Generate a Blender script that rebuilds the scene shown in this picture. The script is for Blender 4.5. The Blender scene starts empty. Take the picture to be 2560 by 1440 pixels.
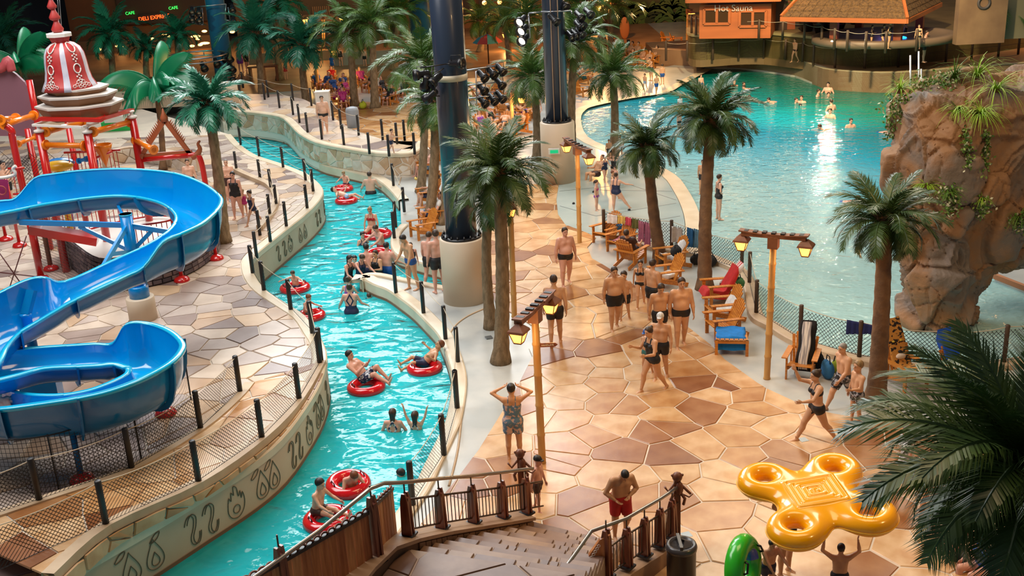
import bpy, bmesh, math, random
import numpy as np
from mathutils import Vector, Matrix, Euler, noise
rnd = random.Random(7)
SC = bpy.context.scene
COL = SC.collection
R_ = math.radians

# ------------------------------------------------------------------ camera
FOC, XV, YV, HC = 2766.0,1673.0,8365.0,10.8
def _cam():
    n = np.array([(XV-1280)/FOC, (YV-720)/FOC, 1.0]); n /= np.linalg.norm(n)
    up = -n; f = np.array([0,0,1.0]); f = f - up*(f@up); f /= np.linalg.norm(f)
    return np.array([np.cross(f, up), f, up])
RC = _cam()
def G(px, py, z=0.0):
    """pixel of the photograph -> point of the horizontal plane at height z"""
    d = RC@np.array([(px-1280)/FOC, (py-720)/FOC, 1.0]); t = (z-HC)/d[2]
    return Vector((d[0]*t, d[1]*t, z))
def D(px, py, Y):
    """pixel -> point of the vertical plane at depth Y"""
    d = RC@np.array([(px-1280)/FOC, (py-720)/FOC, 1.0]); t = Y/d[1]
    return Vector((d[0]*t, Y, HC+d[2]*t))
def PL(pts, z=0.0):
    return [G(x, y, z) for x, y in pts]
cd = bpy.data.cameras.new('camera'); cam = bpy.data.objects.new('camera', cd); COL.objects.link(cam)
cd.sensor_width = 36; cd.lens = FOC/2560*36; cd.clip_end = 400
M = Matrix.Identity(4)
for i in range(3):
    M[i][0] = RC[i][0]; M[i][1] = -RC[i][1]; M[i][2] = -RC[i][2]
M[2][3] = HC
cam.matrix_world = M
SC.camera = cam

# ------------------------------------------------------------------ view, world and lamps
SC.view_settings.view_transform = 'Standard'; SC.view_settings.look = 'None'
SC.view_settings.exposure = 0.0; SC.view_settings.gamma = 1.0
SC.view_settings.use_curve_mapping = False
w = bpy.data.worlds.new('hall_air'); SC.world = w; w.use_nodes = True
w.node_tree.nodes['Background'].inputs[0].default_value = (0.72,0.80,1.0,1)
w.node_tree.nodes['Background'].inputs[1].default_value = 0.095
def area(name, loc, target, sx, sy, power, col, spread=180):
    l = bpy.data.lights.new(name, 'AREA'); l.shape = 'RECTANGLE'; l.size = sx; l.size_y = sy
    l.energy = power; l.color = col; l.spread = R_(spread)
    o = bpy.data.objects.new(name, l); COL.objects.link(o); o.location = loc
    o.rotation_euler = (Vector(target)-Vector(loc)).to_track_quat('-Z', 'Y').to_euler(); return o
def spot(name, loc, target, power, col, ang=60, r=0.3, blend=0.6):
    l = bpy.data.lights.new(name, 'SPOT'); l.energy = power; l.color = col; l.spot_size = R_(ang)
    l.shadow_soft_size = r; l.spot_blend = blend
    o = bpy.data.objects.new(name, l); COL.objects.link(o); o.location = loc
    o.rotation_euler = (Vector(target)-Vector(loc)).to_track_quat('-Z', 'Y').to_euler(); return o
DAY = (1.0,0.97,0.95); WARM = (1.0,0.60,0.28)
area('roof_light_left', (-13,24,21), (-8,27,0), 12, 20, 5900, DAY)
area('roof_light_river', (-9,60,24), (-4,30,0), 26, 16, 7800, (0.95,0.99,1.0), 130)
area('roof_light_plaza', (5,18,20), (3,25,0), 8, 8, 1350, (1.0,0.70,0.38))
area('roof_light_pool', (15,46,22), (13,38,0), 14, 10, 4200, (1.0,0.86,0.66))
spot('plaza_flood', (13,9,15), (4.5,24,0), 2900, (1.0,0.62,0.26), 62, 0.7)
spot('pool_glitter_spot', (16.9,57,2.7), (13,42,0), 2600, (1.0,0.80,0.50), 90, 0.08, 0.4)  # unseen lamp added low at the back wall for glitter on the water
spot('terrace_fill_spot', (10,38,16), (17.5,59,1.2), 42000, (1.0,0.78,0.42), 46, 0.5)  # fill added from the front to brighten the dark terrace wall
spot('beach_glitter_spot', (9.9,73,3.9), (6.5,50,0), 1900, (1.0,0.55,0.22), 80, 0.12)  # unseen lamp added where its mirror image gives glints by the beach

# ------------------------------------------------------------------ nodes
def _rgb(c):
    return tuple(c)+(1,) if len(c) == 3 else tuple(c)
MATS = {}
def mat(name, col, rough=0.5, metal=0.0, col2=None, scale=4.0, detail=3.0, bump=0.0, bscale=None, coat=0.0, spec=0.5, rand=None, island=False, stretch=None, contrast=(0.35,0.65), sss=0.0, trans=0.0, emis=None, estr=0.0):
    """principled material; col2 mottles col by noise; rand = list of colours picked per object (or per mesh island)"""
    if name in MATS: return MATS[name]
    m = bpy.data.materials.new(name); m.use_nodes = True; nt = m.node_tree; N = nt.nodes; L = nt.links
    b = N['Principled BSDF']
    b.inputs['Roughness'].default_value = rough; b.inputs['Metallic'].default_value = metal
    b.inputs['Specular IOR Level'].default_value = spec; b.inputs['Coat Weight'].default_value = coat
    if sss: b.inputs['Subsurface Weight'].default_value = sss; b.inputs['Subsurface Radius'].default_value = (0.03,0.012,0.006)
    if trans: b.inputs['Transmission Weight'].default_value = trans
    if emis: b.inputs['Emission Color'].default_value = _rgb(emis); b.inputs['Emission Strength'].default_value = estr
    tc = N.new('ShaderNodeTexCoord'); src = tc.outputs['Object']
    if stretch:
        mp = N.new('ShaderNodeMapping'); mp.inputs['Scale'].default_value = stretch; L.new(src, mp.inputs[0]); src = mp.outputs[0]
    base = None
    if rand:
        if island:
            g = N.new('ShaderNodeNewGeometry'); r = g.outputs['Random Per Island']
        else:
            g = N.new('ShaderNodeObjectInfo'); r = g.outputs['Random']
        cr = N.new('ShaderNodeValToRGB'); cr.color_ramp.interpolation = 'CONSTANT'
        els = cr.color_ramp.elements
        while len(els) < len(rand): els.new(0.5)
        for i, c in enumerate(rand):
            els[i].position = i/len(rand); els[i].color = _rgb(c)
        L.new(r, cr.inputs[0]); base = cr.outputs[0]
    if col2 is not None:
        tn = N.new('ShaderNodeTexNoise'); tn.inputs['Scale'].default_value = scale; tn.inputs['Detail'].default_value = detail
        L.new(src, tn.inputs['Vector'])
        mr = N.new('ShaderNodeMapRange'); mr.inputs[1].default_value = contrast[0]; mr.inputs[2].default_value = contrast[1]
        L.new(tn.outputs['Fac'], mr.inputs[0])
        mx = N.new('ShaderNodeMix'); mx.data_type = 'RGBA'
        L.new(mr.outputs[0], mx.inputs[0])
        if rand:
            mx.blend_type = 'MULTIPLY'; L.new(base, mx.inputs[6]); mx.inputs[7].default_value = _rgb(col2)
        else:
            mx.inputs[6].default_value = _rgb(col); mx.inputs[7].default_value = _rgb(col2)
        base = mx.outputs[2]
    if base is not None: L.new(base, b.inputs['Base Color'])
    else: b.inputs['Base Color'].default_value = _rgb(col)
    if bump:
        bn = N.new('ShaderNodeTexNoise'); bn.inputs['Scale'].default_value = bscale or scale*4; bn.inputs['Detail'].default_value = 4
        L.new(src, bn.inputs['Vector'])
        bp = N.new('ShaderNodeBump'); bp.inputs['Strength'].default_value = min(1, bump*10); bp.inputs['Distance'].default_value = bump/5
        L.new(bn.outputs['Fac'], bp.inputs['Height']); L.new(bp.outputs[0], b.inputs['Normal'])
    MATS[name] = m
    return m

# ------------------------------------------------------------------ mesh builder
class MB:
    def __init__(s): s.v = []; s.f = []; s.m = []; s.sm = []
    def add(s, vs, fs, mi=0, smooth=False):
        o = len(s.v); s.v.extend([tuple(v) for v in vs]); s.f.extend([tuple(i+o for i in f) for f in fs])
        s.m.extend([mi]*len(fs)); s.sm.extend([smooth]*len(fs)); return s
    def box(s, c, size, rz=0.0, mi=0, rot=None, taper=1.0):
        x, y, z = size[0]/2, size[1]/2, size[2]/2; t = taper
        vs = [Vector(p) for p in ((-x, -y, -z),(x, -y, -z),(x, y, -z),(-x, y, -z),(-x*t, -y*t, z),(x*t, -y*t, z),(x*t, y*t, z),(-x*t, y*t, z))]
        r = rot.to_matrix() if rot is not None else Matrix.Rotation(rz, 3, 'Z')
        c = Vector(c)
        return s.add([r@v+c for v in vs], [(3,2,1,0),(4,5,6,7),(0,1,5,4),(1,2,6,5),(2,3,7,6),(3,0,4,7)], mi)
    def bar(s, a, b, w, h, mi=0, up=(0,0,1)):
        """rectangular bar from a to b, width w sideways, height h"""
        a = Vector(a); b = Vector(b); d = b-a
        if d.length < 1e-6: return s
        y = d.normalized(); x = y.cross(Vector(up))
        if x.length < 1e-3: x = y.cross(Vector((0,1,0)))
        x.normalize(); z = x.cross(y)
        vs = []
        for p in (a, b):
            for sx, sz in ((-1,-1),(1,-1),(1,1),(-1,1)): vs.append(p+x*sx*w/2+z*sz*h/2)
        return s.add(vs, [(0,1,2,3),(7,6,5,4),(0,4,5,1),(1,5,6,2),(2,6,7,3),(3,7,4,0)], mi)
    def tube(s, path, r, n=8, mi=0, cap=True, closed=False, smooth=True):
        P = [Vector(p) for p in path]; k = len(P)
        rs = r if isinstance(r, (list, tuple)) else [r]*k
        vs = []; x = None
        for i, p in enumerate(P):
            if closed: d = P[(i+1) % k]-P[i-1]
            else: d = P[min(i+1, k-1)]-P[max(i-1,0)]
            if d.length < 1e-9: d = Vector((0,0,1))
            d.normalize()
            if x is None:
                x = d.cross(Vector((0,0,1)))
                if x.length < 0.05: x = d.cross(Vector((0,1,0)))
            x = x-d*(x@d)
            if x.length < 1e-5: x = d.orthogonal()
            x.normalize(); y = d.cross(x)
            for j in range(n):
                a = 2*math.pi*j/n; vs.append(p+(x*math.cos(a)+y*math.sin(a))*rs[i])
        fs = []
        for i in range(k if closed else k-1):
            a = i*n; b = ((i+1) % k)*n
            for j in range(n): fs.append((a+j, a+(j+1) % n, b+(j+1) % n, b+j))
        s.add(vs, fs, mi, smooth)
        if cap and not closed:
            o = len(s.v)-len(vs)
            s.f.append(tuple(o+j for j in range(n))[::-1]); s.f.append(tuple(o+(k-1)*n+j for j in range(n)))
            s.m += [mi, mi]; s.sm += [False, False]
        return s
    def lathe(s, c, prof, n=16, mi=0, smooth=True, sx=1.0, sy=1.0, rot=0.0):
        c = Vector(c); vs = []
        for r, z in prof:
            for j in range(n):
                a = 2*math.pi*j/n+rot; vs.append(c+Vector((r*sx*math.cos(a), r*sy*math.sin(a), z)))
        fs = []
        for i in range(len(prof)-1):
            for j in range(n): fs.append((i*n+j, i*n+(j+1) % n, (i+1)*n+(j+1) % n, (i+1)*n+j))
        if prof[0][0] > 1e-4: fs.append(tuple(range(n))[::-1])
        if prof[-1][0] > 1e-4: fs.append(tuple((len(prof)-1)*n+j for j in range(n)))
        return s.add(vs, fs, mi, smooth)
    def torus(s, c, R, r, n=32, k=12, mi=0, rot=None, sz=1.0):
        c = Vector(c); vs = []; rm = rot.to_matrix() if rot is not None else Matrix.Identity(3)
        for i in range(n):
            a = 2*math.pi*i/n
            for j in range(k):
                b = 2*math.pi*j/k
                vs.append(c+rm@Vector(((R+r*math.cos(b))*math.cos(a),(R+r*math.cos(b))*math.sin(a), r*sz*math.sin(b))))
        fs = [(i*k+j, ((i+1) % n)*k+j, ((i+1) % n)*k+(j+1) % k, i*k+(j+1) % k) for i in range(n) for j in range(k)]
        return s.add(vs, fs, mi, True)
    def prism(s, pts, z0, z1, mi=0, bevel=0.0):
        """polygon pts (xy) extruded from z0 to z1; top inset by bevel"""
        n = len(pts)
        P = [Vector((p[0], p[1], 0)) for p in pts]
        if sum(P[i].x*P[(i+1) % n].y-P[(i+1) % n].x*P[i].y for i in range(n)) < 0: P.reverse()
        vs = [(p.x, p.y, z0) for p in P]+[(p.x, p.y, z1) for p in P]
        fs = [(i, (i+1) % n, n+(i+1) % n, n+i) for i in range(n)]
        if bevel:
            c = sum(P, Vector((0,0,0)))/n
            vs[n:] = [(p.x, p.y, z1-bevel) for p in P]
            vs += [(p.x+(c.x-p.x)*bevel*1.5/max(0.05,(c-p).length), p.y+(c.y-p.y)*bevel*1.5/max(0.05,(c-p).length), z1) for p in P]
            fs += [(n+i, n+(i+1) % n, 2*n+(i+1) % n, 2*n+i) for i in range(n)]
            fs.append(tuple(2*n+i for i in range(n)))
        else: fs.append(tuple(n+i for i in range(n)))
        fs.append(tuple(range(n))[::-1])
        return s.add(vs, fs, mi)
    def ribbon(s, A, B, mi=0):
        """strip between two equally long polylines"""
        n = len(A)
        return s.add(list(A)+list(B), [(i, i+1, n+i+1, n+i) for i in range(n-1)], mi)
    def sphere(s, c, r, n=12, k=8, mi=0, rot=None):
        c = Vector(c); r = (r, r, r) if not isinstance(r, (tuple, list)) else r
        rm = rot.to_matrix() if rot is not None else Matrix.Identity(3)
        vs = [c+rm@Vector((0,0,-r[2]))]
        for i in range(1, k):
            b = math.pi*i/k-math.pi/2
            for j in range(n):
                a = 2*math.pi*j/n; vs.append(c+rm@Vector((r[0]*math.cos(b)*math.cos(a), r[1]*math.cos(b)*math.sin(a), r[2]*math.sin(b))))
        vs.append(c+rm@Vector((0,0, r[2]))); fs = [(0,1+(j+1) % n, 1+j) for j in range(n)]
        for i in range(k-2):
            for j in range(n): fs.append((1+i*n+j, 1+i*n+(j+1) % n, 1+(i+1)*n+(j+1) % n, 1+(i+1)*n+j))
        e = len(vs)-1; o = 1+(k-2)*n
        fs += [(o+j, o+(j+1) % n, e) for j in range(n)]
        return s.add(vs, fs, mi, True)
    def mesh(s, name, mats, off=None):
        me = bpy.data.meshes.new(name)
        v = s.v if off is None else [(a[0]-off[0], a[1]-off[1], a[2]-off[2]) for a in s.v]
        me.from_pydata(v, [], s.f)
        for m in (mats if isinstance(mats, (list, tuple)) else [mats]): me.materials.append(m)
        me.polygons.foreach_set('material_index', s.m); me.polygons.foreach_set('use_smooth', s.sm)
        me.update(); return me
    def put(s, name, mats, parent=None, loc=(0,0,0), rot=(0,0,0), scale=None):
        return link(name, s.mesh(name, mats), parent, loc, rot, scale)
    def build(s, name, mats, parent=None, world=True):
        """world=True: vertices are world coordinates, rebased on the parent's place"""
        off = None
        if parent is not None and world: off = wloc(parent)
        return link(name, s.mesh(name, mats, off), parent)
def wloc(o):
    l = Vector(o.location)
    while o.parent is not None:
        o = o.parent; l += Vector(o.location)
    return l
def link(name, me, parent=None, loc=(0,0,0), rot=(0,0,0), scale=None):
    o = bpy.data.objects.new(name, me); COL.objects.link(o)
    if parent is not None: o.parent = parent
    o.location = loc; o.rotation_euler = rot
    if scale is not None: o.scale = scale
    return o
def tag(o, label=None, cat=None, group=None, kind=None):
    if label: o['label'] = label
    if cat: o['category'] = cat
    if group: o['group'] = group
    if kind: o['kind'] = kind
    return o
def thing(name, label, cat, loc=(0,0,0), rz=0.0, group=None):
    o = bpy.data.objects.new(name, None); COL.objects.link(o); o.location = loc; o.rotation_euler = (0,0, rz)
    o.empty_display_size = 0.2
    return tag(o, label, cat, group)
def solo(name, mb, mats, label, cat, group=None, loc=None):
    """a thing that is one mesh; mb in world coordinates, origin moved to loc"""
    if loc is None:
        v = np.array(mb.v); loc = ((v[:, 0].min()+v[:, 0].max())/2,(v[:, 1].min()+v[:, 1].max())/2, v[:, 2].min())
    o = link(name, mb.mesh(name, mats, loc)); o.location = loc
    return tag(o, label, cat, group)
def struct(name, mb, mats, label=None):
    o = mb.build(name, mats); o['kind'] = 'structure'
    if label: o['label'] = label
    return o
def dup(root, loc=None, rz=None, label=None, group=None, scale=None):
    def cp(o, par):
        c = o.copy(); COL.objects.link(c); c.parent = par
        for ch in KIDS.get(o.name, ()): cp(ch, c)
        return c
    r = cp(root, None)
    if loc is not None: r.location = loc
    if rz is not None: r.rotation_euler = (0,0, rz)
    if label: r['label'] = label
    if group: r['group'] = group
    if scale is not None: r.scale = (scale,)*3
    return r
KIDS = {}
def index_kids(root):
    """remember the children of a prototype once, so that dup() is quick"""
    def rec(o):
        KIDS[o.name] = list(o.children)
        for c in o.children: rec(c)
    rec(root)
def resample(P, step):
    P = [Vector(p) for p in P]; out = [P[0]]; acc = 0.0
    for a, b in zip(P[:-1], P[1:]):
        d = (b-a).length
        while acc+d >= step:
            t = (step-acc)/d; a = a.lerp(b, t); out.append(a.copy()); d = (b-a).length; acc = 0.0
        acc += d
    if (out[-1]-P[-1]).length > step*0.3: out.append(P[-1].copy())
    else: out[-1] = P[-1].copy()
    return out
def smooth(P, n=4):
    """Catmull-Rom through the points"""
    P = [Vector(p) for p in P]; out = []
    for i in range(len(P)-1):
        a = P[max(i-1,0)]; b = P[i]; c = P[i+1]; d = P[min(i+2, len(P)-1)]
        for j in range(n):
            t = j/n; t2 = t*t; t3 = t2*t
            out.append(0.5*((2*b)+(c-a)*t+(2*a-5*b+4*c-d)*t2+(3*b-a-3*c+d)*t3))
    out.append(P[-1]); return out
def offset(P, d):
    """shift an xy polyline sideways (to the left of its run for d>0)"""
    out = []
    for i, p in enumerate(P):
        t = P[min(i+1, len(P)-1)]-P[max(i-1,0)]; t.z = 0
        if t.length < 1e-9: t = Vector((1,0,0))
        t.normalize(); out.append(Vector((p.x-t.y*d, p.y+t.x*d, p.z)))
    return out
def setz(P, z): return [Vector((p.x, p.y, z)) for p in P]

# ------------------------------------------------------------------ voronoi stones
def clip_half(poly, n, c):
    """keep the side where n.p <= c"""
    out = []
    for i in range(len(poly)):
        a = poly[i-1]; b = poly[i]; da = n[0]*a[0]+n[1]*a[1]-c; db = n[0]*b[0]+n[1]*b[1]-c
        if (da <= 0) != (db <= 0):
            t = da/(da-db); out.append((a[0]+(b[0]-a[0])*t, a[1]+(b[1]-a[1])*t))
        if db <= 0: out.append(b)
    return out
def in_poly(x, y, poly):
    c = False
    for i in range(len(poly)):
        a = poly[i-1]; b = poly[i]
        if (a[1] > y) != (b[1] > y) and x < (b[0]-a[0])*(y-a[1])/(b[1]-a[1])+a[0]: c = not c
    return c
def area2(p): return 0.5*sum(p[i-1][0]*p[i][1]-p[i][0]*p[i-1][1] for i in range(len(p)))
def cells(region, size, gap, seed=1, stretch=(1.0,1.0), jitter=0.95, keep=None):
    """stone outlines filling the xy polygon REGION"""
    r = random.Random(seed); reg = [(p[0], p[1]) for p in region]
    if area2(reg) < 0: reg.reverse()
    xs = [p[0] for p in reg]; ys = [p[1] for p in reg]
    sx, sy = size*stretch[0], size*stretch[1]
    gx = int((max(xs)-min(xs))/sx)+3; gy = int((max(ys)-min(ys))/sy)+3
    site = {}
    for i in range(-1, gx):
        for j in range(-1, gy):
            site[i, j] = (min(xs)+(i+0.5*(j % 2)+0.5+(r.random()-0.5)*jitter)*sx, min(ys)+(j+0.5+(r.random()-0.5)*jitter)*sy)
    out = []
    for (i, j), s in site.items():
        if keep and not keep(*s): continue
        c = [(s[0]-2*sx, s[1]-2*sy),(s[0]+2*sx, s[1]-2*sy),(s[0]+2*sx, s[1]+2*sy),(s[0]-2*sx, s[1]+2*sy)]
        for di in range(-2,3):
            for dj in range(-2,3):
                q = site.get((i+di, j+dj))
                if q is None or (di == 0 and dj == 0): continue
                nx, ny = q[0]-s[0], q[1]-s[1]; l = math.hypot(nx, ny)
                if l < 1e-6: continue
                nx /= l; ny /= l
                c = clip_half(c, (nx, ny), nx*(s[0]+q[0])/2+ny*(s[1]+q[1])/2-gap/2)
                if len(c) < 3: break
            if len(c) < 3: break
        if len(c) < 3: continue
        ins = [in_poly(p[0], p[1], reg) for p in c]
        if not any(ins) and not in_poly(s[0], s[1], reg):
            if not any(in_poly(p[0], p[1], c) for p in reg): continue
        if not all(ins):
            if area2(c) < 0: c.reverse()
            q = reg
            for k in range(len(c)):
                a = c[k-1]; b = c[k]; n = (b[1]-a[1], -(b[0]-a[0])); l = math.hypot(*n)
                if l < 1e-9: continue
                n = (n[0]/l, n[1]/l); q = clip_half(q, n, n[0]*a[0]+n[1]*a[1])
                if len(q) < 3: break
            c = q
        cc = []
        for p in c:
            if not cc or math.hypot(p[0]-cc[-1][0], p[1]-cc[-1][1]) > 0.01: cc.append(p)
        if len(cc) >= 3 and abs(area2(cc)) > 0.02*sx*sy: out.append(cc)
    return out
def camdist(c):
    x = sum(p[0] for p in c)/len(c); y = sum(p[1] for p in c)/len(c)
    return math.hypot(x, y)
def lay_stones(parent, polys, z0, z1, m_piece, m_rest, name='stone', n_single=300, restname='far_stones', bevel=0.012, zf=None):
    polys = sorted(polys, key=camdist)
    for c in polys[:n_single]:
        mb = MB(); dz = rnd.uniform(-0.003,0.004)
        cx = sum(p[0] for p in c)/len(c); cy = sum(p[1] for p in c)/len(c)
        if zf: dz += zf(cx, cy)
        mb.prism([(p[0]-cx, p[1]-cy) for p in c], z0, z1+0.003*rnd.random(), bevel=bevel)
        o = link(name, mb.mesh(name, m_piece), parent, (cx, cy, dz))
    if len(polys) > n_single:
        mb = MB()
        for c in polys[n_single:]: mb.prism(c, z0, z1+0.004*rnd.random())
        o = mb.build(restname, m_rest, parent); o['kind'] = 'stuff'
# ------------------------------------------------------------------ materials of the setting
TAN = [(0.66,0.43,0.22),(0.71,0.48,0.26),(0.63,0.38,0.18),(0.72,0.51,0.30),(0.42,0.21,0.085),(0.68,0.44,0.23),(0.71,0.49,0.28),(0.58,0.34,0.15),(0.30,0.125,0.045),(0.66,0.44,0.24),(0.71,0.48,0.27),(0.54,0.30,0.13),(0.37,0.17,0.065),(0.69,0.46,0.25)]
MAUVE = [(0.58,0.46,0.38),(0.66,0.54,0.42),(0.34,0.25,0.21),(0.70,0.58,0.46),(0.56,0.38,0.24),(0.62,0.50,0.40),(0.26,0.19,0.17),(0.66,0.47,0.30),(0.58,0.48,0.41),(0.42,0.33,0.28),(0.72,0.61,0.50),(0.50,0.40,0.34)]
CREAM = [(0.74,0.66,0.54),(0.68,0.58,0.46),(0.55,0.38,0.24),(0.78,0.71,0.60),(0.64,0.49,0.34),(0.74,0.66,0.56),(0.70,0.62,0.53),(0.60,0.44,0.30)]
m_stone_tan = mat('stone_tan', None, 0.28, col2=(0.74,0.58,0.42), detail=6, scale=1.9, rand=TAN, bump=0.03, bscale=9)
m_stone_tan_i = mat('stone_tan_i', None, 0.28, col2=(0.74,0.58,0.42), detail=6, scale=1.9, rand=TAN, island=True)
m_stone_left = mat('stone_left', None, 0.34, col2=(0.80,0.76,0.74), scale=1.6, rand=MAUVE, bump=0.03, bscale=9)
m_stone_left_i = mat('stone_left_i', None, 0.34, col2=(0.80,0.76,0.74), scale=1.6, rand=MAUVE, island=True)
m_stone_wall = mat('stone_wall', None, 0.6, col2=(0.86,0.80,0.72), scale=2.5, rand=CREAM, bump=0.06, bscale=12)
m_stone_wall_i = mat('stone_wall_i', None, 0.6, col2=(0.86,0.80,0.72), scale=2.5, rand=CREAM, island=True)
m_grout = mat('grout', (0.66,0.56,0.44), 0.5, col2=(0.56,0.48,0.38), scale=1.2)
m_conc = mat('grey_concrete', (0.38,0.40,0.385), 0.30, col2=(0.52,0.52,0.48), scale=0.9, detail=6, bump=0.01, bscale=20)
m_splash = mat('splash_concrete', (0.36,0.45,0.44), 0.16, col2=(0.46,0.53,0.50), scale=0.5, bump=0.006, bscale=8)
m_plaster = mat('cream_plaster', (0.64,0.47,0.33), 0.6, col2=(0.56,0.40,0.27), scale=0.8, detail=5, bump=0.02, bscale=30)
m_coping = mat('beige_coping', (0.72,0.62,0.46), 0.42, col2=(0.62,0.50,0.34), scale=1.1, bump=0.015, bscale=20)
m_kerb = mat('tan_kerb', (0.58,0.44,0.29), 0.5, col2=(0.48,0.34,0.21), scale=2.0, bump=0.02, bscale=18)
m_brown = mat('waterline_brown', (0.22,0.10,0.045), 0.5)
m_symbol = mat('incised_line', (0.13,0.12,0.08), 0.7)
m_basin = mat('basin_turquoise', (0.22,0.72,0.74), 0.5, col2=(0.35,0.80,0.80), scale=0.5)
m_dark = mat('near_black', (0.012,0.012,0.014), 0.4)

def water_mat(name, deep, shallow, rampdir, lo, hi, tint, body, sc, strength, dist=0.25, rough=0.03, mid=None, fine=0.12):
    m = bpy.data.materials.new(name); m.use_nodes = True; nt = m.node_tree; N = nt.nodes; L = nt.links
    out = N['Material Output']; N.remove(N['Principled BSDF'])
    ge = N.new('ShaderNodeNewGeometry')
    mp = N.new('ShaderNodeMapping'); mp.inputs['Scale'].default_value = (sc, sc*1.35, sc); mp.inputs['Rotation'].default_value = (0,0,0.5)
    L.new(ge.outputs['Position'], mp.inputs[0])
    n1 = N.new('ShaderNodeTexNoise'); n1.inputs['Scale'].default_value = 1.0; n1.inputs['Detail'].default_value = 1.0; n1.inputs['Distortion'].default_value = 0.7
    n2 = N.new('ShaderNodeTexNoise'); n2.inputs['Scale'].default_value = 3.7; n2.inputs['Detail'].default_value = 2.0
    L.new(mp.outputs[0], n1.inputs['Vector']); L.new(mp.outputs[0], n2.inputs['Vector'])
    ad = N.new('ShaderNodeMath'); ad.operation = 'MULTIPLY_ADD'; ad.inputs[1].default_value = fine
    L.new(n2.outputs['Fac'], ad.inputs[0]); L.new(n1.outputs['Fac'], ad.inputs[2])
    bp = N.new('ShaderNodeBump'); bp.inputs['Strength'].default_value = strength; bp.inputs['Distance'].default_value = dist
    L.new(ad.outputs[0], bp.inputs['Height'])
    fr = N.new('ShaderNodeFresnel'); fr.inputs[0].default_value = 1.33; L.new(bp.outputs[0], fr.inputs['Normal'])
    gl = N.new('ShaderNodeBsdfGlossy'); gl.inputs['Roughness'].default_value = rough; L.new(bp.outputs[0], gl.inputs['Normal'])
    tr = N.new('ShaderNodeBsdfTransparent'); tr.inputs[0].default_value = _rgb(tint)
    df = N.new('ShaderNodeBsdfDiffuse')
    # depth of the water body: the basin floor falls away along rampdir
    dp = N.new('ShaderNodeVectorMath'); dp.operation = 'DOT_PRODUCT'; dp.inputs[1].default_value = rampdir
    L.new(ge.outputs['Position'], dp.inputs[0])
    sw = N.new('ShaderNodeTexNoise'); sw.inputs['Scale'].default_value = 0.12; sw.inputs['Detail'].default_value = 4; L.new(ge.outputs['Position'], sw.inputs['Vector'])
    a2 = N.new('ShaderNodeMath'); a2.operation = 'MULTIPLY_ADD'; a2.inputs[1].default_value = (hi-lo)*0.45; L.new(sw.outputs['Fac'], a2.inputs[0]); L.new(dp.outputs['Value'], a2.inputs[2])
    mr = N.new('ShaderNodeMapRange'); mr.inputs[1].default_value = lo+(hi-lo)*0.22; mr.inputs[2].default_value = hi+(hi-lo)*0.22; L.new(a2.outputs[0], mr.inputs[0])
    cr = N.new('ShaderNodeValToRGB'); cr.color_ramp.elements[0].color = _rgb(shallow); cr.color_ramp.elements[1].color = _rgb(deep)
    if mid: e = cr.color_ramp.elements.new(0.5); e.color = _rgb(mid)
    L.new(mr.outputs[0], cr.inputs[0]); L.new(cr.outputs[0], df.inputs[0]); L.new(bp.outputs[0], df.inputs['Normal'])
    m1 = N.new('ShaderNodeMixShader'); m1.inputs[0].default_value = body; L.new(tr.outputs[0], m1.inputs[1]); L.new(df.outputs[0], m1.inputs[2])
    m2 = N.new('ShaderNodeMixShader'); L.new(fr.outputs[0], m2.inputs[0]); L.new(m1.outputs[0], m2.inputs[1]); L.new(gl.outputs[0], m2.inputs[2])
    L.new(m2.outputs[0], out.inputs[0]); return m
m_river = water_mat('river_water', (0.02,0.62,0.72),(0.03,0.72,0.80),(0,-1,0), -40,-15,(0.45,0.95,0.97), 0.62,1.15,0.75,0.28, fine=0.10)
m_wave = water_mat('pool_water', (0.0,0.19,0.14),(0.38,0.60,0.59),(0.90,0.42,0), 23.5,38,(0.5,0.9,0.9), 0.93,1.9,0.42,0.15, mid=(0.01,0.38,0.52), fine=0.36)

# ------------------------------------------------------------------ outlines of banks and pools
WZ = -0.35; TZ = 0.70
LB = [G(*p, WZ) for p in [(180,1585),(250,1530),(394,1440),(520,1357),(640,1277),(715,1211),(771,1132),(809,1061),(824,994)]]
LB += [G(*p, TZ) for p in [(803,855),(785,826),(757,787),(707,754),(660,722),(634,690),(626,655),(640,632),(673,605),(717,570),(755,540),(785,512),(802,490),(805,474),(795,458),(775,441),(757,430),(700,408),(640,388),(600,362),(575,335)]]
LB = smooth(setz(LB, 0), 3)
RB = [G(*p, WZ) for p in [(880,1500),(960,1380),(1037,1271),(1071,1200),(1107,1125),(1125,1080),(1138,994),(1130,941),(1113,893),(1100,867),(1073,837),(1040,803),(1007,777),(973,753),(940,740),(908,722)]]
RB = smooth(setz(RB, 0), 3)
TONG = [G(*p, 0.06) for p in [(902,699),(905,688),(918,682),(950,682),(1000,692),(1060,704),(1107,713),(1180,722)]]
INL = [G(*p, 0.06) for p in [(1180,690),(1107,668),(1050,652),(1000,636),(984,620),(980,600),(985,580),(1003,560)]]
UP = [G(*p, WZ) for p in [(1002,527),(977,497),(947,473),(907,458),(820,437),(787,420),(757,397),(740,377),(717,360),(683,350),(640,343),(585,333)]]
RBT = smooth(setz(TONG, 0), 3); RBI = smooth(setz(INL, 0), 3); RBU = smooth(setz(UP, 0), 3)
RALL = RB+RBT+RBI+RBU
PB = setz([G(*p, -0.1) for p in [(2760,205),(2560,207),(2300,228),(2220,232),(2153,230),(2070,223),(2030,210),(1987,193),(1920,182),(1850,174),(1760,172)]], 0)
BEACH = PL([(1760,172),(1720,192),(1680,213),(1647,230),(1563,243),(1467,263),(1437,276),(1424,300),(1440,345),(1513,380),(1585,405),(1653,440),(1682,477),(1703,520),(1712,560),(1712,600),(1730,632)])
BEACH = setz(smooth(BEACH, 3), 0)
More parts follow.
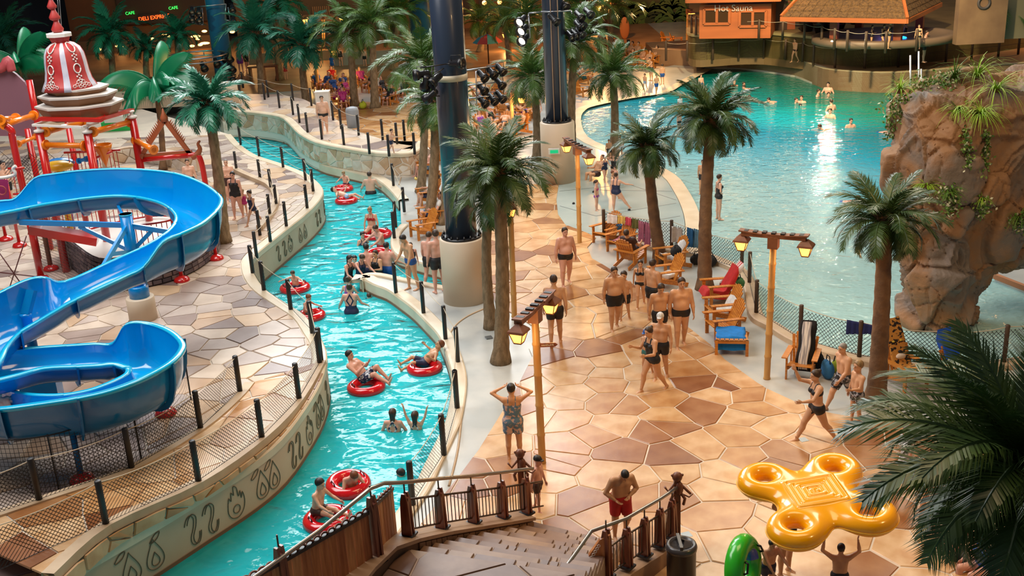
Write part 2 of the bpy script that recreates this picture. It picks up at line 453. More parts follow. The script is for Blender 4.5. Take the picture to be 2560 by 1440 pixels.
FENCE = PL([(1510,590),(1570,602),(1633,622),(1700,634),(1747,640),(1790,655),(1843,678),(1868,705),(1880,745),(1887,785),(1900,805),(1933,822),(1980,852),(2047,880),(2147,905),(2250,922),(2353,930),(2450,925),(2550,912),(2760,880)])
FENCE = smooth(FENCE, 3)
fi = min(range(len(FENCE)), key=lambda i: (FENCE[i]-BEACH[-1]).length)
NEARPOOL = FENCE[fi:]

# ------------------------------------------------------------------ floor
floor_pts = RALL+[Vector((-22,62,0)), Vector((-45,64,0)), Vector((-45,97,0)), Vector((70,97,0)), PB[0].copy()]+PB[1:]+BEACH[1:]+NEARPOOL[1:]+[Vector((28, NEARPOOL[-1].y, 0)), Vector((28,5,0)), Vector((-3.0,5,0))]
mb = MB(); mb.prism(floor_pts, -1.6,0.0)
floor = struct('floor', mb, m_conc)
# flagstone field on the plaza
PZ = PL([(1212,590),(1222,700),(1240,765),(1295,792),(1350,830),(1333,890),(1290,975),(1197,1125),(1130,1215),(1060,1300),(940,1480),(900,1640),(3500,1900),(3500,1150),(2900,1110),(2560,1082),(2330,1060),(2257,1052),(2182,1048),(2089,1037),(1995,1009),(1920,975),(1895,960),(1812,900),(1780,867),(1713,813),(1640,750),(1530,677),(1480,647),(1468,620),(1490,596),(1466,583),(1413,563),(1395,537),(1391,500),(1397,462),(1330,462),(1225,480)])
mb = MB(); mb.prism(PZ, 0.001,0.012)
grout = mb.build('grout_bed', m_grout, floor)
cs = cells(PZ, 0.84,0.03,3, jitter=1.1)
lay_stones(floor, cs, 0.0,0.026, m_stone_tan, m_stone_tan_i)
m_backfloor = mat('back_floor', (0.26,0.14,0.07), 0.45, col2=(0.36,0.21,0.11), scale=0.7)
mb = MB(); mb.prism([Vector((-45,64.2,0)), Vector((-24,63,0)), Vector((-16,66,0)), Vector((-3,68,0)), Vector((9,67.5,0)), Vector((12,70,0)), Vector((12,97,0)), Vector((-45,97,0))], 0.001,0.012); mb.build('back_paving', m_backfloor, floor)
FP = PL([(838,255),(1085,258),(1092,395),(1062,374),(1000,362),(957,350),(897,332),(850,306),(815,280)])
lay_stones(floor, cells(FP, 1.0,0.04,77), 0.002,0.02, m_stone_tan, m_stone_tan_i, 'stone', 300)
# splash pad
SP = PL([(1397,462),(1391,500),(1395,537),(1413,563),(1466,583),(1510,592),(1633,622),(1725,634)])+BEACH[-2:20:-1]+PL([(1360,440)])
mb = MB(); mb.prism(SP, 0.002,0.016); mb.build('splash_pad', m_splash, floor)
mb = MB()
for a, b in [((1398,478),(1560,462)),((1400,515),(1490,540)),((1490,540),(1690,508)),((1500,575),(1700,540)),((1560,595),(1705,572)),((1480,430),(1690,500)),((1500,475),(1680,478))]:
    pa, pb = G(*a, 0.018), G(*b, 0.018); mb.bar(pa, pb, 0.035,0.006)
mb.build('floor_joint', mat('joint_dark', (0.16,0.19,0.18), 0.5), floor)
# beach strip
mb = MB(); n = len(BEACH)
mb.ribbon(setz(offset(BEACH, 0.02), 0.02), setz(offset(BEACH, 0.55), 0.02), 0)
mb.ribbon(setz(offset(BEACH, 0.02), 0.02), setz(offset(BEACH, 0.02), -0.3), 0)
mb.build('beach_edge', m_coping, floor)
# thin brown inlaid edge lines on the grey concrete
for pts in ([(1140,905),(1130,870),(1122,842),(1140,812),(1170,790),(1210,772)], [(997,462),(1010,430),(1040,415),(1080,405)], [(1122,1215),(1145,1120),(1155,1010),(1152,960),(1135,900)]):
    P = smooth(PL(pts, 0.01), 4); mb = MB(); mb.tube(P, 0.025,6); mb.build('edge_line', m_kerb, floor)
# floor drains
for p in [(1520,970),(2008,1102),(1222,845),(1716,1340),(1272,1162)]:
    g = G(*p); mb = MB(); mb.box(g+Vector((0,0,0.02)),(0.17,0.17,0.02), 0.3)
    mb.build('drain_frame', mat('steel_grey', (0.25,0.28,0.30), 0.35,0.8), floor)

# ------------------------------------------------------------------ river
mb = MB(); rw = [p for p in RALL]+list(reversed(LB))
mb.add([(p.x, p.y, WZ) for p in rw], [tuple(range(len(rw)))])
river = struct('river_water', mb, m_river); river['label'] = 'turquoise rippling water of the lazy river'
mb = MB(); mb.box((-8,40,-1.55),(60,90,0.1)); struct('river_basin', mb, m_basin)
def coping(P, wd, ztop, zbot, m, name, parent, side=1, lip=0.06, band=True):
    """rounded kerb along P; body grows to the left (side 1) or right (-1)"""
    mb = MB(); rows = [(-lip, zbot),(-lip, ztop-0.07),(-lip+0.03, ztop-0.02),(0.03, ztop),(wd-0.03, ztop),(wd, ztop-0.02),(wd, ztop-0.12)]
    lines = [setz(offset(P, side*d), z) for d, z in rows]
    for a, b in zip(lines[:-1], lines[1:]): mb.ribbon(a, b)
    mb.sm = [True]*len(mb.f)
    o = mb.build(name, m, parent)
    if band:
        mb = MB(); mb.ribbon(setz(offset(P, side*(-lip-0.012)), WZ-0.1), setz(offset(P, side*(-lip-0.012)), WZ+0.08)); mb.build('waterline_band', m_brown, parent)
    return o
coping(RB+RBT[:3], 0.30,0.07,-1.5, m_coping, 'coping', floor, -1)
coping(RBT[2:], 0.22,0.07,-1.5, m_coping, 'coping', floor, -1)
coping(RBI, 0.25,0.07,-1.5, m_coping, 'coping', floor, -1)
coping(RBU, 0.34,0.09,-1.5, m_coping, 'coping', floor, -1)

# ------------------------------------------------------------------ left terrace with its carved wall
terr_pts = LB+[Vector((-20,60,0)), Vector((-45,63,0)), Vector((-45,5,0)), Vector((-9,5,0))]
mb = MB(); mb.prism(terr_pts, -1.6, TZ-0.026)
terrace = struct('floor_terrace', mb, m_grout)
def wall_strip(P, z0, z1, m, name, parent):
    mb = MB(); z1 = z1 if isinstance(z1, list) else [z1]*len(P)
    mb.ribbon(setz(P, z0), [Vector((p.x, p.y, z)) for p, z in zip(P, z1)]); mb.sm = [True]*len(mb.f)
    return mb.build(name, m, parent)
river_wall = struct('wall_river', (lambda b: (b.ribbon(setz(offset(LB, -0.02), -1.5), setz(offset(LB, -0.02), TZ-0.02)), b)[1])(MB()), m_plaster)
river_wall.data.polygons.foreach_set('use_smooth', [True]*len(river_wall.data.polygons))
mb = MB()
rows = [(-0.02, TZ-0.20),(-0.05, TZ-0.18),(-0.05, TZ-0.03),(-0.02, TZ),(0.26, TZ),(0.28, TZ-0.03)]
ls = [setz(offset(LB, d), z) for d, z in rows]
for a, b in zip(ls[:-1], ls[1:]): mb.ribbon(a, b)
mb.sm = [True]*len(mb.f); mb.build('coping', m_coping, river_wall)
mb = MB(); mb.ribbon(setz(offset(LB, -0.035), WZ-0.1), setz(offset(LB, -0.035), WZ+0.07)); mb.build('waterline_band', m_brown, river_wall)
TERR = [(p.x, p.y) for p in offset(LB, 0.30)]+[(-24,52),(-30,18),(-12,9)]
cs = cells(TERR, 0.72,0.035,5, jitter=1.0, stretch=(1.15,0.92))
lay_stones(terrace, cs, TZ-0.03, TZ, m_stone_left, m_stone_left_i)
# raised ramp path at the near end, between the two rope fences
RO = [G(*p, z) for p, z in [((120,1440), 1.12),((266,1314), 1.06),((497,1207), 0.95),((655,1097), 0.86),((748,1000), 0.76),((803,905), 0.71)]]
RI = [G(*p, z) for p, z in [((-130,1330), 1.12),((99,1254), 1.06),((330,1174), 0.95),((502,1074), 0.86),((590,1000), 0.76),((625,960), 0.71)]]
RO = smooth(RO, 4); RI = smooth(RI, 4)
def rampz(x, y):
    k = min(range(len(RO)), key=lambda i: min((RO[i].x-x)**2+(RO[i].y-y)**2,(RI[i].x-x)**2+(RI[i].y-y)**2)); return RO[k].z
ramp = bpy.data.objects.new('floor_ramp', None); COL.objects.link(ramp); ramp['kind'] = 'structure'
mb = MB(); OO = [Vector((p.x, p.y, p.z-0.01)) for p in offset(RO, -0.06)]
mb.ribbon(OO, RI); mb.ribbon(setz(OO, TZ-0.01), OO); mb.ribbon(setz(RI, TZ-0.01), RI); mb.build('ramp_bed', m_grout, ramp)
rp = [(p.x, p.y) for p in RO]+[(p.x, p.y) for p in reversed(RI)]
for c in cells(rp, 0.95,0.03,9):
    mb = MB(); cx = sum(p[0] for p in c)/len(c); cy = sum(p[1] for p in c)/len(c)
    mb.prism([(x-cx, y-cy) for x, y in c], -0.02,0.02)
    mb.v = [(x, y, z+rampz(x+cx, y+cy)) for x, y, z in mb.v]
    mb.put('stone', m_stone_tan, ramp, (cx, cy, 0))
for P, sd in ((RI, 0.0),(RO, 0.0)):
    mb = MB(); A = [Vector((p.x, p.y, p.z-0.10)) for p in offset(P, -0.13)]; B = [Vector((p.x, p.y, p.z+0.05)) for p in offset(P, -0.11)]; C_ = [Vector((p.x, p.y, p.z+0.05)) for p in offset(P, 0.11)]; D_ = [Vector((p.x, p.y, p.z-0.10)) for p in offset(P, 0.13)]
    mb.ribbon(A, B); mb.ribbon(B, C_); mb.ribbon(C_, D_); mb.build('kerb', m_kerb, ramp)

def wall_cells(P, z0, z1, size, gap, seed, thick, parent, m_p, m_r, n_single=300, stretch=(1.15,0.9), side=-1, name='stone'):
    """flat stones set on the vertical face above polyline P (z0, z1: numbers or functions of run)"""
    L_ = [0.0]
    for a, b in zip(P[:-1], P[1:]): L_.append(L_[-1]+(Vector((b.x-a.x, b.y-a.y))).length)
    def at(s, h, d):
        s = max(0, min(L_[-1]-1e-4, s)); k = max(i for i in range(len(L_)) if L_[i] <= s)
        k = min(k, len(P)-2); t = (s-L_[k])/max(1e-6, L_[k+1]-L_[k]); a, b = P[k], P[k+1]
        dx, dy = b.x-a.x, b.y-a.y; l = math.hypot(dx, dy) or 1
        return (a.x+dx*t+side*(-dy/l)*d, a.y+dy*t+side*(dx/l)*d, h)
    f0 = z0 if callable(z0) else (lambda s: z0); f1 = z1 if callable(z1) else (lambda s: z1)
    N_ = 24; reg = [(L_[-1]*i/N_, f0(L_[-1]*i/N_)) for i in range(N_+1)]+[(L_[-1]*i/N_, f1(L_[-1]*i/N_)) for i in range(N_, -1,-1)]
    cs = cells(reg, size, gap, seed, stretch=stretch)
    cs.sort(key=lambda c: math.hypot(*at(c[0][0], 0,0)[:2]))
    rest = MB()
    for i, c in enumerate(cs):
        if area2(c) < 0: c.reverse()
        n = len(c); mx = sum(p[0] for p in c)/n; mz = sum(p[1] for p in c)/n
        vs = [at(s, h, 0.0) for s, h in c]+[at(s+(mx-s)*0.06, h+(mz-h)*0.06, thick) for s, h in c]
        fs = [(j, (j+1) % n, n+(j+1) % n, n+j) for j in range(n)]+[tuple(n+j for j in range(n))]
        if i < n_single:
            mb = MB(); mb.add(vs, fs); o0 = at(mx, mz, 0)
            link(name, mb.mesh(name, m_p, o0), parent, o0)
        else: rest.add(vs, fs)
    if rest.v:
        o = rest.build('far_stones', m_r, parent); o['kind'] = 'stuff'
    return at, L_[-1]
# stone facing under the ramp's outer fence
OF = offset(RO, -0.14)
def ozt(s):
    L_ = 0
    for a, b in zip(OF[:-1], OF[1:]):
        L_ += math.hypot(b.x-a.x, b.y-a.y)
        if L_ >= s: return b.z-0.09
    return OF[-1].z-0.09
wall_cells(OF, TZ, lambda s: max(TZ+0.02, ozt(s)), 0.55,0.025,4,0.03, ramp, m_stone_tan, m_stone_tan_i)

# carved symbols along the river wall
def symbol_curves(kind):
    C_ = []; T = [i/20 for i in range(21)]
    if kind == 'drop':
        def drop(w, h, y0):
            return [(w*math.sin(t)*math.sin(t/2)**1.6, y0+h*math.cos(t)) for t in [math.pi*2*k/24 for k in range(25)]]
        C_ = [drop(0.24,0.27,0.0), drop(0.11,0.12,-0.09)]
    elif kind == 'snake':
        for dx in (0.0,0.055):
            C_.append([(-0.17+dx+0.02,0.12),(-0.10+dx, 0.22),(-0.02+dx, 0.26),(0.05+dx, 0.18),(0.02+dx, 0.02),(-0.05+dx, -0.12),(-0.04+dx, -0.24),(0.04+dx, -0.29),(0.12+dx*0.6,-0.20),(0.14+dx*0.6,-0.10)])
    elif kind == 'flame':
        C_ = [[(-0.17,0.05),(-0.19,-0.12),(-0.12,-0.25),(0.02,-0.29),(0.15,-0.20),(0.20,-0.04),(0.17,0.12),(0.13,0.02),(0.12,0.16),(0.07,0.08),(0.05,0.25),(-0.02,0.30),(-0.03,0.14),(-0.08,0.22),(-0.10,0.06),(-0.14,0.14),(-0.17,0.05)],
              [(0.075*math.cos(a/12*6.283), -0.13+0.075*math.sin(a/12*6.283)) for a in range(13)]]
    elif kind == 'leaf':
        C_ = [[(-0.14,-0.05),(0.0,0.08),(0.15,0.10),(0.06,-0.03),(-0.10,-0.08),(-0.14,-0.05)]]
    return C_
LBo = offset(LB, -0.03); run = [0.0]
for a, b in zip(LBo[:-1], LBo[1:]): run.append(run[-1]+(b-a).length)
def lb_at(s, z, d=0.0):
    k = max(i for i in range(len(run)-1) if run[i] <= s); a, b = LBo[k], LBo[k+1]; t = (s-run[k])/(run[k+1]-run[k]); p = a.lerp(b, t)
    q = (b-a).normalized(); return Vector((p.x+q.y*d, p.y-q.x*d, z))
def s_near(px, py, z):
    g = G(px, py, z); return run[min(range(len(LBo)), key=lambda i: math.hypot(LBo[i].x-g.x, LBo[i].y-g.y))]
s0 = s_near(300,1430,0.1); s1 = s_near(826,985,-0.2)
pat = ['drop', 'drop', 'snake', 'snake', 'flame', 'drop', 'drop', 'snake', 'snake', 'flame', 'drop', 'drop', 'snake', 'snake', 'flame']
def carve(s, kind, zc, sc=1.0):
    mb = MB()
    for cv in symbol_curves(kind):
        P = [lb_at(s+x*sc, zc+y*sc, 0.004) for x, y in cv]; P = smooth(P, 3)
        mb.tube(P, 0.0085,5)
    mb.build('carved_'+kind, m_symbol, river_wall)
sc_ = [(0.35, 'drop'),(0.85, 'drop'),(1.72, 'snake'),(2.15, 'snake'),(2.80, 'flame'),(3.55, 'drop'),(3.95, 'drop'),(4.75, 'snake'),(5.15, 'snake'),(5.85, 'flame'),(6.55, 'drop'),(6.95, 'drop'),(7.7, 'snake')]
for ds, k in sc_:
    if s0+ds < run[-1]-1: carve(s0+ds, k, 0.12,1.12)
    if k == 'drop': carve(s0+ds-0.18 if ds != 0.85 else s0+ds+0.05, 'leaf', 0.40,0.8)
for p, k in [((682,632), 'snake'),((692,626), 'snake'),((714,608), 'flame'),((742,592), 'drop'),((764,577), 'drop'),((784,552), 'snake'),((795,540), 'snake'),((803,522), 'flame')]:
    carve(s_near(p[0], p[1], 0.15)+0.05, k, 0.15,0.95)
# inner low kerb walls of the left terrace, far part
def kerbwall(pts, z0, z1, wd, name, par, m=m_coping, zfun=None):
    P = smooth(pts, 4); A = offset(P, wd/2); B = offset(P, -wd/2); mb = MB()
    def zz(Q, z): return [Vector((q.x, q.y, z)) for q in Q]
    mb.ribbon(zz(A, z0), zz(A, z1)); mb.ribbon(zz(A, z1), zz(B, z1)); mb.ribbon(zz(B, z1), zz(B, z0))
    mb.add([A[0][:2]+(z0,) if 0 else (A[0].x, A[0].y, z0),(A[0].x, A[0].y, z1),(B[0].x, B[0].y, z1),(B[0].x, B[0].y, z0)], [(0,1,2,3)])
    mb.add([(A[-1].x, A[-1].y, z0),(A[-1].x, A[-1].y, z1),(B[-1].x, B[-1].y, z1),(B[-1].x, B[-1].y, z0)], [(0,1,2,3)])
    return mb.build(name, m, par), P
IW = PL([(650,575),(672,548),(688,520),(690,495),(675,470),(645,455),(610,440),(570,420)], TZ)
_, IWs = kerbwall(IW, TZ-0.05, TZ+0.16,0.22, 'inner_kerb', terrace, m_kerb)
IW2 = PL([(262,418),(330,402),(400,408),(470,425),(500,428)], TZ)
o, IW2s = kerbwall(IW2, TZ-0.05, TZ+0.62,0.3, 'low_wall', terrace, m_plaster)
wall_cells(offset(IW2s, -0.16), TZ, TZ+0.55,0.5,0.03,14,0.03, terrace, m_stone_wall, m_stone_wall_i)

# ------------------------------------------------------------------ raised walkway beyond the river
UZ = 1.0
WB = [G(*p, 0.1) for p in [(560,325),(600,322),(640,325),(707,336),(733,356),(757,382),(800,406),(873,423),(940,434),(1007,438),(1045,430),(1062,405)]]
WB = smooth(setz(WB, 0), 3)
WBK = [G(*p, UZ) for p in [(1075,372),(1040,366),(1000,360),(957,348),(897,330),(850,305),(800,268),(760,248),(700,236),(600,234),(520,228)]]
mb = MB(); mb.prism(setz(WB, 0)+setz(WBK, 0), -0.3, UZ-0.022)
walkway = struct('floor_walkway', mb, m_grout)
mb = MB(); mb.ribbon(setz(offset(WB, -0.015), -0.2), setz(offset(WB, -0.015), UZ-0.1)); mb.sm = [True]*len(mb.f)
swall = struct('wall_stone', mb, mat('pale_mortar', (0.72,0.66,0.56), 0.7))
wall_cells(offset(WB, -0.02), 0.1, UZ-0.12,0.46,0.04,21,0.03, swall, m_stone_wall, m_stone_wall_i)
kerb_rows = [(-0.08, UZ-0.14),(-0.10, UZ-0.02),(-0.06, UZ+0.02),(0.22, UZ+0.02),(0.25, UZ-0.05)]
mb = MB(); ls = [setz(offset(WB, d), z) for d, z in kerb_rows]
for a, b in zip(ls[:-1], ls[1:]): mb.ribbon(a, b)
mb.sm = [True]*len(mb.f); mb.build('coping', m_coping, swall)
cs = cells([(p.x, p.y) for p in offset(WB, 0.3)]+[(p.x, p.y) for p in WBK], 1.0,0.035,31)
lay_stones(walkway, cs, UZ-0.03, UZ, m_stone_left, m_stone_left_i)
# channel mouth where the river leaves under the walkway
mb = MB(); a = G(575,332, WZ); b = G(655,338, WZ)
p0 = G(560,300,0.6)
mb.box((-19.2,60.5,0.95),(7,3.0,0.5)); mb.box((-22.5,57.0,0.4),(1.2,8,1.6)); mb.build('tunnel_lintel', m_plaster, swall)
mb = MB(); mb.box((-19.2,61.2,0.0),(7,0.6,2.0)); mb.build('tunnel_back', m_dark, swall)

# ------------------------------------------------------------------ wave pool
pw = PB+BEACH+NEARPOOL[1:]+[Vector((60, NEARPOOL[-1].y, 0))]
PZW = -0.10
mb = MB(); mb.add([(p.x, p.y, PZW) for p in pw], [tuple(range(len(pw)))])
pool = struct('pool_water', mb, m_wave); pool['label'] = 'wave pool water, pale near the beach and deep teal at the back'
mb = MB(); mb.box((25,42,-1.7),(70,70,0.1)); struct('pool_basin', mb, mat('pool_floor', (0.45,0.62,0.56), 0.6))
# kerb under the net fence
P = FENCE; mb = MB()
rows = [(0.20,-0.02),(0.18,0.12),(0.14,0.14),(-0.14,0.14),(-0.18,0.10),(-0.20,-0.6)]
ls = [setz(offset(P, -d), z) for d, z in rows]
for a, b in zip(ls[:-1], ls[1:]): mb.ribbon(a, b)
struct('trim_1', mb, m_kerb)
# terrace wall behind the pool
PBW = [p for p in PB]; PBW = smooth(PBW, 3)
m_poolwall = mat('pool_back_wall', (0.52,0.45,0.31), 0.6, col2=(0.40,0.33,0.20), scale=0.6, detail=6)
mb = MB(); mb.ribbon(setz(PBW, -1), setz(PBW, 0.95)); mb.ribbon(setz(PBW, 0.95), setz(offset(PBW, -0.3), 0.95))
mb.sm = [True]*len(mb.f); poolwall = struct('wall_pool', mb, m_poolwall)
UPT = [p for p in PBW]; 
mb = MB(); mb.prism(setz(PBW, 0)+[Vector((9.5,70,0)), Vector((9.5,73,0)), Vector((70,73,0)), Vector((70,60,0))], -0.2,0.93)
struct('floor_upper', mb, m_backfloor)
# ------------------------------------------------------------------ palms
def hsv_shift(c, k): return tuple(min(1, x*k) for x in c)
def leaf_mat(name, a, b, rough=0.38):
    return mat(name, a, rough, col2=b, scale=3.0, contrast=(0.3,0.7), spec=0.55)
m_fr_dark = leaf_mat('frond_dark', (0.018,0.062,0.014),(0.075,0.12,0.022))
m_fr_mid = leaf_mat('frond_mid', (0.028,0.115,0.022),(0.11,0.18,0.03))
m_fr_teal_lit = leaf_mat('frond_cool', (0.008,0.12,0.075),(0.025,0.19,0.10))  # teal light on the back palms is put into the leaf colour
m_fr_banana = mat('frond_broad', (0.0,0.15,0.065), 0.3, col2=(0.01,0.22,0.085), scale=2)
m_trunk = mat('palm_trunk', (0.30,0.21,0.12), 0.85, col2=(0.17,0.115,0.06), scale=3.5, stretch=(3,3,1.2), bump=0.10, bscale=14)
m_trunk_d = mat('palm_trunk_dark', (0.22,0.12,0.055), 0.8, col2=(0.13,0.07,0.035), scale=4, bump=0.08, bscale=14)
m_crownheart = mat('palm_heart', (0.14,0.07,0.03), 0.9, bump=0.1, bscale=30)

def frond_mesh(name, length, droop, nl, wl, m, seed=0, lw=0.030, tip_ang=0.0):
    """feathered frond growing along +X from the origin, leaflets hanging to both sides"""
    r = random.Random(seed); mb = MB(); K = 12; sp = []
    p = Vector((0,0,0)); ang = 0.0
    for i in range(K+1):
        t = i/K; sp.append(p.copy()); a = -droop*(t**1.3)+tip_ang
        p = p+Vector((math.cos(a), 0, math.sin(a)))*(length/K)
    mb.tube(sp, [0.016*(1-0.85*i/K)+0.002 for i in range(K+1)], 4, smooth=False)
    def at(t):
        f = t*K; i = min(int(f), K-1); return sp[i].lerp(sp[i+1], f-i),(sp[i+1]-sp[i]).normalized()
    for s in (-1,1):
        for i in range(nl):
            t = 0.10+0.90*(i+r.random()*0.6)/nl
            o, d = at(min(t, 0.999)); up = Vector((-d.z, 0, d.x))
            L_ = wl*(math.sin(math.pi*min(1, t*0.85+0.12))**0.7)*(0.85+0.3*r.random())
            side = Vector((0, s, 0)); fwd = 0.75+0.5*t
            dirv = (d*fwd+side*1.0+up*(0.18-0.30*r.random())).normalized()
            mid = o+dirv*L_*0.5; tip = o+dirv*L_*0.92+Vector((0,0,-L_*(0.10+0.20*r.random())))
            wv = d*lw*0.5
            mb.add([o-wv, o+wv, mid+wv*1.0, mid-wv*1.0, tip], [(0,1,2,3),(3,2,4)])
    return mb.mesh(name, m)
def trunk_mesh(h, r0, r1, lean, m, rings=18, flare=1.5, seed=0):
    r = random.Random(seed); mb = MB(); path = []; rs = []
    n = max(16, int(h*6)); bend = r.uniform(-0.12,0.12)
    for i in range(n+1):
        t = i/n; path.append((lean[0]*t+bend*math.sin(math.pi*t), lean[1]*t, h*t))
        q = r0+(r1-r0)*t; q *= 1+(flare-1)*math.exp(-t*h/0.22)
        q *= 1+0.035*(1 if i % 2 else -1)+r.uniform(-0.012,0.012)
        if t > 0.93: q *= 1.18
        rs.append(q)
    mb.tube(path, rs, 14); return mb.mesh('trunk', m)
FR = {}
for kind, m in (('dark', m_fr_dark),('mid', m_fr_mid),('cool', m_fr_teal_lit)):
    nl = {'dark': 56, 'mid': 38, 'cool': 24}[kind]
    FR[kind] = [frond_mesh('frond_'+kind, 1.0, d, nl, 0.30, m, seed=i*7+len(kind), lw={'dark': 0.019, 'mid': 0.021, 'cool': 0.046}[kind]) for i, d in enumerate((0.8,1.5,1.95,2.2))]
def broad_frond(name, droop):
    mb = MB(); K = 12; W = 5; sp = []; p = Vector((0,0,0))
    for i in range(K+1):
        t = i/K; sp.append(p.copy()); a = 0.35-droop*t**1.1; p = p+Vector((math.cos(a), 0, math.sin(a)))/K
    vs = []
    for i in range(K+1):
        t = i/K; wd = 0.24*min(1,(t*7)**0.6)*(1-max(0, t-0.72)/0.32)**0.6
        for j in range(-W, W+1):
            s = j/W; vs.append(sp[i]+Vector((0.10*abs(s)*wd*3, s*wd*0.45,-1.15*wd*abs(s)**1.5)))
    n = 2*W+1; fs = []
    for i in range(K):
        for j in range(n-1): fs.append((i*n+j, i*n+j+1,(i+1)*n+j+1,(i+1)*n+j))
    mb.add(vs, fs, 0, True)
    for i in range(K):                                           # frayed fringe on both edges
        for q in range(4):
            t = (q+0.5)/4
            for e in (0, n-1):
                a = Vector(vs[i*n+e]).lerp(Vector(vs[(i+1)*n+e]), t)
                mb.add([a+Vector((-0.008,0,0)), a+Vector((0.008,0,0)), a+Vector((0.02,(-1 if e == 0 else 1)*0.01,-0.09-0.04*((i*4+q) % 3)))], [(0,1,2)])
    mb.tube(sp, [0.014*(1-0.8*i/K)+0.002 for i in range(K+1)], 5)
    return mb.mesh(name, m_fr_banana)
BF = [broad_frond('frond_broad', d) for d in (1.3,1.8,2.2)]
def palm(label, base, crown, rad, kind='dark', n=34, r0=0.17, group=None, gz=0.0, skew=None, cmat=None, seedk=0):
    """base, crown: pixels; rad: frond length in metres"""
    b = G(base[0], base[1], gz) if len(base) == 2 else Vector(base)
    c = D(crown[0], crown[1], b.y)
    t = thing('palm_tree', label, 'palm tree', b, 0, group)
    h = c.z-b.z; lean = (c.x-b.x, 0)
    link('trunk', trunk_mesh(h, r0, r0*0.72, lean, cmat or m_trunk, seed=int(base[0])), t)
    top = Vector((lean[0], 0, h)); r = random.Random(int(base[0]*3+crown[1]+seedk))
    mb = MB(); mb.sphere((0,0,-0.02),(r0*1.15, r0*1.15, r0*1.5), 8,6)
    for k in range(10):
        a = k*0.63; mb.tube([(0,0,0),(math.cos(a)*r0*0.9, math.sin(a)*r0*0.9,0.10),(math.cos(a)*r0*1.5, math.sin(a)*r0*1.5,0.24)], [0.05,0.04,0.015], 5)
    mb.put('crown_heart', m_crownheart, t, top)
    if kind == 'broad':
        for k in range(12):
            az = k*2.4+r.uniform(-0.3,0.3); up = [0.95,0.30,0.45,0.15,0.6,0.25][k % 6]
            me = BF[(k+(0 if up > 0.4 else 1)) % 3] if up < 1 else BF[0]
            link('frond', me, t, top+Vector((0,0,0.05)),(0,-up, az), [rad*r.uniform(0.85,1.1)]*3)
        mb = MB()
        for k in range(26):
            a = r.random()*6.28; z = -r.random()*0.7; d = r0*(1.0+0.6*r.random())
            mb.add([(math.cos(a)*d, math.sin(a)*d, z+0.15),(math.cos(a+0.3)*d, math.sin(a+0.3)*d, z+0.15),(math.cos(a)*d*1.7, math.sin(a)*d*1.7, z-0.35)], [(0,1,2)])
        mb.put('leaf_skirt', m_fr_teal_lit, t, top)
        return t
    for k in range(n):
        f = k/n; az = k*2.39996+r.uniform(-0.2,0.2)
        up = 1.30-1.62*f**0.9+r.uniform(-0.12,0.12)          # young fronds upright, old ones hanging
        v = FR[kind][0 if f < 0.15 else (1 if f < 0.4 else (2 if f < 0.75 else 3))]
        L_ = rad*(0.72+0.36*math.sin(math.pi*min(1, f+0.18)))*r.uniform(0.9,1.1)*(0.98 if kind == 'dark' else 1.1)
        link('frond', v, t, top+Vector((math.cos(az)*0.05, math.sin(az)*0.05,0.05-f*0.12)),(r.uniform(-0.25,0.25), -up, az), [L_]*3)
    return t
palm('palm with dense dark crown and flared base beside the white pillar base', (1252,905),(1245,438), 1.5, 'dark', 42,0.19)
palm('slim palm trunk hidden behind the front palm, right of the white pillar base', (1228,820),(1222,500), 1.25, 'dark', 26,0.15)
palm('tall palm standing inside the net fence between towels and deck chairs', (1652,655),(1618,372), 1.35, 'dark', 40,0.19, cmat=m_trunk_d)
palm('tallest palm at the wave pool fence with black bags by its foot', (1762,722),(1778,305), 1.55, 'dark', 46,0.20, cmat=m_trunk_d)
palm('dark palm in front of the rock beside the man at the pool fence', (2190,1002),(2213,556), 1.30, 'dark', 46,0.20, cmat=m_trunk_d)
palm('huge near palm crown spreading over the tiled floor at bottom right', (5.35,10.4,0.0),(2562,1180), 1.86, 'dark', 64,0.17, cmat=m_trunk_d)
g3 = 'palms by the deck chairs left of the big column'
palm('palm just left of the dark column, crown half over the walkway', (1072,562),(1088,262), 1.45, 'mid', 36,0.19)
palm('palm with higher crown left of the dark column, among loungers', (1052,480),(1056,160), 1.75, 'mid', 36,0.17)
palm('palm close behind the dark column foot, mostly hidden by it', (1106,560),(1130,300), 1.3, 'mid', 22,0.15)
palm('palm between the two tall columns, crown against the blue column', (1342,405),(1332,196), 1.75, 'mid', 36,0.19)
palm('palm touching the right side of the blue column', (1434,428),(1438,110), 1.75, 'mid', 36,0.19)
palm('palm standing on the beach strip right of the blue column', (1533,398),(1532,190), 1.6, 'mid', 36,0.19)
palm('small dark palm on the left terrace next to the bathers', (560,605),(520,262), 1.35, 'cool', 36,0.19, gz=TZ)
